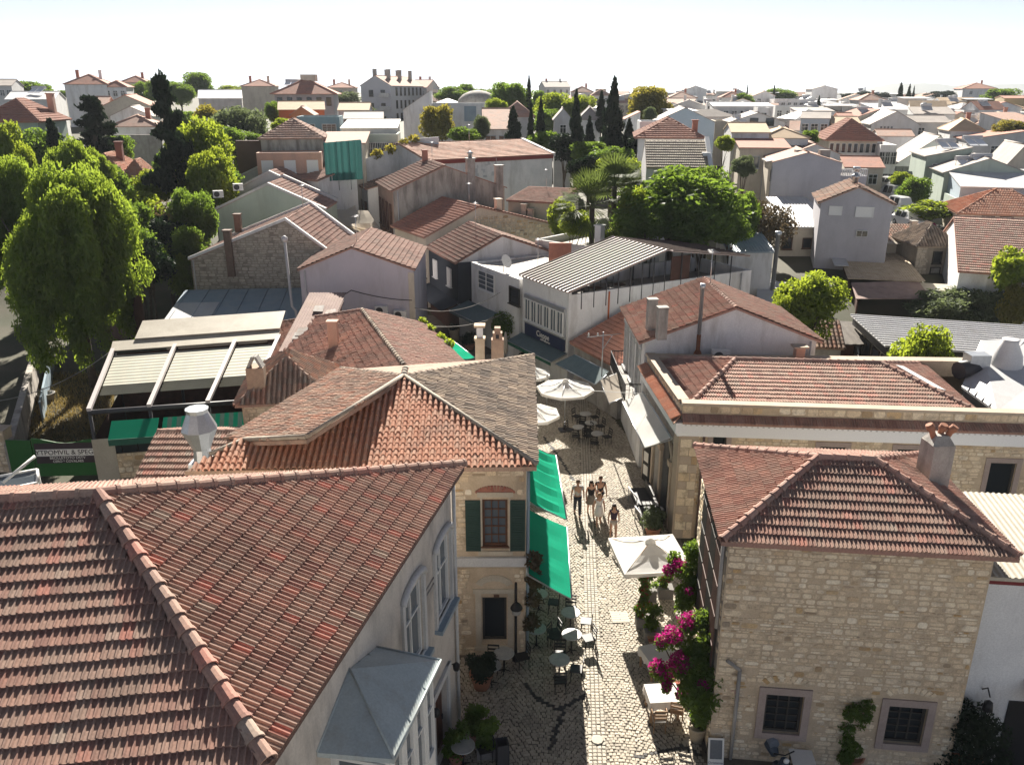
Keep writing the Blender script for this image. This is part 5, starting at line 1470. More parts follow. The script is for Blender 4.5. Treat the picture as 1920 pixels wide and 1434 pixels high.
h = far('blue grey bungalow with sunlit orange tiled roof between the trees', 138, 228, 326, 92, 9, 1.9, 'hip', TEALP, TERRA_N, 0, yaw=-4, tile=('m', .3, .42, 0), ch=0, oh=.5)
h.win('f', h.w * .7, h.ez - 2.2, 1.5, 1.6, 'c', WFRAME, GLASSB)
h.chim(h.w * .72, 4.5, h.ez, h.ez + 3, .7, mat('dark_rose', (.22, .11, .09)))
h2 = far('grey side wing of the blue grey bungalow', 232, 268, 325, 93, 5, 1.3, 'hip', PALE, TERRA_N, 1, 1, tile=('m', .3, .42, 0), fm=DFRAME)
h = far('pale warehouse with light gable roof behind the poplars', 372, 446, 184, 170, 12, 1.5, 'gx', PALE, WHITEROOF, 0, yaw=8)
far('cream house with brown hip roof on the skyline', 452, 512, 161, 230, 9, 1.6, 'hip', CREAM, TERRA_R, 0, ch=2)
h = far('large grey house with wide red hip roof and row of dark windows', 514, 622, 173, 160, 11, 2.4, 'hip', mat('dove_grey', (.42, .41, .42), c2=(.36, .35, .36), ns=.6), TERRA_R, 6, 1, ws=.9, wh=1.5, fm=DFRAME, oh=.7, tile=None)
mb = MB().box(tuple(h.L(h.w * .55, 5.5, h.ez + 2.5)), (2.8, 2, 1.2)); mb.build('roof_room', CREAM, h.root)
solar(h, 1.0, 6, h.ez + 1.0, 'tall rack of solar tanks beside the wide red hip roof', n=3)
h = far('orange house with flat tan roof and bright orange gable', 522, 604, 205, 130, 8, 1.1, 'gx', ORANGEP, TERRA_T, 0, yaw=6, tile=None)
far('small gabled porch house before the orange house', 545, 585, 214, 122, 6, 1.0, 'gy', ORANGEP, TERRA_P, 0)
far('low teal building with white lattice windows', 556, 634, 219, 110, 6, .1, 'flat', TEALP, CEMENT, 2, 1, ws=1.8, wh=1.3, style='g')
far('white house with pale roof beside the orange gable', 634, 690, 206, 134, 8, 1.0, 'gx', WHITE, TERRA_T, 0)
far('brick red roofed block on the skyline behind the wide hip roof', 612, 664, 164, 262, 11, 1.4, 'hip', CREAM, TERRA_R, 3, 2, ch=2, name='apartment_block')
bh = far('derelict house with grubby plaster upper wall and faded hip roof', 488, 600, 258, 90, 9, 1.75, 'hip', mat('grubby_plaster', (.5, .47, .42), c2=(.38, .35, .3), ns=.7, stain=(.16, .14, .12), sa=.85, slo=.45), TERRA_P, 0, yaw=3, tile=('c', .3, .42, 0))
h = far('pink house with three white roller shutters below the derelict hip roof', 480, 598, 287, 86.5, 3, 0, 'flat', PINKP, CEMENT, 0, yaw=1, par=.1)
for k in range(3): h.win('f', 1.0 + k * 2.25, h.ez - 2.0, 1.15, 1.25, 's', out=.05)
h = far('cream side house behind the green scaffold net', 600, 682, 268, 92, 8, .8, 'mb', CREAM, TERRA_P, 0)
a, b, z1 = GY(606, 268, 85), GY(676, 262, 87), GY(606, 340, 85).z
sn = thing('scaffold_net', 'tall dark green scaffold net hanging beside the pink house', 'scaffold net', (a.x + 1.8, 86, z1))
mb = MB(); n = 18
for k in range(n):
    s0, s1 = k / n, (k + 1) / n
    f = lambda s: V((lerp(a.x, b.x, s), lerp(a.y, b.y, s) + .12 * sin(s * 40), 0))
    p, q = f(s0), f(s1)
    mb.face([(p.x, p.y, z1), (q.x, q.y, z1), (q.x, q.y, lerp(a.z, b.z, s1)), (p.x, p.y, lerp(a.z, b.z, s0))], 0, True)
mb.build('net', TARP, sn)
mb = MB()
for s in (0, .33, .66, 1): mb.tube([V((lerp(a.x, b.x, s), lerp(a.y, b.y, s) + .25, z1 - 1)), V((lerp(a.x, b.x, s), lerp(a.y, b.y, s) + .25, a.z + .1))], .04, 5)
mb.build('pole', METALG, sn, kind='stuff')
p0, p1 = GY(441, 264, 91), GY(490, 264, 91)
mb = MB().obox((p0.x, 91, 2), (p1.x - p0.x, 0, 0), (0, .5, 0), (0, 0, p0.z - 2)); tag(mb.build('boundary_wall', BROWNP), 'tall dark brown wall between the dark trees and pink house', 'wall')
h = far('long open terrace with pale canopy roof behind the green net', 640, 742, 240, 104, 9, .7, 'mb', PALE, METALC, 0)
h = far('wooden fronted house with grey roof and white gable end', 645, 716, 222, 120, 8, .8, 'gx', BROWNP, GREYROOF, 0, yaw=3)
far('glass fronted building with balconies behind the white rising wall', 685, 745, 252, 100, 6, .3, 'flat', GREENP, CEMENT, 6, 1, ws=.9, wh=1.8)
# -- centre
h = far('four storey grey apartment house with balconies and many chimneys', 676, 734, 160, 212, 26, 2.2, 'gy', mat('lavender_grey', (.5, .5, .53), c2=(.45, .45, .48), ns=.5), TERRA_P, 0, yaw=-16, cat='apartment house', name='apartment_house')
for r in range(3):
    for k, a in enumerate((2.6, 5.6)): h.win('f', a, h.ez - 2.6 - r * 3, 1.1, 1.5, 'v', DFRAME)
    for k in range(7): h.win('r', 4 + k * 3.2, h.ez - 2.4 - r * 3, 1.2, 1.9, 'v', DFRAME)
    mb = MB(); mb.obox(h.pt('f', 4.9, h.ez - 2.7 - r * 3, 0), h.u * 2.2, -h.d * 1, (0, 0, .9)); mb.build('balcony', PALE, h.root)
for k in range(6): h.chim(3 + (k % 2) * 2, 2 + k * 4.2, h.ez + 1.2, h.ez + 3.6, .8, CEMENT)
far('apartment block with red roof joined behind the grey apartment house', 766, 800, 164, 236, 20, 2.0, 'gx', PALE, TERRA_R, 2, 3, yaw=-8, cat='apartment block', name='apartment_block', ch=2)
far('flat topped block with dark upper terrace on the skyline', 798, 820, 168, 245, 9, .8, 'flat', PALE, CEMENT, 2, 2, fm=DFRAME)
far('white building with long sloping roof line and no windows', 756, 806, 205, 150, 14, 3.0, 'mr', WHITE, GREYROOF, 0)
h = far('long low white hall with flat roof and blue garage door', 800, 925, 194, 160, 10, .3, 'flat', WHITE, WHITEROOF, 0)
h.win('f', h.w * .65, h.ez - 3.1, 2.2, 2.6, 'n', METALB, METALB)
p = GY(896, 186, 178)
mb = MB(); dm = thing('dome_building', 'low building with pale stone dome on the skyline', 'building', (p.x, p.y, T(p.x, p.y) - .5))
MB().lathe([(4.2, 0), (4.2, .5), (3.9, 1.2), (3.0, 2.1), (1.6, 2.7), (.1, 2.95)], (0, 0, p.z - dm.location.z - 1.2), 20).build('dome', CEMENT, dm, world=False)
MB().box((0, 0, (p.z - dm.location.z - 1.2) / 2), (9, 9, p.z - dm.location.z - 1.2)).build('wall', PALE, dm, world=False)
h = far('white cottage with two blue windows under a long pink roof', 907, 958, 241, 115, 16, 2.4, 'gx', WHITE, TERRA_P, 2, 1, ws=1.5, yaw=2, style='v', fm=BLUEP)
far('long pink roofed house rising behind the dark cypresses', 940, 1000, 216, 132, 12, 1.9, 'hip', PALE, TERRA_P, 0)
far('small grey gable house peeping between two cypresses', 1040, 1072, 222, 128, 8, 1.4, 'gy', PALE, GREYROOF, 1, 1)
far('grey roofed house with white stair tower behind the tall cypress', 1088, 1126, 221, 130, 8, 1.5, 'hip', WHITE, GREYROOF, 1, 1)
far('grey gable house on the skyline above the rounded green trees', 1022, 1070, 163, 300, 12, 1.8, 'gx', PALE, GREYROOF, 4, 1, yaw=10, ch=2)
far('pale house with brown roof on the skyline beside the tall cypress', 1072, 1112, 172, 282, 10, 1.6, 'hip', PALE, TERRA_P, 3, 1, ch=1)
far('pink roofed house half hidden by the spire of the tall cypress', 1110, 1145, 178, 262, 10, 1.6, 'hip', PALE, TERRA_P, 2, 1)
far('long grey house sloping down the skyline left of the yellow plane tree', 1158, 1204, 180, 272, 10, 1.2, 'mr', PALE, GREYROOF, 3, 1)
far('small white house with red lean-to roof beside the glass terrace', 1174, 1200, 222, 122, 6, .9, 'mr', WHITE, TERRA_R, 0)
h = far('rooftop glass terrace with white frame and blue glazing', 1200, 1262, 228, 108, 6, .2, 'flat', WHITE, WHITEROOF, 3, 1, ws=2.0, wh=1.6, fm=WFRAME, style='v')
h = far('white two storey hip roofed house with tall windows beside the round trees', 1197, 1312, 254, 95, 11, 1.75, 'hip', WHITE, TERRA_R, 0, yaw=-2, tile=TF, oh=.45, side='r', sn=4, wh=1.7)
h.win('f', h.w * .58, h.ez - 2.6, .8, 1.4, 'c'); h.win('f', h.w * .72, h.ez - 2.6, 1.2, 1.4, 'v'); h.win('f', h.w * .86, h.ez - 2.6, .7, 1.4, 'c'); h.win('f', h.w * .17, h.ez - 4.8, .9, 1.3, 'c')
h.chim(h.w - .6, 2.0, h.ez - .5, h.ez + 1.5, .6, REDBR)
h = far('house with tan slate roof and raised white gable parapet above the trees', 1212, 1326, 311, 71, 7.5, 1.75, 'gx', WHITE, mat('tan_slate', (.36, .31, .24), c2=(.27, .22, .19), ns=1.2, bump=.6, bs=10, ramp=[(0, (.33, .28, .22)), (1, (.42, .36, .28))]), 0, tile=('c', .3, .42, 0), og=.02)
mb = MB()
q = [h.L(h.w, -.5, h.ez - .1), h.L(h.w, 3.7, h.ez + 2.2), h.L(h.w, 7.8, h.ez - .1)]
vs = q + [p + h.u * .35 for p in q]
mb.mesh(vs + [h.L(h.w, -.5, h.base), h.L(h.w, 7.8, h.base), h.L(h.w + .35, -.5, h.base), h.L(h.w + .35, 7.8, h.base)], [(0, 3, 4, 1), (1, 4, 5, 2), (6, 8, 3, 0), (8, 9, 5, 4, 3), (6, 0, 1, 2, 7), (2, 5, 9, 7)])
mb.build('gable_parapet', WHITE, h.root)
h.chim(5.0, 1.6, h.ez, h.ez + .9, .5, WHITE)
far('pale blue gable house with roof terrace behind the white hip roofed house', 1228, 1338, 228, 130, 12, 2.0, 'gy', BLUEP, GREYROOF, 0, side=None)
# -- east: a table of houses one can tell apart
tbl = [
 ('narrow white house with pointed gable on the far skyline', 1284, 1324, 168, 330, 12, 1.3, 'gy', WHITE, GREYROOF, 0, 0, 0),
 ('pink roofed terrace house beside the yellow plane tree', 1255, 1306, 183, 258, 10, 1.6, 'hip', PALE, TERRA_P, 3, 1, 4),
 ('pale house with wide low gable beside the yellow plane tree', 1258, 1322, 199, 205, 10, 1.4, 'gy', PALE, GREYROOF, 2, 1, -6),
 ('small flat white house left of the brown roofed skyline house', 1324, 1354, 181, 300, 9, .5, 'flat', WHITE, CEMENT, 3, 1, 0),
 ('brown roofed house on the skyline with long hip roof', 1353, 1394, 182, 285, 10, 1.7, 'hip', PALE, TERRA_R, 0, 0, 0),
 ('grey gable behind the brown skyline roof', 1368, 1398, 176, 345, 9, 1.7, 'gy', PALE, GREYROOF, 0, 0, 0),
 ('white house with pink gable and balcony beside the slim cypress', 1414, 1452, 179, 252, 10, 1.2, 'gy', WHITE, TERRA_P, 2, 1, 0),
 ('stacked white terraces with awnings in the middle of the far town', 1325, 1392, 191, 192, 9, .4, 'flat', WHITE, WHITEROOF, 5, 2, -5),
 ('long white building under a bright straight canopy', 1338, 1446, 199, 181, 8, .6, 'mb', PALE, WHITEROOF, 7, 1, 0),
 ('little white box house with square window under the bright canopy', 1421, 1445, 202, 165, 6, .2, 'flat', WHITE, WHITEROOF, 1, 1, 0),
 ('row of low white houses left of the tall white block', 1452, 1530, 186, 241, 9, .5, 'flat', WHITE, WHITEROOF, 7, 1, 3),
 ('white terraced house with dark ribbon windows', 1454, 1518, 199, 190, 9, .5, 'flat', PALE, WHITEROOF, 4, 1, -4),
 ('tall blank white block with shallow gable and one small window', 1523, 1568, 167, 258, 12, .9, 'gy', WHITE, GREYROOF, 0, 0, 0),
 ('grey house with flat roof and dormers behind the blue grey house', 1494, 1560, 208, 170, 9, .5, 'mb', PALE, GREYROOF, 3, 1, 0),
 ('blue grey two storey house right of the round green tree', 1502, 1550, 221, 140, 8, .9, 'gx', BLUEP, GREYROOF, 3, 2, -10),
 ('grey gable house with two dark windows and slanting solar panel', 1370, 1468, 228, 130, 10, 1.3, 'gy', PALE, GREYROOF, 0, 0, 0),
 ('cream house with brown eaves beside the white hip roofed house', 1341, 1372, 227, 135, 7, .3, 'flat', CREAM, CEMENT, 0, 0, 0),
 ('grey gable house with pink tile roof and roof tanks', 1484, 1570, 287, 104, 9, 1.1, 'gy', PALE, TERRA_P, 0, 0, 0),
 ('hip roofed grey house near the dark far cypresses', 1612, 1660, 187, 240, 10, 1.5, 'hip', PALE, TERRA_P, 1, 1, 5),
 ('pale apartment row right of the hip roofed grey house', 1658, 1692, 184, 246, 10, .4, 'flat', PALE, CEMENT, 5, 2, 0),
 ('flat roofed white house with bright roof under the far pines', 1578, 1612, 201, 200, 9, .2, 'flat', PALE, WHITEROOF, 4, 1, 0),
 ('white gable house with curved bright roof edge', 1637, 1688, 221, 170, 9, 1.6, 'gy', WHITE, WHITEROOF, 0, 0, 0),
 ('grey terraced house below the dark far cypresses', 1692, 1728, 198, 220, 9, .3, 'flat', PALE, CEMENT, 4, 2, 0),
 ('wide white house with gently sloping grey roof and row of four windows', 1634, 1716, 232, 145, 10, 2.0, 'gy', PALE, GREYROOF, 0, 0, 0),
 ('long tan roofed bungalow before the wide white house', 1648, 1708, 254, 134, 6, .8, 'gx', WHITE, TERRA_P, 0, 0, 0),
 ('white apartment terraces with long awnings on three floors', 1734, 1806, 189, 228, 10, .5, 'flat', WHITE, WHITEROOF, 6, 3, 3),
 ('tall white hotel with brown roof room on the skyline', 1806, 1862, 166, 330, 14, 2.0, 'hip', WHITE, TERRA_R, 2, 3, 0),
 ('low white house with blue shaded veranda below the tall hotel', 1824, 1884, 194, 258, 9, .3, 'flat', BLUEP, WHITEROOF, 5, 1, 0),
 ('white house with pair of windows and white stair turret', 1808, 1880, 207, 200, 9, .4, 'flat', WHITE, WHITEROOF, 3, 1, 0),
 ('ochre house at the far end of the skyline', 1884, 1930, 184, 250, 10, .6, 'gx', mat('ochre_wall', (.38, .3, .18)), TERRA_R, 0, 0, 0),
 ('long grey roofed house with small chimney in the far rooftops', 1712, 1778, 229, 150, 9, 1.0, 'gx', PALE, GREYROOF, 2, 1, 4),
 ('white house with flat bright roof at the far east edge', 1884, 1930, 211, 190, 9, .2, 'flat', WHITE, WHITEROOF, 2, 1, 0),
 ('cream hip roofed house before the brown green tree', 1853, 1908, 229, 160, 9, 1.6, 'hip', CREAM, TERRA_T, 0, 0, 0),
 ('house with white gable and sunlit tan roof facing a red chimney', 1783, 1838, 243, 138, 8, 1.6, 'hip', WHITE, TERRA_T, 2, 1, 0),
 ('grey house with thin red roof and square vent', 1814, 1908, 261, 130, 10, 1.3, 'mr', PALE, TERRA_R, 1, 1, 0),
 ('cream gable house with white chimney at the east edge', 1878, 1940, 318, 104, 9, 3.0, 'gy', CREAM, GREYROOF, 0, 0, 0),
 ('red lean-to roof house between the tan roof and hip roofed villa', 1575, 1600, 222, 145, 7, .8, 'gx', CREAM, TERRA_R, 1, 1, 0),
 ('low brown roofed house below the columned villa', 1585, 1652, 312, 108, 8, 1.0, 'gx', CREAM, TERRA_R, 2, 1, 0),
 ('yellow roofed house behind the hip roofed villa', 1560, 1610, 231, 138, 8, .9, 'gx', CREAM, TERRA_T, 1, 1, 0),
]
FH = {}
for t in tbl:
    FH[t[0]] = far(t[0], *t[1:12], yaw=t[12] if len(t) > 12 else 0, ch=1 if t[7] == 'hip' else 0, ws=1.1, wh=1.3)
h = FH['grey gable house with two dark windows and slanting solar panel']; h.win('f', h.w * .43, h.ez - .6, 1.2, 1.1, 'v', DFRAME); h.win('f', h.w * .72, h.ez - .6, 1.2, 1.1, 'v', DFRAME)
solar(h, 1.5, -1.0, h.ez - .3, 'long tilted solar panel leaning on the grey gable with two windows', .4, 1)
h = FH['tall blank white block with shallow gable and one small window']; h.win('f', h.w * .68, h.ez - 3.6, .9, 1.1, 'n', DFRAME)
h = FH['wide white house with gently sloping grey roof and row of four windows']
for k in range(4): h.win('f', 1.6 + k * .55, h.ez - 1.2, .4, .8, 'n', PALE, GLASSB)
# the nearer eastern houses
h = far('white villa with tan roof, glazed loggia and rooftop rooms', 1373, 1440, 247, 106, 9, .9, 'gx', WHITE, TERRA_T, 0, tile=None); h.win('f', h.w * .45, h.ez - 3.0, 2.4, 2.2, 'g', PALE, GLASSB)
far('tan roofed wing of the white villa with dark canopy', 1430, 1512, 257, 107, 9, 1.0, 'hip', WHITE, TERRA_T, 4, 1, ws=1.3, wh=1.5)
h = far('low white house with strip of red tiles along its front', 1388, 1478, 276, 100, 6, .7, 'mb', CREAM, TERRA_R, 0); h.win('f', h.w * .28, h.ez - 2.4, 1.5, 1.4, 'v', PALE, GLASSB); h.win('f', h.w * .8, h.ez - 2.4, 2.2, 1.3, 'v', DFRAME)
h = far('rooftop shed with dark lean-to roof beside the big grey wall', 1442, 1492, 302, 92, 4, .5, 'mr', CREAM, GREYROOF, 2, 1, fm=DFRAME)
h = far('big blank grey blue rendered house wall with shallow gable', 1450, 1572, 303, 91, 9, 1.0, 'gy', mat('blue_grey_render', (.42, .43, .47), c2=(.36, .37, .41), ns=.4, stain=(.3, .31, .34), sa=.5), TERRA_P, 0, og=.05, oh=.05); h.base = 0
h2 = far('grey rendered block with balustraded roof terrace', 1573, 1622, 330, 91.5, 8, .1, 'flat', MATS['blue_grey_render'], CEMENT, 0, par=.3)
mb = MB()
for k in range(16): mb.box(tuple(h2.L(.15 + k * h2.w / 16, .1, h2.ez + .35)), (.1, .1, .7))
mb.box(tuple(h2.L(h2.w / 2, .1, h2.ez + .72)), (h2.w, .2, .1)); mb.build('balustrade', WHITE, h2.root)
for x in (1500, 1545): MB().box(tuple(GY(x, 289, 94)), (1.1, .8, .9)).build('chimney', CEMENT, h.root)
h = far('hip roofed villa with sunlit red roof and columned balcony', 1556, 1640, 256, 122, 10.5, 2.3, 'hip', CREAM, TERRA_R, 8, 1, ws=.6, wh=1.6, style='n', oh=.7, tile=TF, side='r', sn=3)
mb = MB(); mb.obox(h.pt('f', .2, h.ez - 3.0, 0), h.u * (h.w - .4), -h.d * 1.2, (0, 0, .15)); mb.obox(h.pt('f', .2, h.ez - 2.9, 1.15), h.u * (h.w - .4), -h.d * .05, (0, 0, .8)); mb.build('balcony', PALE, h.root)
h = far('modern white house with broad gable, corner glazing and one square window', 1672, 1806, 312, 120, 10, 4.2, 'gy', WHITE, GREYROOF, 0, ro=.55, yaw=0)
h.win('f', h.w * .62, h.ez + .6, .8, .7, 'n', DFRAME); h.win('f', h.w * .14, h.ez - 1.9, 1.9, 1.9, 'v', DFRAME)
h = far('glazed corner front of the modern white house', 1652, 1680, 272, 118, 9, .3, 'flat', WHITE, WHITEROOF, 3, 2, ws=.9, wh=1.7, fm=PALE); h.grid('r', 2, 1, 1.8, 1.9, 'v', DFRAME)
h = House('apartment_villa', 'pale green white villa with rooftop solar heaters, farther up the car street', GY(1724, 322, 114), GY(1752, 338, 103), 12, 2, 'flat', 0, GREENP, GREYROOF, 'villa', par=.6)
h.grid('f', 6, 2, .8, 1.9, 'd', WFRAME, GLASSB, step=3.1); k = far('roof room with tilted dark roof of the farther stepping villa', 1738, 1812, 292, 106, 9, 1.1, 'mr', GREENP, GREYROOF, 2, 1)
solar(k, 2.0, 1, k.ez + .6, 'white solar heater on the farther stepping villa, lower pair'); solar(k, 5.0, 1, k.ez + 1.0, 'white solar heater on the farther stepping villa, upper pair')
h = House('apartment_villa', 'pale green white villa with curved balconies, nearer along the car street', GY(1755, 352, 102), GY(1800, 378, 90), 12, 1, 'flat', 0, GREENP, GREYROOF, 'villa', par=.6)
h.grid('f', 7, 2, .8, 2.0, 'd', WFRAME, GLASSB, step=3.1)
for r in (0, 1): mb = MB(); mb.obox(h.pt('f', 3.5, h.ez - 3.2 - 3.1 * r, 0), h.u * 5, -h.d * 1.0, (0, 0, .9)); mb.build('balcony', PALE, h.root)
k = far('roof room with grey roof and twin solar heaters of the nearer stepping villa', 1772, 1912, 322, 98, 9, 1.6, 'gy', GREENP, GREYROOF, 2, 1)
solar(k, 2.0, .5, k.ez + .3, 'twin white solar panels on the nearer stepping villa, left pair'); solar(k, 3.6, .5, k.ez + .6, 'twin white solar panels on the nearer stepping villa, right pair')
h = far('blue grey house with bright white metal roof beside the nearer stepping villa', 1802, 1950, 347, 92, 8, 1.2, 'mb', BLUEP, WHITEROOF, 0, oh=.6)
h = far('cream house with red hip roof and two shuttered windows by the villas', 1802, 1960, 396, 84, 7.5, 1.9, 'hip', CREAM, TERRA_N, 0, tile=('m', .3, .42, 0), oh=.4)
a0, z_ = h.at('f', 1852, 410); h.win('f', a0, h.ez - 2.0, 1.2, 1.6, 's', DFRAME); a0, z_ = h.at('f', 1887, 410); h.win('f', a0, h.ez - 2.0, 1.2, 1.6, 's', DFRAME)
P = GY(1800, 506, 62); Q = P + V((9, -3.6, 0))
h = House('red_tiled_house', 'house with long plain red tiled slope and white gable, beside the bright round bush', P, Q, 17, 0, 'gx', 2.9, WHITE, TERRA_R, tile=('c', .26, .38, 0), capm=TERRA_R and TERRA)
h = House('old_stone_cottage', 'crumbling stone cottage with old tiled hip roof and empty window', GY(1722, 457, 72), GY(1800, 459, 72), 5, 0, 'hip', 1.4, MORTAR_D, TERRA_G, 'cottage', tile=('b', .26, .4, 0), capm=TERRA_G); h.win('f', h.w * .5, h.ez - 1.7, .8, 1.1, 'n', DFRAME)
h.win('f', h.w * .5, h.ez - 2.6, .9, .6, 'n', DFRAME, CEMENT); stones(h.root.children[0], h.pt('f', 0, .8), h.u, h.w, h.ez - .9, [(h.w * .5 - .6, h.w * .5 + .6, h.ez - 3.6, h.ez - 1.2)], STONE_D, 0, 51, (.15, .3))
h = House('old_tiled_barn', 'low barn with old tiled roof, grey patch sheet and stub chimney beside the parked cars', GY(1652, 452, 76), GY(1760, 452, 76), 6.5, 0, 'gx', 1.0, CREAM, TERRA_G, 'barn', tile=('b', .26, .4, 0), capm=TERRA_M); h.chim(h.w * .68, 1.8, h.ez, h.ez + 1.5, .5, CEMENT)
mb = MB().slab([h.L(.1, -.9, h.ez - .1), h.L(3.2, -.9, h.ez - .1), h.L(2.7, 1.9, h.ez + .55), h.L(.0, 1.9, h.ez + .55)], .05); mb.build('patch_sheet', METALC, h.root)
h = House('grey_gable_house', 'lilac grey gable house with two white roller shutters standing before the parked cars', GY(1540, 378, 74), GY(1540, 378, 74) + V((5.7, -1.5, 0)), 7, 0, 'gy', 1.35, mat('lilac_grey', (.46, .45, .48), c2=(.4, .39, .42), ns=.5, stain=(.33, .32, .34), sa=.5), TERRA_P, tile=TF, capm=TERRA_M)
for x0, y0, x1, y1, st in ((1555, 385, 1578, 404, 's'), (1605, 388, 1637, 408, 's'), (1605, 431, 1627, 445, 'v')): h.winpx('f', x0, y0, x1, y1, st, WFRAME if st == 's' else PALE, None, False)
MB().lathe([(.25, 0), (.25, .8), (.38, .82), (.38, 1.1), (.2, 1.12), (.2, 1.5), (.35, 1.55), (.3, 1.8)], h.L(h.w / 2, 3, h.ez + 1.0), 10).build('chimney', METALG, h.root)
h = House('white_roof_shed', 'low shed with bright white sheet roofs behind the bare tree', GY(1462, 424, 78), GY(1546, 424, 78), 4, 0, 'mb', .9, CREAM, WHITEROOF, 'shed', tile=('s', .3, 6, 0), cap=False, capm=METALW); h.win('f', h.w * .65, h.ez - 2.1, .9, 1.0, 'n', BFRAME); h.win('f', h.w * .2, h.ez - 2.2, 1.0, 1.2, 'n', BFRAME)
h = House('white_roof_shed', 'bright white upper sheet roof behind the bare tree', GY(1466, 404, 83), GY(1542, 404, 83), 5, 0, 'mb', 1.0, CREAM, WHITEROOF, 'shed', tile=('s', .3, 6, 0), cap=False, capm=METALW)
h = House('blue_roof_shed', 'small shed with blue grey corrugated roof beside the metal flue', GY(1368, 470, 66), GY(1450, 470, 66), 4.5, 0, 'mb', .9, WHITE, METALB, 'shed', tile=('s', .25, 6, 0), cap=False, capm=METALB)
p = GY(1452, 508, 63)
o = thing('flue_pipe', 'tall grey metal flue standing beside the blue corrugated shed', 'chimney', (p.x, p.y, p.z - 1.5)); MB().lathe([(.17, 0), (.17, 4.2), (.26, 4.25), (.26, 4.5), (.16, 4.55)], n=10).build('pipe', METALG, o, world=False)
def sheetroof(name, label, pts, m, kindw=('s', .2, 9), th=.05, posts=True, cat='shed'):
    """open shed: posts, corrugated sheets on a slope"""
    P = [V(p) for p in pts]
    c = sum(P, V((0, 0, 0))) / 4
    o = thing(name, label, cat, (c.x, c.y, 0))
    n = (P[1] - P[0]).cross(P[3] - P[0]).normalized()
    P[2] = P[2] + n * (P[0] - P[2]).dot(n)
    r = MB().slab(P, th).build('roof_sheet', m, o); tiles(r, P, kindw[0], m, kindw[1], kindw[2], 0, jit=.002)
    mb = MB()
    for p in P: q = p.lerp(c, .06); mb.tube([(q.x, q.y, 0), (q.x, q.y, q.z - th)], .07, 5)
    mb.build('post', WOODD, o, kind='stuff')
    mb = MB()
    Q = [p.lerp(c, .08) for p in P]
    mb.face([(Q[3].x, Q[3].y, 0), (Q[2].x, Q[2].y, 0), (Q[2].x, Q[2].y, Q[2].z - .4), (Q[3].x, Q[3].y, Q[3].z - .4)]); mb.face([(Q[0].x, Q[0].y, 0), (Q[3].x, Q[3].y, 0), (Q[3].x, Q[3].y, Q[3].z - .4), (Q[0].x, Q[0].y, Q[0].z - .4)]); mb.build('board_wall', WOODD, o)
    return o
o = sheetroof('corrugated_shed', 'open shed under sunlit sandy corrugated roof with white strip', [G(1590, 522, 3.3), G(1727, 528, 3.3), G(1692, 470, 4.0), G(1568, 466, 4.0)], RUST)
a = [G(1565, 498, 3.75), G(1592, 498, 3.75), G(1578, 468, 4.15), G(1552, 468, 4.15)]; MB().slab(a, .05).build('white_strip', METALW, o)
sheetroof('corrugated_shed', 'lower shed under reddish brown corrugated roof in front of the sandy one', [G(1605, 560, 2.7), G(1746, 560, 2.7), G(1722, 528, 3.2), G(1596, 530, 3.2)], RUSTD)
sheetroof('corrugated_shed', 'shed with pale grey dappled sheet roof behind the white gable house', [G(1418, 572, 2.6), G(1512, 560, 2.6), G(1500, 527, 3.0), G(1420, 528, 3.0)], METALW)
sheetroof('corrugated_shed', 'small pale corrugated roof beside the grey green bushes', [G(1740, 560, 2.6), G(1830, 560, 2.6), G(1800, 533, 3.0), G(1725, 530, 3.0)], METALC)
h = House('white_terrace_hall', 'long terrace hall with bright white ribbed roof and dark glazed side', V((0, 0, 0)) + G(1608, 610, 3.3), G(1672, 668, 3.3), 14, 0, 'flat', 0, METALC, METALC, 'restaurant', par=.05)
canopy(h, 'ribbed_roof', -.2, h.w + .1, -.5, 12.5, 3.95, 3.4, METALW, 14)
h.grid('f', 4, 1, 1.3, 1.5, 'n', DFRAME, GLASSB, top=.3)
mb = MB(); mb.obox(h.pt('f', -.2, 3.3, .2), h.u * (h.w + .3), -h.d * .1, (0, 0, .6)); mb.build('fascia', METALD, h.root)
h = House('tiled_shed', 'small shed with old ribbed tile roof behind the white gable house', G(1500, 645, 3.2), G(1578, 648, 3.2), 4.0, 0, 'gx', 1.0, CEMENT, TERRA_M, 'shed', tile=('b', .26, .36, 60), capm=TERRA_M)
sheetroof('plank_shed', 'two dark weathered board roofs beside the tiled shed', [G(1560, 646, 2.7), G(1648, 646, 2.7), G(1640, 604, 3.3), G(1556, 600, 3.3)], mat('grey_boards', (.17, .15, .13), c2=(.12, .105, .095), ns=2), ('s', .5, 3))
o = thing('metal_roof_hall', 'grey white sheet metal roofed hall with rooftop ducts beyond the parapet building', 'hall', (23.5, 33.5, 0))
mp = [G(1803, 724, 5.75), V((19.7, 31.3, 5.75)), V((26.5, 30.6, 6.3)), V((27.5, 37.5, 7.1)), V((22.2, 37.6, 6.9))]
mr_ = MB().slab(mp, .1).build('metal_roof', METALW, o)
mb = MB()
for k in range(1, 5): a = mp[0].lerp(mp[1], k / 5); c_ = mp[4].lerp(mp[3], k / 5); mb.tube([a + V((0, 0, .03)), c_ + V((0, 0, .03))], .035, 4)
mb.tube([mp[4].lerp(mp[0], .3), mp[2].lerp(mp[3], .4)], .05, 4)
mb.build('seam', METALW, mr_)
mb = MB(); Q = [p.lerp(sum(mp, V((0, 0, 0))) / 5, .03) for p in mp]
for i in range(5): a, c_ = Q[i], Q[(i + 1) % 5]; mb.face([(a.x, a.y, 0), (c_.x, c_.y, 0), (c_.x, c_.y, c_.z - .1), (a.x, a.y, a.z - .1)])
mb.build('wall', CEMENT, o)
p = G(1885, 690, 6.3)
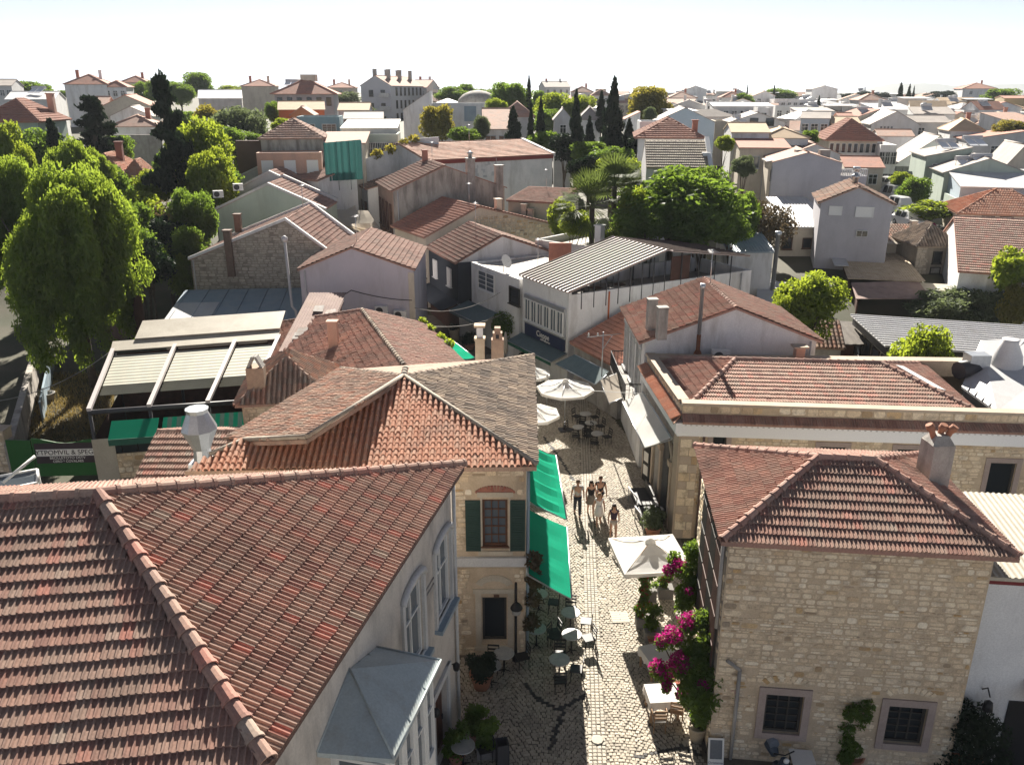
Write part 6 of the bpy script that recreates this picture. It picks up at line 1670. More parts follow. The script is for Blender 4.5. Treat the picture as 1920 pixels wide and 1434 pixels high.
o = thing('roof_extractor', 'white bulbous roof extractor with duct box on the metal roofed hall', 'chimney cowl', (p.x, p.y, 5.9))
MB().lathe([(.62, 0), (.7, .4), (.6, 1.0), (.32, 1.6), (.36, 1.75), (.3, 1.75)], n=14).build('cowl', METALW, o, world=False); MB().box((-1.3, .1, .7), (.9, .7, .7)).build('duct_box', METALG, o, world=False)
MB().tube([(-2.2, -.2, .35), (-1.0, .2, .4)], .4, 10).build('duct', METALD, o, world=False)
p0 = G(1310, 600, 0)
# filler rooftops of the dense far town
rf = random.Random(77)
fw = [WHITE, PALE, WHITE2, CREAM, WHITE]; fr_ = [GREYROOF, WHITEROOF, TERRA_P, TERRA_P, TERRA_T, WHITEROOF, TERRA_R]
USED = set()
for i in range(165):
    Y = rf.uniform(140, 250) if i < 75 else rf.uniform(180, 430)
    px = rf.uniform(1225, 1930) if i < 145 else rf.uniform(640, 1230)
    if 1605 < px < 1725 and Y < 185: continue
    x = (px - 960) / FPX * (Y * _c + 3)
    zt = T(x, Y) + rf.uniform(3, 6.5)
    w = rf.uniform(6, 11)
    P = V((x, Y, zt)); yw = rf.uniform(-.35, .35)
    k = rf.choice(['gy', 'gx', 'flat', 'hip', 'mb', 'flat'])
    wm, rm = rf.choice(fw), rf.choice(fr_)
    kn = {'gy': 'gable fronted', 'gx': 'pitched', 'flat': 'flat topped', 'hip': 'hip roofed', 'mb': 'lean-to roofed'}[k]
    rn = '' if k == 'flat' else ' under ' + {'grey_far_roof': 'grey', 'white_sheet_roof': 'white', 'pink_far_tile': 'pink', 'red_far_tile': 'red', 'tan_far_tile': 'tan'}[rm.name] + ' roof'
    ln = [(840, 'the grey apartment house'), (1000, 'the white warehouse'), (1230, 'the tall cypresses'), (1370, 'the white hip roofed house'), (1470, 'the white villa'), (1575, 'the blank grey blue wall'), (1660, 'the columned villa'), (1760, 'the parked cars'), (1990, 'the stepping villas')]
    lm = [b for a, b in ln if px < a][0]
    lab = {'white_plaster': 'white ', 'pale_grey_plaster': 'pale grey ', 'white_wall_old': 'off white ', 'cream_plaster': 'cream '}[wm.name] + kn + ' house' + rn + (' by ' if Y < 210 else ' beyond ' if Y < 310 else ' far past ') + lm
    if lab in USED: continue
    USED.add(lab)
    hh = House('town_house', lab, P, P + V((w * cos(yw), w * sin(yw), 0)), rf.uniform(6, 10), T(x, Y) - 1.5, k, rf.uniform(.9, 1.7), wm, rm, group='small pale houses of the far town', cap=False)
    if rf.random() < .45 and k != 'flat':
        MB().slab([hh.L(w * .2, 1.0, hh.ez + .7), hh.L(w * .2 + 2.2, 1.0, hh.ez + .7), hh.L(w * .2 + 2.2, 2.6, hh.ez + 1.5), hh.L(w * .2, 2.6, hh.ez + 1.5)], .1).tube([hh.L(w * .2, 2.7, hh.ez + 1.75), hh.L(w * .2 + 2.2, 2.7, hh.ez + 1.75)], .28, 8).build('solar_heater', METALW, hh.root)
    if rf.random() < .4: hh.chim(w * rf.uniform(.15, .8), 3, hh.ez, hh.ez + 2.2, .6, wm)
    if rf.random() < .35: MB().obox(hh.pt('f', w * .15, hh.ez - 3.0, 0), hh.u * w * .6, -hh.d * 1.1, (0, 0, .9)).build('balcony', wm, hh.root)
    if k == 'flat' and rf.random() < .6: MB().slab([hh.L(w * .1, .3, hh.ez + 2.2), hh.L(w * .9, .3, hh.ez + 2.2), hh.L(w * .9, 4.5, hh.ez + 2.5), hh.L(w * .1, 4.5, hh.ez + 2.5)], .12).box(tuple(hh.L(w * .5, 4.2, hh.ez + 1.0)), (w * .7, .3, 2.6), atan2(hh.u.y, hh.u.x)).build('roof_terrace', WHITEROOF, hh.root)
    if Y < 330: hh.grid('f', rf.choice((2, 3, 4)), rf.choice((1, 2)), 1.0, 1.2, 'n', DFRAME)
    else: hh.grid('f', 2, 1, 1.1, 1.3, 'n', DFRAME)
# hills across the bay
def hill(name, prof, Y, dep, m):
    vs = []; fs = []
    n = len(prof)
    for px, h in prof:
        x = (px - 960) / FPX * Y * .95
        vs += [(x, Y, -3), (x, Y + dep * .5, CAMH + h), (x * 1.3, Y + dep, -3)]
    for i in range(n - 1):
        for j in range(2): fs.append((i * 3 + j, (i + 1) * 3 + j, (i + 1) * 3 + j + 1, i * 3 + j + 1))
    return MB().mesh(vs, fs, 0, True).build(name, m, None, kind='structure')
HILLM = mat('far_hill', (.12, .14, .12), c2=(.16, .17, .14), ns=.004)
hill('hills', [(1560, -25), (1640, -5), (1680, 14), (1720, 34), (1740, 40), (1765, 36), (1790, 40), (1820, 36), (1850, 27), (1890, 33), (1930, 34), (2050, 38), (2200, 20), (2400, -10)], 4000, 700, HILLM)
# ---------------------------------------------------------------- trees and plants
def leafcloud(name, blobs, n, size, m, seed=0, droop=0, aspect=1.6, shell=.55, flat=.0):
    """n leaf faces spread through clumps (centre, radii); droop makes them hang"""
    g = np.random.default_rng(seed)
    C = np.array([b[0] for b in blobs]); Rr = np.array([b[1] for b in blobs])
    w = Rr.prod(1) ** (2 / 3); w /= w.sum()
    k = g.choice(len(blobs), n, p=w)
    d = g.normal(size=(n, 3)); d /= np.linalg.norm(d, axis=1)[:, None]
    r = shell + (1 - shell) * g.random(n) ** .6
    r = np.where(g.random(n) < .25, g.random(n), r)
    p = C[k] + d * Rr[k] * r[:, None] * (1 + .08 * g.normal(size=(n, 1)))
    a = g.normal(size=(n, 3)) + d * .5
    if droop: a = a * (1 - droop) + np.array([0, 0, -1.0]) * droop * 2
    else: a[:, 2] -= .25
    a /= np.linalg.norm(a, axis=1)[:, None]
    b = np.cross(a, g.normal(size=(n, 3))); b /= np.linalg.norm(b, axis=1)[:, None]
    s = size * (.6 + .8 * g.random(n))[:, None]
    a = a * s * aspect; b = b * s
    vs = np.stack([p - b * .3 - a * .5, p + b * .3 - a * .5, p + b * .5 + a * .35, p - b * .35 + a * .6], 1).reshape(-1, 3)
    fs = np.arange(4 * n).reshape(n, 4)
    return qdata(name, vs, fs, m)
def clumps(n, seed, r=(.24, .4), top=.2, squash=.8, rad=.72):
    g = random.Random(seed)
    out = []
    for i in range(n):
        while True:
            p = V((g.uniform(-1, 1), g.uniform(-1, 1), g.uniform(-1, 1)))
            if .35 < p.length < 1: break
        p = p * rad
        q = g.uniform(*r)
        out.append(((p.x, p.y, p.z * squash + top * .1), (q, q, q * .85)))
    return out
def conec(n, seed, w=.3, ir=0.0):
    g = random.Random(seed); out = []
    for i in range(n):
        t = (i + g.random()) / n
        rw = w * (1 - t) ** .75 * (.8 + .5 * g.random()) + .03
        q = g.uniform(0, 6.28)
        out.append(((cos(q) * rw * .55, sin(q) * rw * .55, -1 + 2 * t), (rw * .6 + .02 + ir * g.random(), rw * .6 + .02 + ir * g.random(), .16)))
    return out
CR = {}
def crown(kind, var=0):
    key = (kind, var)
    if key in CR: return CR[key]
    s = var * 17 + len(kind)
    if kind == 'broad': me = leafcloud('crown', clumps(34, s, (.26, .42)), 9000, .062, L_BROAD, s)
    elif kind == 'fine': me = leafcloud('crown', clumps(40, s, (.25, .4)), 17000, .042, L_BROAD, s)
    elif kind == 'lime': me = leafcloud('crown', clumps(34, s, (.26, .4)), 12000, .05, L_LIME, s)
    elif kind == 'plane': me = leafcloud('crown', clumps(32, s, (.26, .42)), 9000, .06, L_YELLOW, s)
    elif kind == 'olive': me = leafcloud('crown', clumps(36, s, (.24, .38)), 12000, .038, L_OLIVE, s, 0, 2.6)
    elif kind == 'dark': me = leafcloud('crown', clumps(34, s, (.26, .4)), 9000, .06, L_DARK, s)
    elif kind == 'cypress': me = leafcloud('crown', conec(46, s, .62), 5200, .085, L_DARK, s, -.6, 2.2)
    elif kind == 'pine':
        g = random.Random(s); bl = []
        for i in range(46):
            t = (i + g.random()) / 46; L_ = (.95 * (1 - t) ** .8 + .08) * g.uniform(.55, 1.1); q = g.uniform(0, 6.28)
            for f in (.35, .65, .95): bl.append(((cos(q) * L_ * f, sin(q) * L_ * f, -.95 + 1.9 * t - .12 * f * L_ + .1 * f * f), (.17, .17, .075)))
        me = leafcloud('crown', bl, 8500, .06, L_DARK, s, 0, 2.4)
    elif kind == 'willow':
        g = random.Random(s); bl = []
        for j in range(13):
            q0 = g.uniform(0, 6.28); r0 = .78 * math.sqrt((j + .3) / 13); h0 = g.uniform(.3, .95) * (1 - .5 * r0)
            cx, cy = cos(q0) * r0, sin(q0) * r0
            bl.append(((cx, cy, h0 - .05), (.25, .25, .17)))
            for i in range(7):
                q = g.uniform(0, 6.28); rr_ = g.uniform(.12, .27); x, y = cx + cos(q) * rr_, cy + sin(q) * rr_
                for k in range(g.randint(2, 5)): bl.append(((x * (1 + .02 * k) + g.gauss(0, .03), y * (1 + .02 * k) + g.gauss(0, .03), h0 - .1 - .22 * k - g.random() * .1), (.15, .15, .15)))
        me = leafcloud('crown', bl, 95000 if var == 0 else 22000, .019 if var == 0 else .034, L_PEPPER, s, .34, 2.5, .4)
    elif kind == 'dry': me = leafcloud('crown', clumps(24, s, (.2, .34)), 2600, .05, L_DRY, s)
    elif kind == 'bush': me = leafcloud('crown', clumps(18, s, (.3, .48)), 5000, .075, L_BROAD, s)
    elif kind == 'limebush': me = leafcloud('crown', clumps(18, s, (.3, .48)), 5000, .075, L_LIME, s)
    CR[key] = me
    return me
def limbs(mb, base, h, r, g, n=5, spread=.4, th=None):
    """tapered trunk with limbs, to height h"""
    lean = V((g.uniform(-.05, .05), g.uniform(-.05, .05), 0)) * h
    top = V((0, 0, h * .62)) + lean
    mb.tube([(0, 0, -.4), V((0, 0, h * .3)) + lean * .4, top], [r, r * .8, r * .6], 8)
    for k in range(n):
        q = 2 * pi * (k + g.random()) / n
        e = V((cos(q) * h * spread, sin(q) * h * spread, h * g.uniform(.75, 1.0)))
        s = top.lerp(V((0, 0, h * .35)) + lean * .5, g.random() * .6)
        mb.tube([s, s.lerp(e, .5) + V((0, 0, h * .05)), e], [r * .45, r * .3, r * .1], 6)
TK = {}
def tree(label, pos, kind, rx, rz_, cz, var=0, group=None, name='tree', th=None, ry=None, rot=None, trunk_r=None, cat='tree', vis=True):
    """crown of radii rx, rz_ centred cz above the foot"""
    pos = V(pos)
    g = random.Random(int(abs(pos.x * 31 + pos.y * 17)))
    o = thing(name, label, cat, pos, 0, group)
    mb = MB()
    if kind in ('cypress', 'pine'): mb.tube([(0, 0, -.4), (0, 0, cz), (0, 0, cz + rz_ * .9)], [rx * .12, rx * .08, .02], 7)
    else: limbs(mb, (0, 0, 0), cz + rz_ * .25, trunk_r or max(.08, rx * .07), g, 6, .33 * rx / max(.5, cz))
    mb.build('trunk', BARK, o, world=False)
    c = link('crown', crown(kind, var), o, (0, 0, cz), (0, 0, rot if rot is not None else g.uniform(0, 6.28)), (rx, ry or rx, rz_))
    return o
def ptree(label, px, py_top, py_bot, wpx, Y, kind, var=0, foot=None, group=None, name='tree', ry=None, cat='tree', rot=None):
    """tree at forward distance Y whose crown spans these heights and this width in the survey photograph"""
    a, b = GY(px, py_top, Y), GY(px, py_bot, Y)
    wid = wpx / FPX * ((Y * _c) + (CAMH - a.z) * _s)
    if kind not in ('cypress', 'pine', 'willow'):
        b = V((b.x, b.y, b.z - .3 * (a.z - b.z))); wid *= 1.08
    z0 = T(a.x, Y) if foot is None else foot
    z0 = min(z0, b.z)
    return tree(label, (a.x, Y, z0), kind, wid / 2 * 1.12, (a.z - b.z) / 2 * 1.12, (a.z + b.z) / 2 - z0, var, group, name, ry=ry, cat=cat, rot=rot)
# the big pepper trees on the west side
ptree('huge weeping pepper tree with bright green hanging foliage', 100, 300, 660, 225, 50, 'willow', 0, 0, name='pepper_tree')
ptree('second weeping pepper tree behind the huge one at the picture edge', 10, 290, 560, 170, 57, 'willow', 0, 0, name='pepper_tree', rot=2)
ptree('light green feathery tree before the blue grey bungalow', 128, 262, 420, 100, 70, 'willow', 1, name='feathery_tree')
ptree('grey green tree between the pepper trees and blue grey bungalow', 165, 280, 380, 70, 78, 'willow', 1, name='feathery_tree', rot=1)
ptree('bright green bush tree at the picture edge below the green hip house', 5, 215, 330, 70, 82, 'lime')
ptree('dark pointed conifer close to the green hip house', 95, 232, 330, 40, 88, 'pine', 1, name='conifer')
ptree('broad dark conifer before the retaining wall', 168, 190, 298, 96, 100, 'pine', 0, name='conifer')
ptree('tall dark araucaria with ragged upward branches', 302, 158, 345, 92, 82, 'pine', 2, name='conifer')
ptree('sunlit lime green tree touching the tall dark conifer', 370, 205, 350, 120, 86, 'lime', 1)
ptree('bright lime tree lower down beside the row houses', 392, 262, 375, 88, 80, 'lime', 2)
ptree('grey green poplar clump behind the row houses', 430, 185, 290, 120, 120, 'olive', 0)
ptree('yellowish green poplar beside the grey green clump', 395, 190, 260, 70, 128, 'plane', 1)
ptree('fig tree with big dark leaves beside the blue grey bungalow', 240, 365, 480, 90, 66, 'fine', 1)
ptree('dull brown green thicket tree before the row houses', 330, 352, 470, 110, 70, 'dry', 1)
ptree('leafy tree with dark crown at the corner of the row houses', 352, 340, 450, 80, 69, 'fine', 2)
ptree('low lime green bush tree beside the tall conifer', 290, 310, 370, 80, 84, 'lime', 0)
ptree('bright vine bush against the stone gable house', 338, 470, 545, 46, 63, 'limebush', 0, name='bush', cat='bush')
ptree('dark shrub under the pepper tree by the brown fence', 255, 420, 520, 90, 62, 'fine', 0, name='bush', cat='bush')
for k, (px, t, b, w, Y, kd) in enumerate(((28, 148, 180, 50, 215, 'broad'), (66, 150, 180, 60, 205, 'broad'), (300, 146, 186, 66, 200, 'fine'), (262, 150, 190, 40, 205, 'fine'), (335, 150, 190, 50, 198, 'fine'), (370, 132, 172, 56, 240, 'broad'), (430, 158, 180, 60, 235, 'lime'), (110, 168, 182, 30, 215, 'broad'))):
    ptree(('bushy tree on the skyline behind the white metal gable roof, the western one', 'round tree on the skyline behind the white metal gable roof', 'tall bamboo like clump, the middle one behind the grey wall', 'tall bamboo like clump touching the cream hip roof', 'tall bamboo like clump beside the grey skyline tree', 'big grey green round tree highest on the western skyline', 'bright green spreading tree on the skyline beside the cream house', 'low hedge tree beside the tall windowless house')[k], px, t, b, w, Y, kd, k % 3)
ptree('small lime tree between the derelict house and teal building', 530, 218, 250, 46, 100, 'lime', 0)
ptree('pale shrub tree beside the teal building', 548, 222, 252, 24, 99, 'olive', 1)
ptree('dark evergreen tree below the wide red hip roof', 510, 185, 225, 30, 140, 'fine', 2)
ptree('hazy green tree before the grey apartment house', 665, 190, 222, 76, 190, 'olive', 2)
ptree('hazy blue green tree right of the wide hip roof', 640, 168, 195, 70, 225, 'olive', 0)
ptree('golden green plane tree standing alone beside the pale warehouse roof', 820, 188, 258, 60, 118, 'plane', 0)
ptree('low round tree at the foot of the golden plane tree', 872, 235, 262, 56, 110, 'broad', 1)
ptree('palm like green tree above the long white warehouse', 900, 212, 255, 36, 114, 'olive', 1)
for k, (px, t, b, w, Y, kd) in enumerate(((845, 160, 188, 60, 225, 'fine'), (876, 154, 182, 36, 235, 'broad'), (905, 164, 186, 70, 240, 'fine'), (955, 146, 208, 62, 165, 'broad'), (930, 180, 215, 40, 150, 'lime'), (1010, 165, 215, 30, 190, 'broad'), (1040, 168, 225, 80, 160, 'lime'), (1090, 174, 215, 60, 158, 'lime'), (1030, 200, 245, 60, 150, 'broad'))):
    ptree(('dark hedge like tree on the skyline above the flat hall', 'round tree on the skyline above the flat hall', 'wide low tree on the skyline beside the dome', 'tall sunlit tree in the centre of the skyline', 'yellow green tree below the tall sunlit tree', 'grey green tree behind the pair of skyline cypresses', 'wide bright green tree with rounded top in the centre', 'round bright green tree touching the wide one', 'dark lower side of the bright green trees behind the slim cypress')[k], px, t, b, w, Y, kd, k % 3)
for k, (px, t, b, w, Y) in enumerate(((962, 205, 262, 42, 112), (996, 200, 262, 20, 112), (1014, 192, 264, 26, 110), (992, 148, 205, 18, 165), (1081, 180, 292, 44, 104), (1152, 162, 285, 62, 106), (1128, 178, 240, 34, 130), (1106, 225, 285, 34, 108), (1180, 230, 290, 40, 108))):
    ptree(('short dark cypress beside the white cottage', 'slim dark cypress, the thinner of the twin pair', 'slim dark cypress, the fuller of the twin pair', 'narrow cypress on the skyline beside the tall sunlit tree', 'thick column cypress above the white warehouse gable', 'tallest ragged cypress with several pointed tops', 'greyish cypress behind the tallest one', 'low dark cypress between the two big ones', 'dark bushy evergreen beside the glass terrace')[k], px, t, b, w, Y, 'cypress', k % 3, name='cypress')
ptree('big yellow green plane tree on the skyline', 1218, 156, 222, 82, 150, 'plane', 2)
o = ptree('small pale palm below the big yellow plane tree', 1219, 198, 222, 26, 128, 'olive', 2, name='palm')
ptree('round dark green tree before the warehouse gable', 1105, 285, 335, 70, 82, 'dark', 1)
ptree('yellow brown feathery tree behind the fan palms', 1165, 288, 345, 90, 80, 'lime', 2)
ptree('big rounded dark green tree with sunlit top in the garden', 1275, 304, 430, 225, 66, 'fine', 0)
ptree('bright lime garden tree beside the fan palms', 1200, 340, 430, 76, 64, 'lime', 1)
ptree('drooping green tree beside the tan slate roof', 1330, 300, 400, 90, 68, 'fine', 1)
ptree('low lime bush behind the flat roof annex', 1140, 420, 446, 70, 68, 'limebush', 1, name='bush', cat='bush')
ptree('yellow leaved shrub beside the cream annex', 1055, 365, 430, 50, 74, 'limebush', 0, name='bush', cat='bush')
ptree('small round green tree before the striped red roof house', 1398, 288, 325, 46, 84, 'olive', 1)
ptree('bare brown tree with thin grey twigs', 1455, 345, 455, 110, 72, 'dry', 0)
ptree('dark green tree in front of the bare brown one', 1398, 345, 455, 60, 70, 'fine', 2)
ptree('round green tree beside the tan villa wing', 1522, 240, 270, 32, 112, 'broad', 0)
ptree('green tree beside the white hip roofed house', 1362, 250, 280, 34, 100, 'lime', 0)
ptree('dark green tree below the brown roofed skyline house', 1398, 172, 196, 34, 230, 'broad', 1)
ptree('broad hazy tree group on the eastern skyline', 1460, 163, 188, 60, 320, 'fine', 1)
for k, (px, t, w, Y) in enumerate(((1402, 163, 8, 330), (1452, 165, 12, 300), (1536, 186, 20, 230), (1690, 160, 22, 245), (1706, 163, 20, 247), (1714, 168, 12, 246), (1668, 188, 12, 220))):
    ptree('hazy dark cypress of the far town, ' + ('a thin needle', 'beside the pink gable', 'before the tall blank block', 'the tallest of the three together', 'the second of the three together', 'the smallest of the three together', 'standing low before the apartment row')[k], px, t, t + 44, w, Y, 'cypress', k % 3, name='cypress')
for k, (px, t, b, w, Y) in enumerate(((1590, 174, 190, 40, 330), (1620, 170, 190, 50, 345), (1650, 172, 186, 40, 350), (1756, 170, 186, 44, 340), (1796, 168, 188, 80, 345), (1880, 164, 190, 60, 280))):
    ptree('dark pine crowns on the eastern skyline, ' + ('the westernmost clump', 'behind the grey hip house', 'beside the three cypresses', 'rounded one on the hill line', 'broad one left of the hotel', 'big one right of the hotel')[k], px, t, b, w, Y, 'dark' if k < 5 else 'broad', k % 3, name='pine')
ptree('bright green tree beside the parked cars', 1692, 318, 346, 40, 104, 'lime', 2)
ptree('leafy tree against the stepping villas', 1722, 328, 372, 56, 98, 'broad', 2)
ptree('brown green tree at the eastern edge', 1905, 222, 252, 76, 135, 'plane', 1)
ptree('sunlit leafy fig tree beside the open sheds', 1532, 498, 610, 125, 47, 'lime', 1, 0)
ptree('small lime sapling behind the white gable house', 1472, 545, 600, 50, 46, 'lime', 2, 0)
ptree('sunlit lime green hedge tree behind the parapet building', 1745, 600, 720, 200, 41.5, 'lime', 0, 0, ry=1.6)
ptree('grey green oleander bush beside the pale corrugated roof', 1800, 535, 600, 150, 61, 'olive', 1, name='bush', cat='bush')
ptree('dark olive bush at the eastern edge of the yard', 1880, 540, 595, 60, 60, 'olive', 2, name='bush', cat='bush')
ptree('yellow tipped shrub at the eastern edge', 1912, 525, 600, 50, 59, 'plane', 2, name='bush', cat='bush')
ptree('round sunlit bush beside the long red tiled roof', 1908, 455, 530, 80, 60, 'limebush', 1, name='bush', cat='bush')
for k, (px, t, b, w, Y, kd) in enumerate(((1020, 240, 285, 60, 108, 'broad'), (1062, 245, 292, 70, 104, 'dark'), (1108, 262, 300, 70, 100, 'broad'), (1195, 252, 300, 60, 100, 'dark'), (1150, 270, 310, 80, 96, 'fine'))):
    ptree('dark garden hedge tree before the cypresses, ' + ('the westernmost', 'under the thick column cypress', 'in the middle', 'beside the white hip roofed house', 'nearest the warehouse gable')[k], px, t, b, w, Y, kd, k % 3)
for k, (px, t, b, w, Y, kd) in enumerate(((1215, 372, 440, 120, 63, 'fine'), (1310, 372, 445, 120, 62.5, 'broad'), (1370, 390, 450, 70, 66, 'fine'), (1080, 390, 435, 60, 66, 'lime'))):
    ptree('leafy lower garden tree behind the terrace restaurant, ' + ('below the lime garden tree', 'below the big rounded tree', 'beside the bare brown tree', 'beside the cream annex')[k], px, t, b, w, Y, kd, k % 3)
for k, (px, t, b, w, Y, kd) in enumerate(((70, 235, 330, 110, 92, 'fine'), (200, 300, 380, 90, 80, 'broad'), (250, 345, 430, 90, 72, 'lime'), (300, 395, 500, 90, 66, 'dark'), (345, 415, 490, 70, 65, 'fine'), (410, 300, 372, 80, 84, 'broad'), (270, 440, 520, 80, 60, 'dark'), (330, 262, 350, 90, 90, 'fine'), (215, 250, 300, 60, 103, 'broad'), (400, 230, 280, 90, 105, 'broad'), (450, 240, 275, 70, 112, 'fine'), (345, 205, 245, 60, 130, 'broad'))):
    ptree('dense tree of the western gardens, ' + ('before the green hip house', 'beside the orange tiled bungalow', 'bright one below the bungalow', 'deep shaded one by the pepper tree', 'shaded one by the stone gable', 'behind the row house parapets', 'low one over the brown fence', 'around the ragged tall conifer', 'below the retaining wall', 'beneath the grey green poplars', 'before the brown wall', 'behind the lime green trees')[k], px, t, b, w, Y, kd, k % 3)
# bougainvillea bush in the street of cars
b_ = ptree('yellow and pink bougainvillea hedge beside the parked cars', 1748, 376, 406, 90, 90, 'limebush', 2, name='bush', cat='bush')
link('blossom', leafcloud('blossom', clumps(8, 3, (.12, .2)), 500, .09, FLOWER, 5), b_, tuple(b_.children[1].location), None, tuple(b_.children[1].scale))
# fan palms
def palm(label, px, py, Y, r, seed):
    c = GY(px, py, Y)
    g = random.Random(seed)
    o = thing('fan_palm', label, 'palm tree', (c.x, Y, T(c.x, Y)))
    h = c.z - o.location.z
    MB().tube([(0, 0, -.3), (.1, 0, h * .5), (0, 0, h)], [.24, .2, .22], 8).build('trunk', BARK, o, world=False)
    mb = MB()
    for k in range(46):
        el = radians(g.uniform(-50, 80)); az = g.uniform(0, 6.28)
        d = V((cos(az) * cos(el), sin(az) * cos(el), sin(el)))
        p = V((0, 0, h)) + d * r * .5
        mb.tube([(0, 0, h), p], .02, 3, cap=False)
        s = d.cross(V((0, 0, 1))).normalized(); u = s.cross(d)
        for j in range(13):
            a = radians(-75 + 150 * j / 12)
            t = d * cos(a) + s * sin(a)
            e = p + t * r * .55 - V((0, 0, .12 * r * (1 - d.z) * (.5 + .5 * cos(a))))
            w = (s * cos(a) - d * sin(a)) * .06
            mb.face([p, p.lerp(e, .55) - w, e, p.lerp(e, .55) + w])
    mb.build('crown', L_PALM, o, world=False)
palm('shaggy fan palm in front of the garden trees, its crown lower', 1110, 385, 66, 3.0, 1)
palm('shaggy fan palm in the garden, its crown higher', 1152, 350, 68, 2.8, 2)
# climber leaves on walls
def ivy(label, pts, n, size, m, seed=0, name='climber', rad=.35):
    bl = [(tuple(p), (rad, rad, rad)) for p in pts]
    c = V(pts[0])
    me = leafcloud('climber', [((b[0][0] - c.x, b[0][1] - c.y, b[0][2] - c.z), b[1]) for b in bl], n, size, m, seed)
    o = link(name, me, None, c)
    return tag(o, label, 'climbing plant')
ivy('red brown creeper on the corner of the stone house', [G(1000, 1050, 3.7), G(1003, 1085, 3.0), G(998, 1120, 2.2), G(995, 1165, 1.3)], 900, .09, L_DRY, 1, rad=.3)
ivy('green creeper trailing along the old tile roof eave', [V((-5.6, 50, 4.4)), V((-4.9, 48.4, 4.4)), V((-4.2, 47, 4.3)), V((-3.6, 45.6, 4.3))], 500, .12, L_LIME, 2, rad=.3)
ivy('orange green creeper along the top of the white rising wall', [w0.lerp(w1, .4), w0.lerp(w1, .6), w0.lerp(w1, .8), w0.lerp(w1, .95)], 500, .2, L_YELLOW, 3, rad=.6)
ivy('creeper hanging over the glazed terrace hall', [G(1640, 640, 2.8), G(1655, 655, 2.6), G(1668, 672, 2.2), G(1650, 670, 1.6)], 900, .14, L_BROAD, 4, rad=.5)
# dry grass of the yard
mb = MB()
gr = np.random.default_rng(3)
pts = []
while len(pts) < 9000:
    a = G(gr.uniform(55, 215), gr.uniform(700, 845), 0)
    pts.append(a)
p = np.array([tuple(q) for q in pts]); n = len(p)
a = np.stack([gr.normal(0, .35, n), gr.normal(0, .35, n), np.ones(n)], 1) * gr.uniform(.08, .25, n)[:, None]
b = np.stack([gr.normal(0, 1, n), gr.normal(0, 1, n), np.zeros(n)], 1) * .02
vs = np.stack([p - b, p + b, p + a + b * .3, p + a - b * .3], 1).reshape(-1, 3)
STRAW = leafmat('straw', (.2, .15, .06), (.32, .24, .1), (.4, .3, .1), .3)
o = link('grass', qdata('grass', vs, np.arange(4 * n).reshape(n, 4), STRAW)); o['kind'] = 'stuff'
# ---------------------------------------------------------------- awnings and umbrellas of the street
def awning(label, i0, i1, o1, o0, m, group=None, val=.22, n=6, wav=.05, vm=None):
    i0, i1, o1, o0 = map(V, (i0, i1, o1, o0))
    c = (i0 + i1) / 2
    o = thing('awning', label, 'awning', (c.x, c.y, c.z - .3), 0, group)
    mb = MB()
    k = 14
    def P(s, t): return i0.lerp(i1, s).lerp(o0.lerp(o1, s), t) + V((0, 0, wav * sin(s * n * pi * 2) * sin(t * pi) - wav * 1.2 * sin(t * pi)))
    for a in range(k):
        for b in range(6): mb.face([P(a / k, b / 6), P((a + 1) / k, b / 6), P((a + 1) / k, (b + 1) / 6), P(a / k, (b + 1) / 6)], 0, True)
    mb.build('canopy', m, o)
    mb = MB()
    for s in (0.01, .99): mb.tube([i0.lerp(i1, s) - V((0, 0, .12)), o0.lerp(o1, s) - V((0, 0, .06))], .025, 5)
    mb.tube([o0, o1], .03, 6); mb.tube([i0 - V((0, 0, .05)), i1 - V((0, 0, .05))], .05, 6)
    mb.build('frame', METALG, o)
    if val:
        mb = MB(); q0, q1 = o0, o1
        for a in range(12):
            s, t = q0.lerp(q1, a / 12), q0.lerp(q1, (a + 1) / 12); mb.face([s - V((0, 0, val)), t - V((0, 0, val)), t, s])
        mb.build('valance', vm or m, o)
    return o
awning('green fabric awning on the stone corner house, the farther one with wavy folds', (.72, 33.4, 3.5), (.6, 27.9, 3.5), (2.06, 27.7, 2.8), (1.95, 33.5, 2.8), CGREEN, 'green awnings over the cafe tables', .0, 5, .09)
awning('green fabric awning on the stone corner house, the nearer one hanging over the cafe tables', (.58, 27.2, 3.5), (.5, 23.0, 3.45), (1.9, 22.6, 2.75), (2.04, 27.1, 2.8), CGREEN, 'green awnings over the cafe tables', 0, 3, .03)
awning('small green awning below the eave of the patched red roof', G(830, 640, 3.8), G(868, 673, 3.8), G(890, 670, 3.0), G(852, 641, 3.0), CGREEN, None, 0, 2, .03)
awning('large white square awning stretched from the arched wall of the parapet building', (6.35, 37.7, 4.3), (6.72, 32.0, 4.3), G(1208, 839, 3.45), G(1167, 753, 3.45), CWHITE, None, 0, 2, .02)
awning('smaller beige awning below the iron balcony', G(1126, 712, 3.8), G(1160, 698, 3.9), G(1171, 745, 3.3), G(1143, 756, 3.2), CCREAM, None, 0, 1, .02)
awning('grey teal awning below the low red tiled shop roof', G(1078, 664, 3.25), G(1142, 696, 3.25), G(1116, 721, 2.6), G(1040, 682, 2.6), CTEAL, None, .0, 1, .0)
awning('grey teal awning with green lettered valance below the navy sign', F1.pt('f', 0, 2.35, .05), F1.pt('f', 5.6, 2.35, .05), F1.pt('f', 5.6, 1.95, 1.25), F1.pt('f', 0, 1.95, 1.25), CTEAL, None, .25, 1, 0, CDGREEN)
awning('dark teal awning on the small white flat house', F0.pt('f', -.5, 3.0, .05), F0.pt('f', 4.2, 3.0, .05), F0.pt('f', 4.2, 2.45, 1.7), F0.pt('f', -.5, 2.45, 1.7), CTEAL, None, .2, 1, 0)
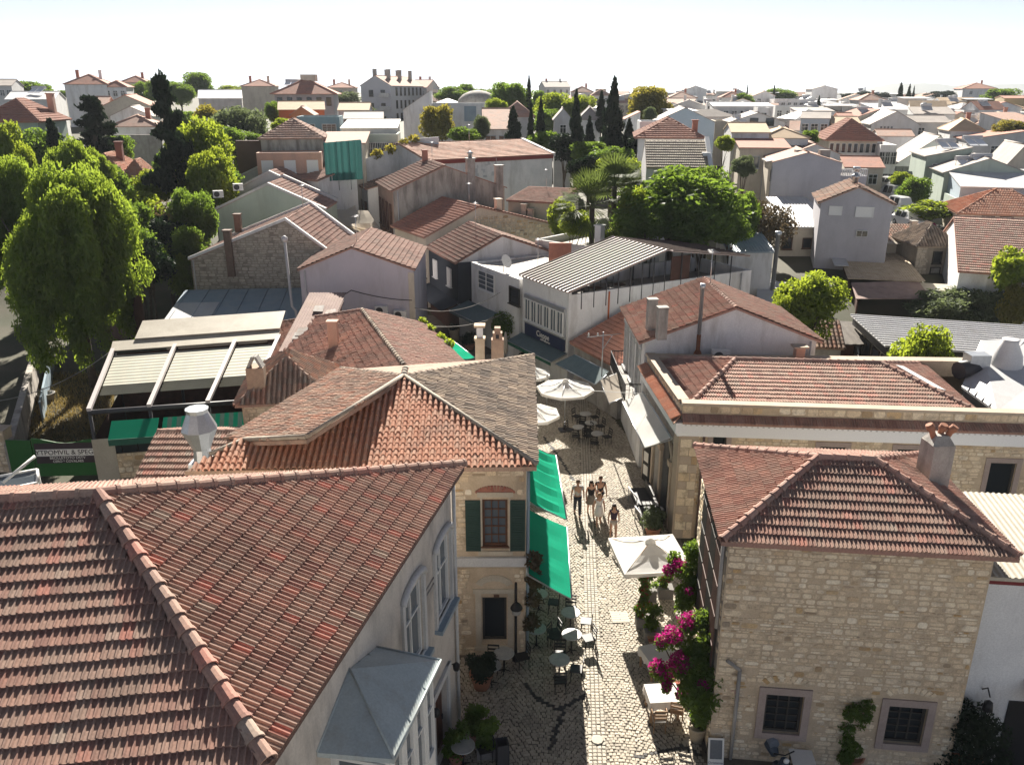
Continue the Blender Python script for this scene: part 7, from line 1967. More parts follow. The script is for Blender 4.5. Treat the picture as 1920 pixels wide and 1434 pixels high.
def umbrella(label, p, r, z, n, m, rz=0, rise=.45, closed=False, group=None, val=.16):
    o = thing('umbrella', label, 'umbrella', p, rz, group)
    if closed:
        MB().lathe([(.05, 1.0), (.17, 1.2), (.15, 2.0), (.05, z)], n=9).build('folded_canopy', m, o, world=False)
    else:
        mb = MB()
        for k in range(n):
            a, b = 2 * pi * (k + .5) / n, 2 * pi * (k + 1.5) / n
            A_, B_ = V((cos(a) * r, sin(a) * r, z)), V((cos(b) * r, sin(b) * r, z)); t = V((0, 0, z + rise))
            for j in range(5):
                f0, f1 = j / 5, (j + 1) / 5
                P = lambda f, s: t.lerp(A_.lerp(B_, s), f) - V((0, 0, .09 * sin(f * pi) + .03 * f * sin(s * pi)))
                for s in range(3): mb.face([P(f0, s / 3), P(f1, s / 3), P(f1, (s + 1) / 3), P(f0, (s + 1) / 3)], 0, False)
            mb.face([A_ - V((0, 0, val)), B_ - V((0, 0, val)), B_, A_])
        mb.build('canopy', m, o, world=False)
        mb = MB().lathe([(.2, z + rise - .1), (.16, z + rise + .02), (.03, z + rise + .1)], n=8); mb.build('vent_cap', m, o, world=False)
        mb = MB()
        for k in range(n):
            a = 2 * pi * (k + .5) / n
            mb.tube([(0, 0, z + rise - .05), (cos(a) * r * .98, sin(a) * r * .98, z - .02)], .014, 4)
        mb.build('ribs', WOODL if n == 4 else METALG, o, world=False)
    MB().tube([(0, 0, .05), (0, 0, z + (rise if not closed else 0))], .03, 8).build('pole', METALG, o, world=False)
    MB().box((0, 0, .05), (.6, .6, .1)).lathe([(.09, .1), (.06, .4)], n=8).build('base', METALD, o, world=False)
    return o
umbrella('eight sided white umbrella in the shade over the upper cafe', (2.95, 43.0, 0), 1.6, 2.55, 8, CWHITE, .2)
umbrella('white umbrella peeping out past the weathered grey roof', (1.1, 39.0, 0), 1.35, 2.65, 8, CWHITE, .1)
umbrella('pale umbrella farther up the street beside the closed one', (1.2, 46.0, 0), 1.1, 2.4, 8, CWHITE, 0)
umbrella('closed white umbrella beside the eight sided one', (2.05, 45.5, 0), .3, 2.5, 8, CWHITE, 0, closed=True)
umbrella('closed pale umbrella farther up near the stepped chimney', tuple(G(948, 690, 0)), .3, 2.6, 8, CCREAM, 0, closed=True)
umbrella('big square cream umbrella standing in the sunny street by the bougainvillea', (4.95, 26.0, 0), 1.75, 2.35, 4, CWHITE, .12, .55)

# ---------------------------------------------------------------- cafe furniture
def cafe_table(label, p, r=.34, m=None, group='round cafe tables by the green awnings'):
    o = thing('cafe_table', label, 'table', p, 0, group)
    MB().lathe([(r - .01, .71), (r, .72), (r, .74), (r - .01, .75)], n=22).build('tabletop', m or TABLET, o, world=False)
    MB().lathe([(.03, .02), (.03, .71)], n=8).build('stem', BLACK, o, world=False)
    mb = MB()
    for k in range(4): mb.tube([(0, 0, .1), (cos(k * pi / 2) * .2, sin(k * pi / 2) * .2, .03)], .016, 5)
    mb.build('foot', BLACK, o, world=False)
    return o
def chair(label, p, rz, m=None, seatm=None, group=None, arm=False):
    o = thing('chair', label, 'chair', p, rz, group)
    m = m or BLACK
    MB().box((0, 0, .45), (.4, .4, .035)).build('seat', seatm or m, o, world=False)
    mb = MB().tube([(-.18, .19, .45), (-.18, .23, .88)], .016, 5).tube([(.18, .19, .45), (.18, .23, .88)], .016, 5)
    for z in (.6, .72, .86): mb.box((0, .21 + (z - .6) * .06, z), (.38, .02, .06))
    mb.build('backrest', m, o, world=False)
    for sx in (-.17, .17):
        for sy in (-.17, .18): MB().tube([(sx, sy, 0), (sx, sy * .95, .44)], .015, 5).build('leg', m, o, world=False)
    if arm:
        for sx in (-.22, .22): MB().tube([(sx, -.18, .1), (sx, -.18, .66), (sx, .2, .68)], .016, 5).build('armrest', m, o, world=False)
    return o
tl = [(1049, 1235, 'round cafe table with glass top nearest the sunny street'), (1072, 1188, 'round cafe table at the shadow edge catching the light'), (1070, 1147, 'round cafe table at the shadow edge below the tip of the green awning'), (1006, 1177, 'round pale cafe table beside the creeper on the stone corner'), (1010, 1112, 'round cafe table farthest under the green awning'), (945, 1223, 'round cafe table before the lower stone window, beside the lamp post'), (920, 1246, 'round cafe table beside the round clipped shrub'), (868, 1396, 'round cafe table beside the white house door')]
t0 = None
cgrp = 'black cafe chairs around the round tables'
for k, (px, py, lab) in enumerate(tl):
    p = G(px, py, .75); p.z = 0
    if t0 is None: t0 = cafe_table(lab, p)
    else:
        c_ = dup(t0, p, k * .3, lab)
    if k == 0: c0 = chair('black cafe chair at the glass topped table', (p.x, p.y - .62, 0), pi, group=cgrp)
    spots = ((.6, .2), (-.55, .3)) if k % 2 else ((.05, .62), (.55, -.1))
    names = ('one side', 'the other side')
    for j, (dx, dy) in enumerate(spots):
        if k in (5, 6, 7) and j: continue
        dup(c0, (p.x + dx, p.y + dy, 0), atan2(dy, dx) - pi / 2, 'black cafe chair, ' + names[j] + ' of the table ' + ('with glass top', 'at the shadow edge catching the light', 'below the green awning tip', 'beside the creeper', 'farthest under the awning', 'before the lower stone window', 'beside the round clipped shrub', 'beside the white house door')[k])
for k, (px, py) in enumerate(((1085, 800), (1108, 792), (1120, 812), (1098, 775))):
    p = G(px, py, .75); p.z = 0
    w = ('at the foot of the eight sided umbrella', 'behind the umbrella pole, deep in shade', 'closest to the arched wall', 'farthest up, beside the terrace restaurant')[k]
    dup(t0, p, 0, 'round cafe table of the shaded upper cafe, ' + w)
    for j, q in enumerate((.4, 2.5, 4.4)): dup(c0, (p.x + cos(q) * .6, p.y + sin(q) * .6, 0), q - pi / 2, 'shaded black chair, ' + ('street side', 'wall side', 'near side')[j] + ' of the upper cafe table ' + ('at the umbrella foot', 'behind the pole', 'closest to the arched wall', 'farthest up')[k])
# terrace of the restaurant roof
for k in range(6):
    q = F1.L(1.5 + (k % 2) * 2.2, 1.4 + (k // 2) * 2.0, 5.1)
    lab = 'dark terrace table under the ribbed metal roof, ' + ('first from the street, inner row', 'first from the street, outer row', 'second from the street, inner row', 'second from the street, outer row', 'third from the street, inner row', 'third from the street, outer row')[k]
    o = cafe_table(lab, q, .4, WOODD, 'terrace tables under the ribbed roof') if k == 0 else dup(tt_, q, 0, lab)
    if k == 0: tt_ = o
    for j, a in enumerate((0, pi)): dup(c0, (q.x + cos(a) * .65, q.y + sin(a) * .65, 5.1), a - pi / 2, 'dark terrace chair ' + ('east' if j == 0 else 'west') + ' of the roof terrace table ' + lab.split(', ', 1)[1].replace(', ', ' '))
# sunny side: white cloth tables, wooden chairs
def cloth_table(label, p, w, d, rz):
    o = thing('dining_table', label, 'table', p, rz, 'tables under white cloths by the bougainvillea')
    MB().box((0, 0, .72), (w, d, .04)).build('tabletop', WOODL, o, world=False)
    for sx in (-1, 1):
        for sy in (-1, 1): MB().box((sx * (w / 2 - .06), sy * (d / 2 - .06), .35), (.06, .06, .7)).build('leg', WOODL, o, world=False)
    cl = thing('tablecloth', 'white cloth spread on the ' + label, 'tablecloth', (p[0], p[1], .74), rz, 'white tablecloths')
    mb = MB(); ww, dd = w / 2 + .02, d / 2 + .02
    mb.slab([(-ww, -dd, .012), (ww, -dd, .012), (ww, dd, .012), (-ww, dd, .012)], .008)
    k = 16
    for (a, b) in (((-ww, -dd), (ww, -dd)), ((ww, -dd), (ww, dd)), ((ww, dd), (-ww, dd)), ((-ww, dd), (-ww, -dd))):
        for i in range(k):
            f = lambda t: (lerp(a[0], b[0], t) * (1.02 + .03 * sin(t * 40)), lerp(a[1], b[1], t) * (1.02 + .03 * sin(t * 40)))
            u0_, u1_ = f(i / k), f((i + 1) / k)
            mb.face([(*u0_, -.26 - .05 * sin(i)), (*u1_, -.26 - .05 * sin(i + 1)), (lerp(a[0], b[0], (i + 1) / k), lerp(a[1], b[1], (i + 1) / k), .01), (lerp(a[0], b[0], i / k), lerp(a[1], b[1], i / k), .01)])
    mb.build('cloth', CWHITE, cl, world=False)
    return o
cloth_table('dining table half covered by magenta blossom', tuple(G(1236, 1222, .75).xy) + (0,), 1.0, .9, .3)
cloth_table('dining table with wooden armchairs in front of the clay pot', tuple(G(1243, 1298, .75).xy) + (0,), .95, .8, .08)
p = G(1236, 1345, .45); chair('light wooden armchair with grey slats facing the white cloth table', (p.x, p.y, 0), pi, WOODL, mat('grey_cushion', (.25, .24, .22)), arm=True)
p = G(1270, 1330, .45); chair('light wooden side chair against the bougainvillea', (p.x, p.y, 0), pi - .3, WOODL, WOODL)
# slatted bench along the wall of the stone house
o = thing('slatted_bench', 'long slatted bench with red and white boards under the bougainvillea', 'bench', (5.05, 22.6, 0), .05)
for k in range(16): MB().box((0, -1.2 + k * .155, .46), (.75, .11, .03)).build('slat', WOODL if k % 2 else mat('red_board', (.3, .09, .06)), o, world=False)
mb = MB()
for y in (-1.1, 0, 1.1):
    for x in (-.3, .3): mb.box((x, y, .22), (.06, .06, .44))
mb.build('legs', WOODD, o, world=False)
# planters with climbing flowers
def planter(label, p, r, h, fol, fs, n, m, flower=None, tall=1.2, shape='round', pm=None, name='planter'):
    o = thing(name, label, 'plant pot', p)
    if shape == 'round': MB().lathe([(r * .7, 0), (r * .85, h * .5), (r, h * .9), (r * 1.1, h * .92), (r * 1.1, h), (r * .9, h), (r * .85, h * .9)], n=14).build('pot', pm or POTT, o, world=False)
    else: MB().box((0, 0, h / 2), (r * 2, r * 1.6, h)).box((0, 0, h + .01), (r * 2.1, r * 1.7, .04)).build('box', pm or mat('grey_planter', (.2, .19, .18)), o, world=False)
    bl = []
    g = random.Random(int(p[0] * 100))
    for k in range(16): bl.append(((g.uniform(-.8, .8) * r * fs, g.uniform(-.8, .8) * r * fs, h + tall * (k + .5) / 16), (r * fs * .55, r * fs * .55, r * fs * .5)))
    link('foliage', leafcloud('foliage', bl, n, .055, m, int(p[1] * 10)), o)
    if flower: link('blossom', leafcloud('blossom', bl, n // 6, .05, flower, 7), o)
    MB().tube([(0, 0, h * .5), (0, 0, h + tall * .6)], .025, 5).build('stem', BARK, o, world=False)
    return o
for px, py, lab, fl, tl_, n in ((1206, 1165, 'grey box planter with tall red flowered climber at the street edge', FLOWERR, 1.9, 1500), (1222, 1190, 'clay box planter with dark leaves beside the striped bench', None, 1.0, 1100), (1247, 1110, 'box planter with red flowers under the square cream umbrella', FLOWERR, 1.5, 1500), (1216, 1115, 'box planter with dark climber under the square cream umbrella', None, 1.6, 1300)):
    q = G(px, py, .2); planter(lab, (q.x, q.y, 0), .27, .42, L_BROAD, 1.0, n, L_BROAD, fl, tl_, 'box')
q = G(1224, 1000, .1); planter('rounded green shrub in a pot before the stone pier', (q.x, q.y, 0), .36, .45, None, 1.25, 2600, L_OLIVE, None, .75)
q = G(1306, 1382, .05); planter('pale clay pot with tall leaning bougainvillea stem', (q.x, q.y, 0), .27, .5, None, .9, 900, L_BROAD, None, 1.0, pm=POTC)
q = G(903, 1285, .05); planter('round clipped shrub in a large clay pot at the foot of the stone house', (q.x, q.y, 0), .36, .55, None, 1.15, 3200, L_DARK, None, .55)
for px, py, lab in ((856, 1425, 'leafy plants in a pot by the white house door'), (895, 1385, 'dark leafy plants in a pot before the white house downpipe'), (912, 1412, 'trough plant with yellow stripe beside the bin')):
    q = G(px, py, .05); planter(lab, (q.x, q.y, 0), .26, .35, None, 1.2, 1500, L_BROAD, None, .8, 'box' if 'trough' in lab else 'round')
q = G(1590, 1430, .05); planter('thin oleander shrub against the rubble stone wall between the windows', (q.x, q.y, 0), .38, .4, None, 1.05, 3000, L_BROAD, None, 1.9)
q = G(1800, 1440, .05); planter('large dark laurel bush beneath the far stone framed window', (q.x, q.y, 0), .62, .3, None, 1.35, 7000, L_DARK, None, 1.7)
def bougain(label, pts, n, nf, seed, base):
    c = V((base[0], base[1], 0))
    o = thing('bougainvillea', label, 'climbing plant', c)
    g = random.Random(seed)
    lv, fl = [], []
    for (p, r, f) in pts:
        p = V(p) - c
        (fl if f else lv).append((tuple(p), (r, r, r * .85)))
        lv.append((tuple(p - V((0, 0, r * .5))), (r * .9, r * .9, r)))
    mb = MB()
    for (p, r, f) in pts[::2]: mb.tube([(0, 0, 0), tuple((V(p) - c) * .5 + V((.05, 0, .2))), tuple(V(p) - c)], [.05, .035, .012], 5)
    mb.build('stem', BARK, o, world=False)
    link('foliage', leafcloud('foliage', lv, n, .06, L_BROAD, seed), o)
    link('blossom', leafcloud('blossom', fl, nf, .05, FLOWER, seed + 1), o)
    return o
B1 = []
for px, py, z, r, f in ((1290, 1165, 3.4, .32, 1), (1262, 1190, 3.1, .3, 1), (1240, 1200, 2.8, .22, 1), (1320, 1160, 3.6, .35, 0), (1330, 1200, 3.3, .38, 0), (1300, 1215, 2.9, .35, 0), (1275, 1240, 2.6, .35, 1), (1235, 1250, 2.3, .28, 1), (1250, 1265, 2.0, .25, 1), (1320, 1250, 2.6, .45, 0), (1300, 1290, 2.1, .45, 0), (1330, 1300, 2.0, .4, 0), (1370, 1285, 2.3, .26, 1), (1280, 1300, 1.7, .22, 1), (1316, 1330, 1.4, .35, 0), (1250, 1285, 1.8, .16, 1), (1320, 1280, 2.3, .2, 1), (1345, 1265, 2.6, .35, 0)):
    B1.append((G(px, py, z), r, f))
bougain('big magenta bougainvillea spilling round the corner of the rubble stone house', B1, 9500, 2600, 4, G(1312, 1385, 0))
B2 = []
for px, py, z, r, f in ((1255, 1068, 3.2, .22, 1), (1275, 1060, 3.4, .26, 1), (1300, 1030, 3.9, .35, 0), (1298, 1070, 3.4, .4, 0), (1290, 1110, 2.8, .4, 0), (1265, 1045, 3.5, .25, 0), (1310, 1100, 3.0, .35, 0), (1292, 1107, 3.1, .14, 1), (1282, 1130, 2.4, .3, 0)): B2.append((G(px, py, z), r, f))
bougain('smaller magenta bougainvillea behind the square cream umbrella', B2, 4200, 600, 9, G(1300, 1130, 0))
# ---------------------------------------------------------------- other street things
p = G(967, 1238, 0)
o = thing('lamp_post', 'black lamp post with dark capped glass lantern before the stone house', 'street lamp', p)
MB().lathe([(.12, 0), (.12, .1), (.06, .25), (.045, .6), (.045, 3.0), (.02, 3.05)], n=10).build('post', BLACK, o, world=False)
MB().tube([(0, 0, 2.35), (.02, -.22, 2.38)], .03, 6).build('bracket', BLACK, o, world=False)
MB().lathe([(.02, 2.02), (.13, 2.05), (.16, 2.2), (.15, 2.26)], (.02, -.28, 0), 14).build('globe', TABLET, o, world=False)
MB().lathe([(.2, 2.24), (.2, 2.28), (.14, 2.38), (.05, 2.46), (.01, 2.5)], (.02, -.28, 0), 14).build('cap', BLACK, o, world=False)
p = G(1341, 1437, 0)
o = thing('sign_stand', 'white pavement sign board with grey picture panel leaning by the downpipe', 'sign', p, -.06)
MB().obox((-.22, 0, .05), (.44, 0, 0), (0, .22, .78), (0, -.03, .01)).build('board', SIGNW, o, world=False)
MB().obox((-.17, .045, .25), (.34, 0, 0), (0, .15, .53), (0, -.025, .008)).build('picture_panel', mat('panel_grey', (.16, .17, .18)), o, world=False)
MB().obox((-.12, .075, .37), (.24, 0, 0), (0, .098, .35), (0, -.012, .004)).build('picture', mat('picture_light', (.42, .43, .44)), o, world=False)
sgn = lettering(o, 'Christiannar', (p.x, p.y - .005, .15), .085, 0, SIGNB, 74, ext=.004)
MB().obox((-.2, .5, 0), (.04, 0, 0), (0, -.24, .8), (0, .03, 0)).obox((.16, .5, 0), (.04, 0, 0), (0, -.24, .8), (0, .03, 0)).build('prop', DFRAME, o, world=False)
p = G(1505, 1420, .75); o = thing('bistro_table', 'rectangular white topped table against the rubble stone wall', 'table', (p.x, p.y, 0), -.1)
MB().box((0, 0, .74), (.62, .6, .04)).build('tabletop', WFRAME, o, world=False)
for sx in (-.26, .26):
    for sy in (-.24, .24): MB().box((sx, sy, .36), (.04, .04, .72)).build('leg', BLACK, o, world=False)
p = G(1452, 1425, .3)
o = thing('scooter', 'dark blue grey motor scooter parked against the rubble stone wall', 'scooter', (p.x, p.y, 0), .15)
for y in (-.55, .55): w_ = MB().lathe([(.1, -.05), (.24, -.05), (.27, 0), (.24, .05), (.1, .05)], n=14).build('wheel', BLACK, o, world=False); w_.rotation_euler = (0, pi / 2, 0); w_.location = (0, y, .27)
MB().tube([(0, .7, .55), (0, .3, .62), (0, .0, .5)], [.1, .2, .12], 8).tube([(0, -.1, .28), (0, -.35, .3)], .13, 8).tube([(0, -.4, .3), (0, -.52, .8)], [.16, .12], 8).build('body', mat('scooter_blue', (.05, .07, .1), rough=.3), o, world=False)
MB().tube([(0, .62, .75), (0, .1, .76)], [.14, .15], 8).build('seat', mat('scooter_seat', (.16, .18, .21), rough=.6), o, world=False)
MB().tube([(-.3, -.42, .98), (0, -.5, .95), (.3, -.42, .98)], .02, 6).build('handlebar', BLACK, o, world=False); MB().blob((0, -.6, .85), (.09, .06, .08), 6).build('headlight', WFRAME, o, world=False)
p = G(942, 1432, 0); o = thing('litter_bin', 'dark square open litter bin standing on the shaded paving', 'bin', p, .2)
mb = MB()
for q in range(4): mb.box((.16 * round(cos(q * pi / 2)), .16 * round(sin(q * pi / 2)), .4), (.02 if q % 2 == 0 else .34, .34 if q % 2 == 0 else .02, .8))
mb.build('body', METALD, o, world=False); MB().box((0, 0, .03), (.3, .3, .04)).build('bottom', BLACK, o, world=False)
for k, (px, py, lab) in enumerate(((1192, 938, 'black padded lounge bench by the arched door, farther one'), (1205, 975, 'black padded lounge bench by the arched door, nearer one'))):
    p = G(px, py, .2); o = thing('lounge_bench', lab, 'bench', (p.x + .3, p.y, 0), .06)
    MB().box((0, 0, .35), (.8, 1.7, .16)).build('seat', BLACK, o, world=False); MB().box((.36, 0, .62), (.12, 1.7, .5)).build('backrest', BLACK, o, world=False)
    MB().box((0, 0, .14), (.7, 1.6, .26)).build('base', DFRAME, o, world=False)
    r_ = thing('barrier_rail', 'white rail beside the ' + lab[6:], 'rail', (p.x - .2, p.y - .3, 0), .2)
    MB().tube([(0, -.6, .75), (0, .6, .75)], .03, 6).build('bar', METALW, r_, world=False); MB().tube([(0, -.55, 0), (0, -.55, .75)], .025, 6).tube([(0, .55, 0), (0, .55, .75)], .025, 6).build('post', METALG, r_, world=False)
p = G(1232, 955, .7); o = thing('pedestal_table', 'small white oval table inside the arched doorway', 'table', (p.x, p.y, 0)); MB().lathe([(.26, .72), (.28, .75)], n=16).build('tabletop', METALW, o, world=False); MB().lathe([(.16, 0), (.03, .05), (.03, .72)], n=8).build('stem', BLACK, o, world=False)
p = G(1204, 872, .9); o = thing('menu_board', 'tall black menu board with two white sheets by the arched wall', 'sign', (p.x + .2, p.y, 0), -1.2)
MB().box((0, 0, 1.0), (.6, .06, 1.9)).build('board', BLACK, o, world=False)
for z in (.65, 1.35): MB().box((0, -.035, z), (.4, .012, .5)).build('sheet', SIGNW, o, world=False)
for px, py, lab in ((617 + 238, 640, 'tall cream planter pot in the shaded upper street'),): q = G(852, 632, .3); planter(lab, (q.x, q.y, 0), .42, .95, None, .8, 500, L_DARK, None, .3, pm=POTC)
q = G(958, 668, 0); o = tree('leafy potted tree in shade beside the navy sign', (q.x, q.y, 0), 'fine', 1.5, 1.7, 2.3, 1, name='small_tree')
for px, py, lab in ((905, 612, 'dark leafy shrub below the dark teal awning'), (985, 690, 'dark leafy shrub under the lettered teal awning'), (880, 655, 'dark potted bush in the shaded upper street')):
    q = G(px, py, 0); planter(lab, (q.x, q.y, 0), .4, .4, None, 1.1, 1500, L_DARK, None, .8)
# overhead cables
def cable(label, pts, r=.014, sag=.3, m=None):
    mb = MB()
    P = []
    for a, b in zip(pts, pts[1:]):
        a, b = V(a), V(b)
        for k in range(13): t = k / 12; P.append(a.lerp(b, t) - V((0, 0, sag * 4 * t * (1 - t))))
    o = mb.tube(P, r, 4).build('overhead_cable', m or BLACK, None)
    return tag(o, label, 'cable')
cable('sagging cable from the lilac wall across to the white flat house', [GY(777, 577, 54.9), F0.pt('f', 4.5, 4.6, .1)], .025, .7, CEMENT)
cable('lower sagging cable from the old tiled eave to the dark teal awning', [V((-5.7, 49.5, 4.4)), F0.pt('f', 5.5, 3.4, .2)], .022, .5, CEMENT)
cable('black cable drooping across the lilac wall', [L6.pt('f', .4, 3.9, .05), L6.pt('f', 3.4, 5.3, .05), L6.pt('f', 7.5, 4.6, .05)], .025, .15)
cable('straight white cable across the upper cafe', [V((.9, 37.5, 4.6)), V((6.4, 36.5, 4.6))], .014, .02, WFRAME)
cable('cable from the pergola corner down into the yard', [pq(0, 1, .1), G(-30, 755, 2.5)], .02, .6, CEMENT)
cable('thin cable crossing before the grey gable house', [GY(1545, 398, 83), GY(1665, 440, 80)], .02, .3)
q = G(1150, 690, 0)
o = thing('cable_mast', 'thin steel mast with insulator arm beside the iron balcony', 'mast', (5.0, 43.6, 3.0)); MB().tube([(0, 0, 0), (0, 0, 2.6)], .035, 6).build('mast', METALG, o, world=False); MB().tube([(-.9, 0, 2.3), (1.0, 0, 2.5)], .025, 5).tube([(0, 0, 1.6), (.5, 0, 2.4)], .02, 5).build('arm', METALG, o, world=False)
for x in (-.8, -.3): MB().lathe([(.04, 0), (.05, .1), (.02, .2)], (x, 0, 2.35), 8).build('insulator', WFRAME, o, world=False)
q = F0.L(4.0, .5, 5.9); dish('satellite dish on the corner of the white flat house', tuple(q), .9, .5)
# yard on the west side
p0, p1 = G(66, 640, 1.6), G(8, 840, 1.6)
mb = MB(); d = (p1 - p0).normalized(); mb.obox((p0.x, p0.y, 0), (d.x * (p1 - p0).length, d.y * (p1 - p0).length, 0), (-d.y * .35, d.x * .35, 0), (0, 0, 1.7)); tag(mb.build('yard_wall', GREYP), 'long grey yard wall in deep shade beside the dry grass', 'wall')
mb = MB(); mb.obox((p0.x + 1.0, p0.y, 0), (d.x * 12, d.y * 12, 0), (-d.y * .12, d.x * .12, 0), (0, 0, 1.2)); tag(mb.build('board_fence', METALB), 'low blue grey board fence beside the yard wall', 'fence')
for k, (px, py, l) in enumerate(((60, 690, 2.2), (78, 695, 1.9), (84, 705, 1.2))):
    q = G(px, py, 0); mb = MB(); mb.obox(q, (.3, .05, 0), (.02, .12, 0), (-.5 + .3 * k, .6, l)); tag(mb.build('board', WOODL if k < 2 else CEMENT), 'weathered board leaning in the yard, ' + ('the longest', 'the middle one', 'the short stubby one')[k], 'board', 'boards leaning in the yard')
q = G(88, 752, 0); o = thing('tub', 'grey plastic tub standing in the dark yard', 'tub', q); MB().lathe([(.4, 0), (.5, .5), (.55, .52), (.5, .55), (.36, .06)], n=16).build('tub_wall', CEMENT, o, world=False); MB().lathe([(.3, .05), (.36, .06)], n=16).build('bottom', BLACK, o, world=False)
def slatfence(name, label, a, b, h, m, w=.12, gap=.02, cat='fence', z=0):
    a, b = V(a), V(b); L = (b - a).length; u = (b - a) / L; n = V((u.y, -u.x, 0))
    o = thing(name, label, cat, (a + b) / 2)
    k = int(L / w)
    for i in range(k):
        hh = h * (1 + .02 * rr.gauss(0, 1))
        MB().obox(a + u * (i * w + gap / 2), u * (w - gap), n * .025, (0, 0, hh)).build('board', m, o)
    mb = MB()
    for z_ in (.3, h * .8): mb.obox(a + V((0, 0, z_)) - n * .04, u * L, n * .035, (0, 0, .08))
    mb.build('rail', m, o)
    return o
slatfence('board_fence', 'dark brown board fence under the pepper tree behind the pergola', G(196, 648, 0), GY(276, 620, 49), 2.3, WOODD, .2)
p0, p1 = G(72, 893, .25), G(192, 890, .25)
o = thing('sign_fence', 'green fence panel carrying a brown sign board with white lettering', 'sign', (p0 + p1) / 2)
u = (p1 - p0).normalized(); n_ = V((u.y, -u.x, 0)); L_ = (p1 - p0).length
mb = MB()
vs = []
for k in range(9):
    s = k / 8; vs.append((p0 + u * L_ * s, 2.15 + .12 * cos(s * 2 * pi) - .1 * s))
for (a, z0_), (b, z1_) in zip(vs, vs[1:]): mb.mesh([tuple(a), tuple(b), (b.x, b.y, z1_), (a.x, a.y, z0_), tuple(a - n_ * .05), tuple(b - n_ * .05), (b.x - n_.x * .05, b.y - n_.y * .05, z1_), (a.x - n_.x * .05, a.y - n_.y * .05, z0_)], [(0, 1, 2, 3), (5, 4, 7, 6), (3, 2, 6, 7)])
mb.build('panel', SIGNG, o)
MB().obox(p0 + u * .1 + n_ * .01 + V((0, 0, .7)), u * (L_ - .1), n_ * .03, (0, 0, 1.05)).build('board', SIGND, o)
MB().obox(p0 + u * .15 + n_ * .035 + V((0, 0, 1.08)), u * (L_ - .12), n_ * .012, (0, 0, .36)).build('white_band', SIGNW, o)
an = atan2(n_.x, -n_.y)
cpt = lambda s, z: p0 + u * L_ * s + n_ * .055 + V((0, 0, z))
lettering(o, 'YTPOMVIL & SPEGV', cpt(.52, 1.26), .34, an, SIGND); lettering(o, 'BEOLLETOTO DSTV', cpt(.52, .98), .19, an, SIGNW); lettering(o, 'CERO * COVALAES', cpt(.52, .8), .17, an, SIGNW)
q0, q1 = G(24, 892, .2), G(70, 893, .2); mb = MB(); mb.obox(q0, q1 - q0, (0, .06, 0), (0, 0, 1.9)); tag(mb.build('fence_panel', SIGNG), 'plain green fence panel beside the lettered sign fence', 'fence')
q = G(8, 870, .3); o = thing('gate_pillar', 'square stone gate pillar at the edge of the yard', 'pillar', (q.x, q.y, 0)); MB().box((0, 0, 1.1), (1.0, .7, 2.2)).build('core', MORTAR, o, world=False); stones(o, (q.x - .5, q.y - .352, .05), (1, 0), 1.0, 2.1, [], STONE, 30, 61, (.2, .34), (.8, 1.6)); MB().box((0, 0, 2.24), (1.1, .8, .08)).build('cap', COPING, o, world=False)
o = thing('white_frame_canopy', 'white framed glazed canopy with slanting pole beyond the big tiled roof', 'canopy', G(30, 880, 2.2))
a, b, c, d_ = G(0, 893, 2.4), G(70, 880, 2.4), G(70, 905, 2.1), G(-30, 925, 2.1)
MB().tube([a, b], .06, 6).tube([b, c], .06, 6).tube([c, d_], .06, 6).tube([G(66, 855, 3.0), G(5, 905, 2.3)], .07, 6).build('frame', WFRAME, o); MB().face([a, d_, c, b]).build('pane', GLASSB, o)
mb = MB()
for p in (a, b, c, d_): mb.tube([(p.x, p.y, 0), p], .05, 5)
mb.build('post', WFRAME, o, kind='stuff')
# sails over the far street
def sail(label, pts):
    P = [V(p) for p in pts]
    mb = MB(); k = 8
    f = lambda s, t: P[0].lerp(P[1], s).lerp(P[3].lerp(P[2], s), t) - V((0, 0, 1.0 * sin(pi * s) * sin(pi * t)))
    for i in range(k):
        for j in range(k): mb.face([f(i / k, j / k), f((i + 1) / k, j / k), f((i + 1) / k, (j + 1) / k), f(i / k, (j + 1) / k)], 0, True)
    return tag(mb.build('shade_sail', CCREAM), label, 'shade sail', 'shade sails over the far street')
sail('broad cream shade sail over the far street, the highest one', [GY(590, 360, 90), GY(655, 335, 96), GY(668, 395, 86), GY(618, 392, 84)])
sail('cream shade sail lower down with a sharp corner', [GY(612, 392, 84), GY(690, 395, 84), GY(715, 432, 78), GY(640, 422, 76)])
sail('small cream shade sail hanging by the brick red front', [GY(655, 420, 77), GY(705, 418, 80), GY(722, 448, 76), GY(690, 440, 74)])
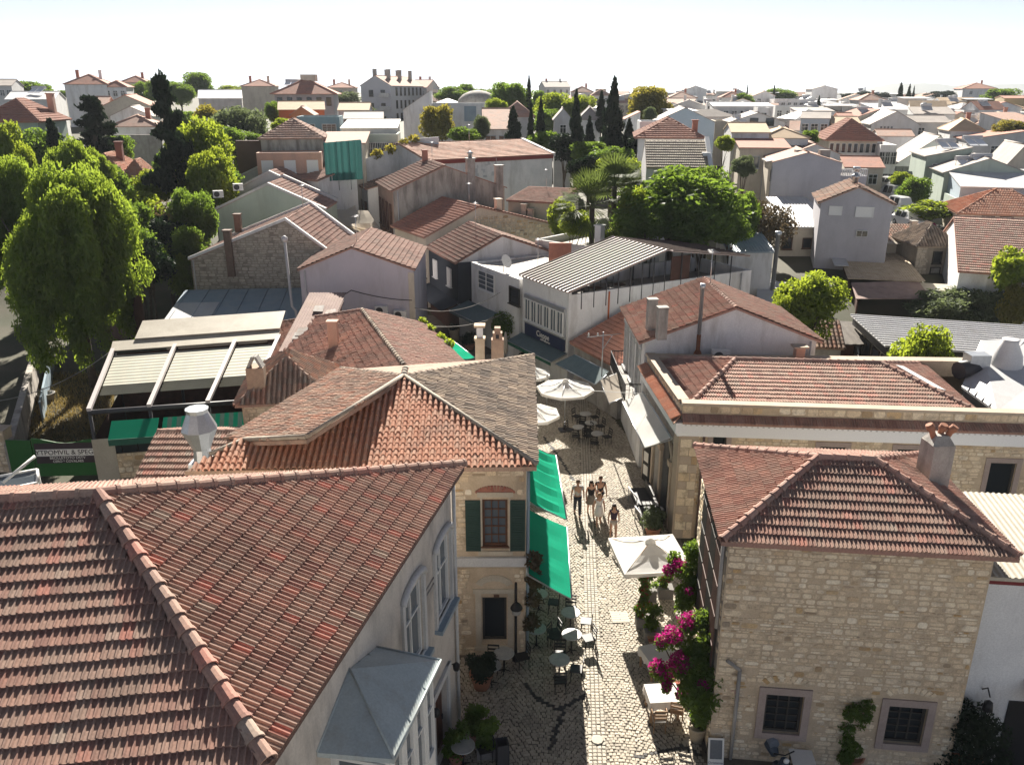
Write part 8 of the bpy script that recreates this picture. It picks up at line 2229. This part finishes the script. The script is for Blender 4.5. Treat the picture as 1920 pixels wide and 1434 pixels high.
# ---------------------------------------------------------------- parked cars
road = MB()
cx_ = lambda Y: lerp(1712, 1632, sm((Y - 86) / 60))
def cpos(px, Y): x = (px - 960) / FPX * (Y * _c + 5); return V((x, Y, T(x, Y)))
pr_ = None
for Y in range(80, 176, 4):
    c = cpos(cx_(Y), Y); row = (V((c.x - 3.8, Y, T(c.x, Y) + .06)), V((c.x + 4.2, Y, T(c.x, Y) + .06)))
    if pr_: road.face([pr_[0], pr_[1], row[1], row[0]])
    pr_ = row
road.build('road', ASPHALT, None, kind='structure')
def car(label, p, rz, col, van=False):
    o = thing('parked_car', label, 'car', p, rz, 'cars parked along the side street')
    L_, w, h = 4.5, .9, (2.0 if van else 1.7)
    sec = [(-2.2, .3, .72, .95), (-2.05, .25, .85, 1.0), (-1.2, .22, .98, 1.0), (-.6, .22, h - .06 if not van else h - .1, .86), (.0, .22, h, .86), (1.6, .22, h - .04, .86), (2.1, .25, h - .5, .95), (2.22, .35, .9, .95)]
    mb = MB(); vs = []; n = 8
    for y, z0, z1, k in sec:
        m_ = min(z1, .95)
        vs += [(-w * .92, y, z0), (-w, y, .55), (-w * .98, y, m_), (-w * .78 * k, y, z1 - .04), (0, y, z1), (w * .78 * k, y, z1 - .04), (w * .98, y, m_), (w, y, .55), ] 
    fs = []
    for i in range(len(sec) - 1):
        for j in range(7): fs.append((i * n + j, i * n + j + 1, (i + 1) * n + j + 1, (i + 1) * n + j))
    fs += [tuple(range(7, -1, -1)), tuple((len(sec) - 1) * n + j for j in range(8))]
    mb.mesh(vs, fs, 0, False); mb.build('body', col, o, world=False)
    MB().face([(-.62, -1.17, 1.02), (.62, -1.17, 1.02), (.55, -.63, h - .14), (-.55, -.63, h - .14)]).build('windscreen', GLASS, o, world=False)
    o.children[-1].location = (0, -.03, .02)
    MB().face([(-.55, 2.13, 1.0), (.55, 2.13, 1.0), (.55, 1.72, h - .15), (-.55, 1.72, h - .15)]).build('rear_window', GLASS, o, world=False); o.children[-1].location = (0, .04, .02)
    for s in (-1, 1):
        for y0, y1 in ((-.55, .35), (.45, 1.4)): MB().face([(s * .885, y0, 1.0), (s * .885, y1, 1.0), (s * .7, y1, h - .17), (s * .7, y0 + .1, h - .17)]).build('side_window', GLASS, o, world=False)
        MB().box((s * .66, -2.17, .72), (.34, .12, .16)).build('headlight', WFRAME, o, world=False)
        MB().box((s * .74, 2.18, .85), (.16, .1, .3)).build('tail_light', MATS['burgundy_paint'], o, world=False)
        MB().box((s * 1.0, -.75, 1.02), (.18, .1, .13)).build('mirror', col, o, world=False)
        for y in (-1.4, 1.4):
            w_ = MB().lathe([(.12, -.1), (.3, -.1), (.34, -.05), (.34, .05), (.3, .1), (.12, .1)], n=16).build('wheel', BLACK, o, world=False); w_.rotation_euler = (0, pi / 2, 0); w_.location = (s * .8, y, .34)
            r_ = MB().lathe([(.02, -.11), (.2, -.11), (.2, .11), (.02, .11)], n=10).build('rim', METALG, w_, world=False)
    MB().box((0, -2.22, .42), (1.5, .08, .2)).build('bumper', METALD, o, world=False)
    return o
PW = mat('white_car_paint', (.72, .73, .74), rough=.2, spec=.6, fine=0); PG = mat('silver_car_paint', (.35, .36, .37), rough=.25, spec=.6, fine=0); PR = mat('red_car_paint', (.35, .06, .05), rough=.25, spec=.6, fine=0)
for px, Y, c, van, lab in ((1700, 90, PW, 0, 'white car nearest of the parked row, roof just above the old barn'), (1684, 96, PW, 1, 'white high roofed van, second of the parked row'), (1671, 103, PG, 1, 'silver off roader, third of the parked row'), (1664, 111, PW, 0, 'white car, fourth of the parked row'), (1655, 120, PG, 0, 'pale silver car with dark rear window, fifth of the parked row'), (1650, 130, PR, 0, 'red car tucked behind the silver one in the parked row'), (1641, 142, PW, 0, 'white car near the far end of the parked row'), (1634, 155, PW, 0, 'white car at the far end of the parked row')):
    p = cpos(px, Y); car(lab, p + V((0, 0, .06)), .12, c, van)
# ---------------------------------------------------------------- people
SKIN = mat('skin', (.5, .29, .2), rough=.6, fine=0)
HAIRD = mat('dark_hair', (.03, .018, .012), rough=.6, fine=0); HAIRB = mat('brown_hair', (.1, .055, .03), rough=.6, fine=0); HAIRF = mat('fair_hair', (.3, .19, .1), rough=.6, fine=0)
def skinmesh(vs, es, rs, root=0, sub=1):
    me = bpy.data.meshes.new('tmp'); me.from_pydata(vs, es, [])
    o = bpy.data.objects.new('tmp', me); COL.objects.link(o)
    m = o.modifiers.new('s', 'SKIN'); 
    for i, d in enumerate(me.skin_vertices[0].data): d.radius = (rs[i][0], rs[i][1]) if isinstance(rs[i], tuple) else (rs[i], rs[i]); d.use_root = (i == root)
    if sub: s = o.modifiers.new('u', 'SUBSURF'); s.levels = s.render_levels = sub
    dg = bpy.context.evaluated_depsgraph_get()
    ev = bpy.data.meshes.new_from_object(o.evaluated_get(dg))
    r = ([tuple(v.co) for v in ev.vertices], [tuple(p.vertices) for p in ev.polygons])
    bpy.data.objects.remove(o); bpy.data.meshes.remove(me); bpy.data.meshes.remove(ev)
    return r
def person(label, p, h, rz, female, top, bottom, hair, stride=.18, style='trousers', longhair=False, sleeve=.5):
    """walking figure facing local -Y"""
    o = thing('person', label, 'person', p, rz, 'people walking down the street')
    s = h / 1.75
    sh = .19 if not female else .165
    J = {'pel': (0, 0, .95), 'wai': (0, -.01, 1.1), 'che': (0, -.01, 1.32), 'nec': (0, 0, 1.48), 'hb': (0, -.02, 1.56), 'hm': (0, -.03, 1.63), 'ht': (0, -.02, 1.71)}
    for k, sg in (('l', -1), ('r', 1)):
        st = stride * sg
        J[k + 'hip'] = (sg * .09, 0, .9); J[k + 'kne'] = (sg * .1, -st * .6 - .03, .5); J[k + 'ank'] = (sg * .1, -st + (.08 if st < 0 else 0), .1 + (.05 if st < 0 else 0)); J[k + 'toe'] = (sg * .11, -st - .14 + (.06 if st < 0 else 0), .035)
        J[k + 'sho'] = (sg * sh, 0, 1.42); J[k + 'elb'] = (sg * (sh + .07), st * .25 + .02, 1.14); J[k + 'wri'] = (sg * (sh + .08), st * .6 - .05, .92); J[k + 'pal'] = (sg * (sh + .08), st * .65 - .07, .85)
    names = list(J); idx = {n: i for i, n in enumerate(names)}
    E_ = [('pel', 'wai'), ('wai', 'che'), ('che', 'nec'), ('nec', 'hb'), ('hb', 'hm'), ('hm', 'ht')]
    for k in 'lr': E_ += [('pel', k + 'hip'), (k + 'hip', k + 'kne'), (k + 'kne', k + 'ank'), (k + 'ank', k + 'toe'), ('che', k + 'sho'), (k + 'sho', k + 'elb'), (k + 'elb', k + 'wri'), (k + 'wri', k + 'pal')]
    R_ = {'pel': (.15, .11), 'wai': (.125 if female else .14, .095), 'che': (.145 if female else .165, .11), 'nec': .055, 'hb': (.07, .08), 'hm': (.082, .1), 'ht': (.055, .07)}
    for k in 'lr': R_.update({k + 'hip': .088, k + 'kne': .06, k + 'ank': .042, k + 'toe': .035, k + 'sho': .06, k + 'elb': .042, k + 'wri': .03, k + 'pal': (.02, .038)})
    vs, fs = skinmesh([tuple(V(J[n]) * s) for n in names], [(idx[a], idx[b]) for a, b in E_], [tuple(x * s for x in R_[n]) if isinstance(R_[n], tuple) else R_[n] * s for n in names], idx['pel'])
    mb = MB().mesh(vs, fs, 0, True)
    for k, sg in (('l', -1), ('r', 1)):
        pl = V(J[k + 'pal']) * s
        for j in range(4):
            b0 = pl + V((sg * .0, (-.026 + .017 * j) * s, -.02 * s)); ln = (.07, .08, .075, .055)[j] * s
            mb.tube([b0, b0 + V((-sg * .005, 0, -ln * .55)), b0 + V((-sg * .02, 0, -ln))], [.009 * s, .008 * s, .006 * s], 5)
        mb.tube([pl + V((0, -.03 * s, .03 * s)), pl + V((-sg * .02, -.05 * s, -.005 * s)), pl + V((-sg * .02, -.05 * s, -.035 * s))], [.011 * s, .009 * s, .007 * s], 5)
    mb.tube([(0, -.12 * s, 1.64 * s), (0, -.145 * s, 1.605 * s), (0, -.12 * s, 1.595 * s)], [.008 * s, .016 * s, .012 * s], 5)
    for sg in (-1, 1): mb.blob((sg * .088 * s, -.02 * s, 1.62 * s), (.014 * s, .03 * s, .035 * s), 5)
    mb.build('body', SKIN, o, world=False)
    mb = MB()
    for sg in (-1, 1): mb.blob((sg * .033 * s, -.118 * s, 1.645 * s), .011 * s, 5)
    mb.build('eyes', BLACK, o, world=False)
    mb = MB().tube([(-.028 * s, -.124 * s, 1.565 * s), (0, -.13 * s, 1.563 * s), (.028 * s, -.124 * s, 1.565 * s)], .007 * s, 5); mb.build('mouth', mat('lip', (.35, .12, .1), fine=0), o, world=False)
    mb = MB().blob((0, .005 * s, 1.675 * s), (.095 * s, .11 * s, .085 * s), 7)
    if longhair: mb.tube([(0, .06 * s, 1.68 * s), (0, .1 * s, 1.5 * s), (0, .1 * s, 1.28 * s)], [.09 * s, .1 * s, .05 * s], 8); mb.tube([(-.08 * s, .0, 1.66 * s), (-.1 * s, .0, 1.5 * s), (-.09 * s, -.04 * s, 1.36 * s)], [.03 * s, .035 * s, .02 * s], 6); mb.tube([(.08 * s, .0, 1.66 * s), (.1 * s, .0, 1.5 * s), (.09 * s, -.04 * s, 1.36 * s)], [.03 * s, .035 * s, .02 * s], 6)
    mb.build('hair', hair, o, world=False)
    def cloth(nm, ns, grow, m, es, cut=None):
        ii = {n: i for i, n in enumerate(ns)}
        pos = [V(J[n]) * s for n in ns]
        if cut:
            for n, (a, b, t) in cut.items(): pos[ii[n]] = V(J[a]).lerp(V(J[b]), t) * s
        rad = []
        for n in ns:
            r = R_[n]; r = r if isinstance(r, tuple) else (r, r); rad.append(tuple((x + grow) * s for x in r))
        if cut:
            for n, (a, b, t) in cut.items():
                ra, rb = [q if not isinstance(q, tuple) else q[0] for q in (R_[a], R_[b])]; x = (lerp(ra, rb, t) + grow * 1.4) * s; rad[ii[n]] = (x, x)
        v_, f_ = skinmesh([tuple(q) for q in pos], [(ii[a], ii[b]) for a, b in es], rad, 0)
        MB().mesh(v_, f_, 0, True).build(nm, m, o, world=False)
    ns = ['che', 'wai', 'pel', 'lsho', 'rsho']; es = [('che', 'wai'), ('wai', 'pel'), ('che', 'lsho'), ('che', 'rsho')]
    cut = {}
    if sleeve: ns += ['lelb', 'relb']; es += [('lsho', 'lelb'), ('rsho', 'relb')]; cut = {'lelb': ('lsho', 'lelb', sleeve), 'relb': ('rsho', 'relb', sleeve)}
    cloth('shirt', ns, .014, top, es, cut)
    if style == 'dress':
        mb = MB(); mb.lathe([(.13 * s, 1.12 * s), (.17 * s, .98 * s), (.2 * s, .8 * s), (.24 * s, .6 * s), (.22 * s, .6 * s)], n=16); mb.build('skirt', bottom, o, world=False)
    elif style == 'skirt':
        mb = MB(); mb.lathe([(.14 * s, 1.06 * s), (.19 * s, .92 * s), (.23 * s, .74 * s), (.26 * s, .62 * s), (.24 * s, .62 * s)], n=16); mb.build('skirt', bottom, o, world=False)
    else:
        t = .97 if style == 'trousers' else .35
        a = 'kne' if style != 'trousers' else 'ank'
        ns = ['pel', 'lhip', 'rhip', 'lkne', 'rkne'] + (['lank', 'rank'] if style == 'trousers' else [])
        es = [('pel', 'lhip'), ('pel', 'rhip'), ('lhip', 'lkne'), ('rhip', 'rkne')] + ([('lkne', 'lank'), ('rkne', 'rank')] if style == 'trousers' else [])
        cut = {'lkne': ('lhip', 'lkne', t), 'rkne': ('rhip', 'rkne', t)} if style != 'trousers' else {'lank': ('lkne', 'lank', t), 'rank': ('rkne', 'rank', t)}
        cloth('trousers' if style == 'trousers' else 'shorts', ns, .016, bottom, es, cut)
    for k, sg in (('l', -1), ('r', 1)):
        a, b = V(J[k + 'ank']) * s, V(J[k + 'toe']) * s
        MB().tube([a + V((0, .05, -.06)) * s, b + V((0, 0, -.005)), b + V((0, -.04, -.01)) * s], [.045 * s, .045 * s, .03 * s], 7).build('shoe', BLACK if not female else POTC, o, world=False)
    return o
TG = mat('grey_tee', (.42, .42, .42), fine=.04); TB = mat('black_top', (.02, .02, .022), fine=0); TW = mat('white_dress', (.7, .69, .68), fine=.03); JN = mat('dark_jeans', (.03, .035, .05), fine=.03); SH = mat('pale_shorts', (.5, .42, .36), fine=.03); PT = mat('patterned_skirt', (.3, .26, .22), c2=(.12, .1, .08), ns=40, fine=.1); TP = mat('plum_top', (.05, .03, .05), fine=0)
person('man in grey T-shirt and dark trousers walking, first of the group from the green awnings', G(1082, 967, 0), 1.8, -.05, 0, TG, JN, HAIRB, .2, 'trousers')
person('woman with long dark hair in black top and patterned short skirt', G(1107, 964, 0), 1.68, .05, 1, TB, PT, HAIRD, .16, 'skirt', True, 0)
person('person in black top walking behind the one in white', G(1124, 957, 0), 1.74, .03, 0, TB, JN, HAIRB, -.18, 'shorts', False, .35)
person('fair haired person in white summer dress in the middle of the group', G(1122, 985, 0), 1.6, 0, 1, TW, TW, HAIRF, -.16, 'dress', True, .3)
person('long haired woman in dark top and pale shorts walking apart from the group', G(1149, 1010, 0), 1.66, 0, 1, TP, SH, HAIRD, .18, 'shorts', True, .2)
# ---------------------------------------------------------------- air
hz = MB().box((0, 2950, 70), (13000, 6300, 150))
ho = hz.build('haze', [], None, kind='stuff')
hm = bpy.data.materials.new('haze'); hm.use_nodes = True
t = hm.node_tree; t.nodes.clear()
pv = _n(t, 'VolumePrincipled'); pv.inputs['Color'].default_value = (.86, .92, 1, 1); pv.inputs['Density'].default_value = .00016; pv.inputs['Anisotropy'].default_value = 0
oo = _n(t, 'OutputMaterial'); t.links.new(pv.outputs[0], oo.inputs['Volume'])
ho.data.materials.append(hm)
ho.location.z = -6
SC.cycles.volume_bounces = 0
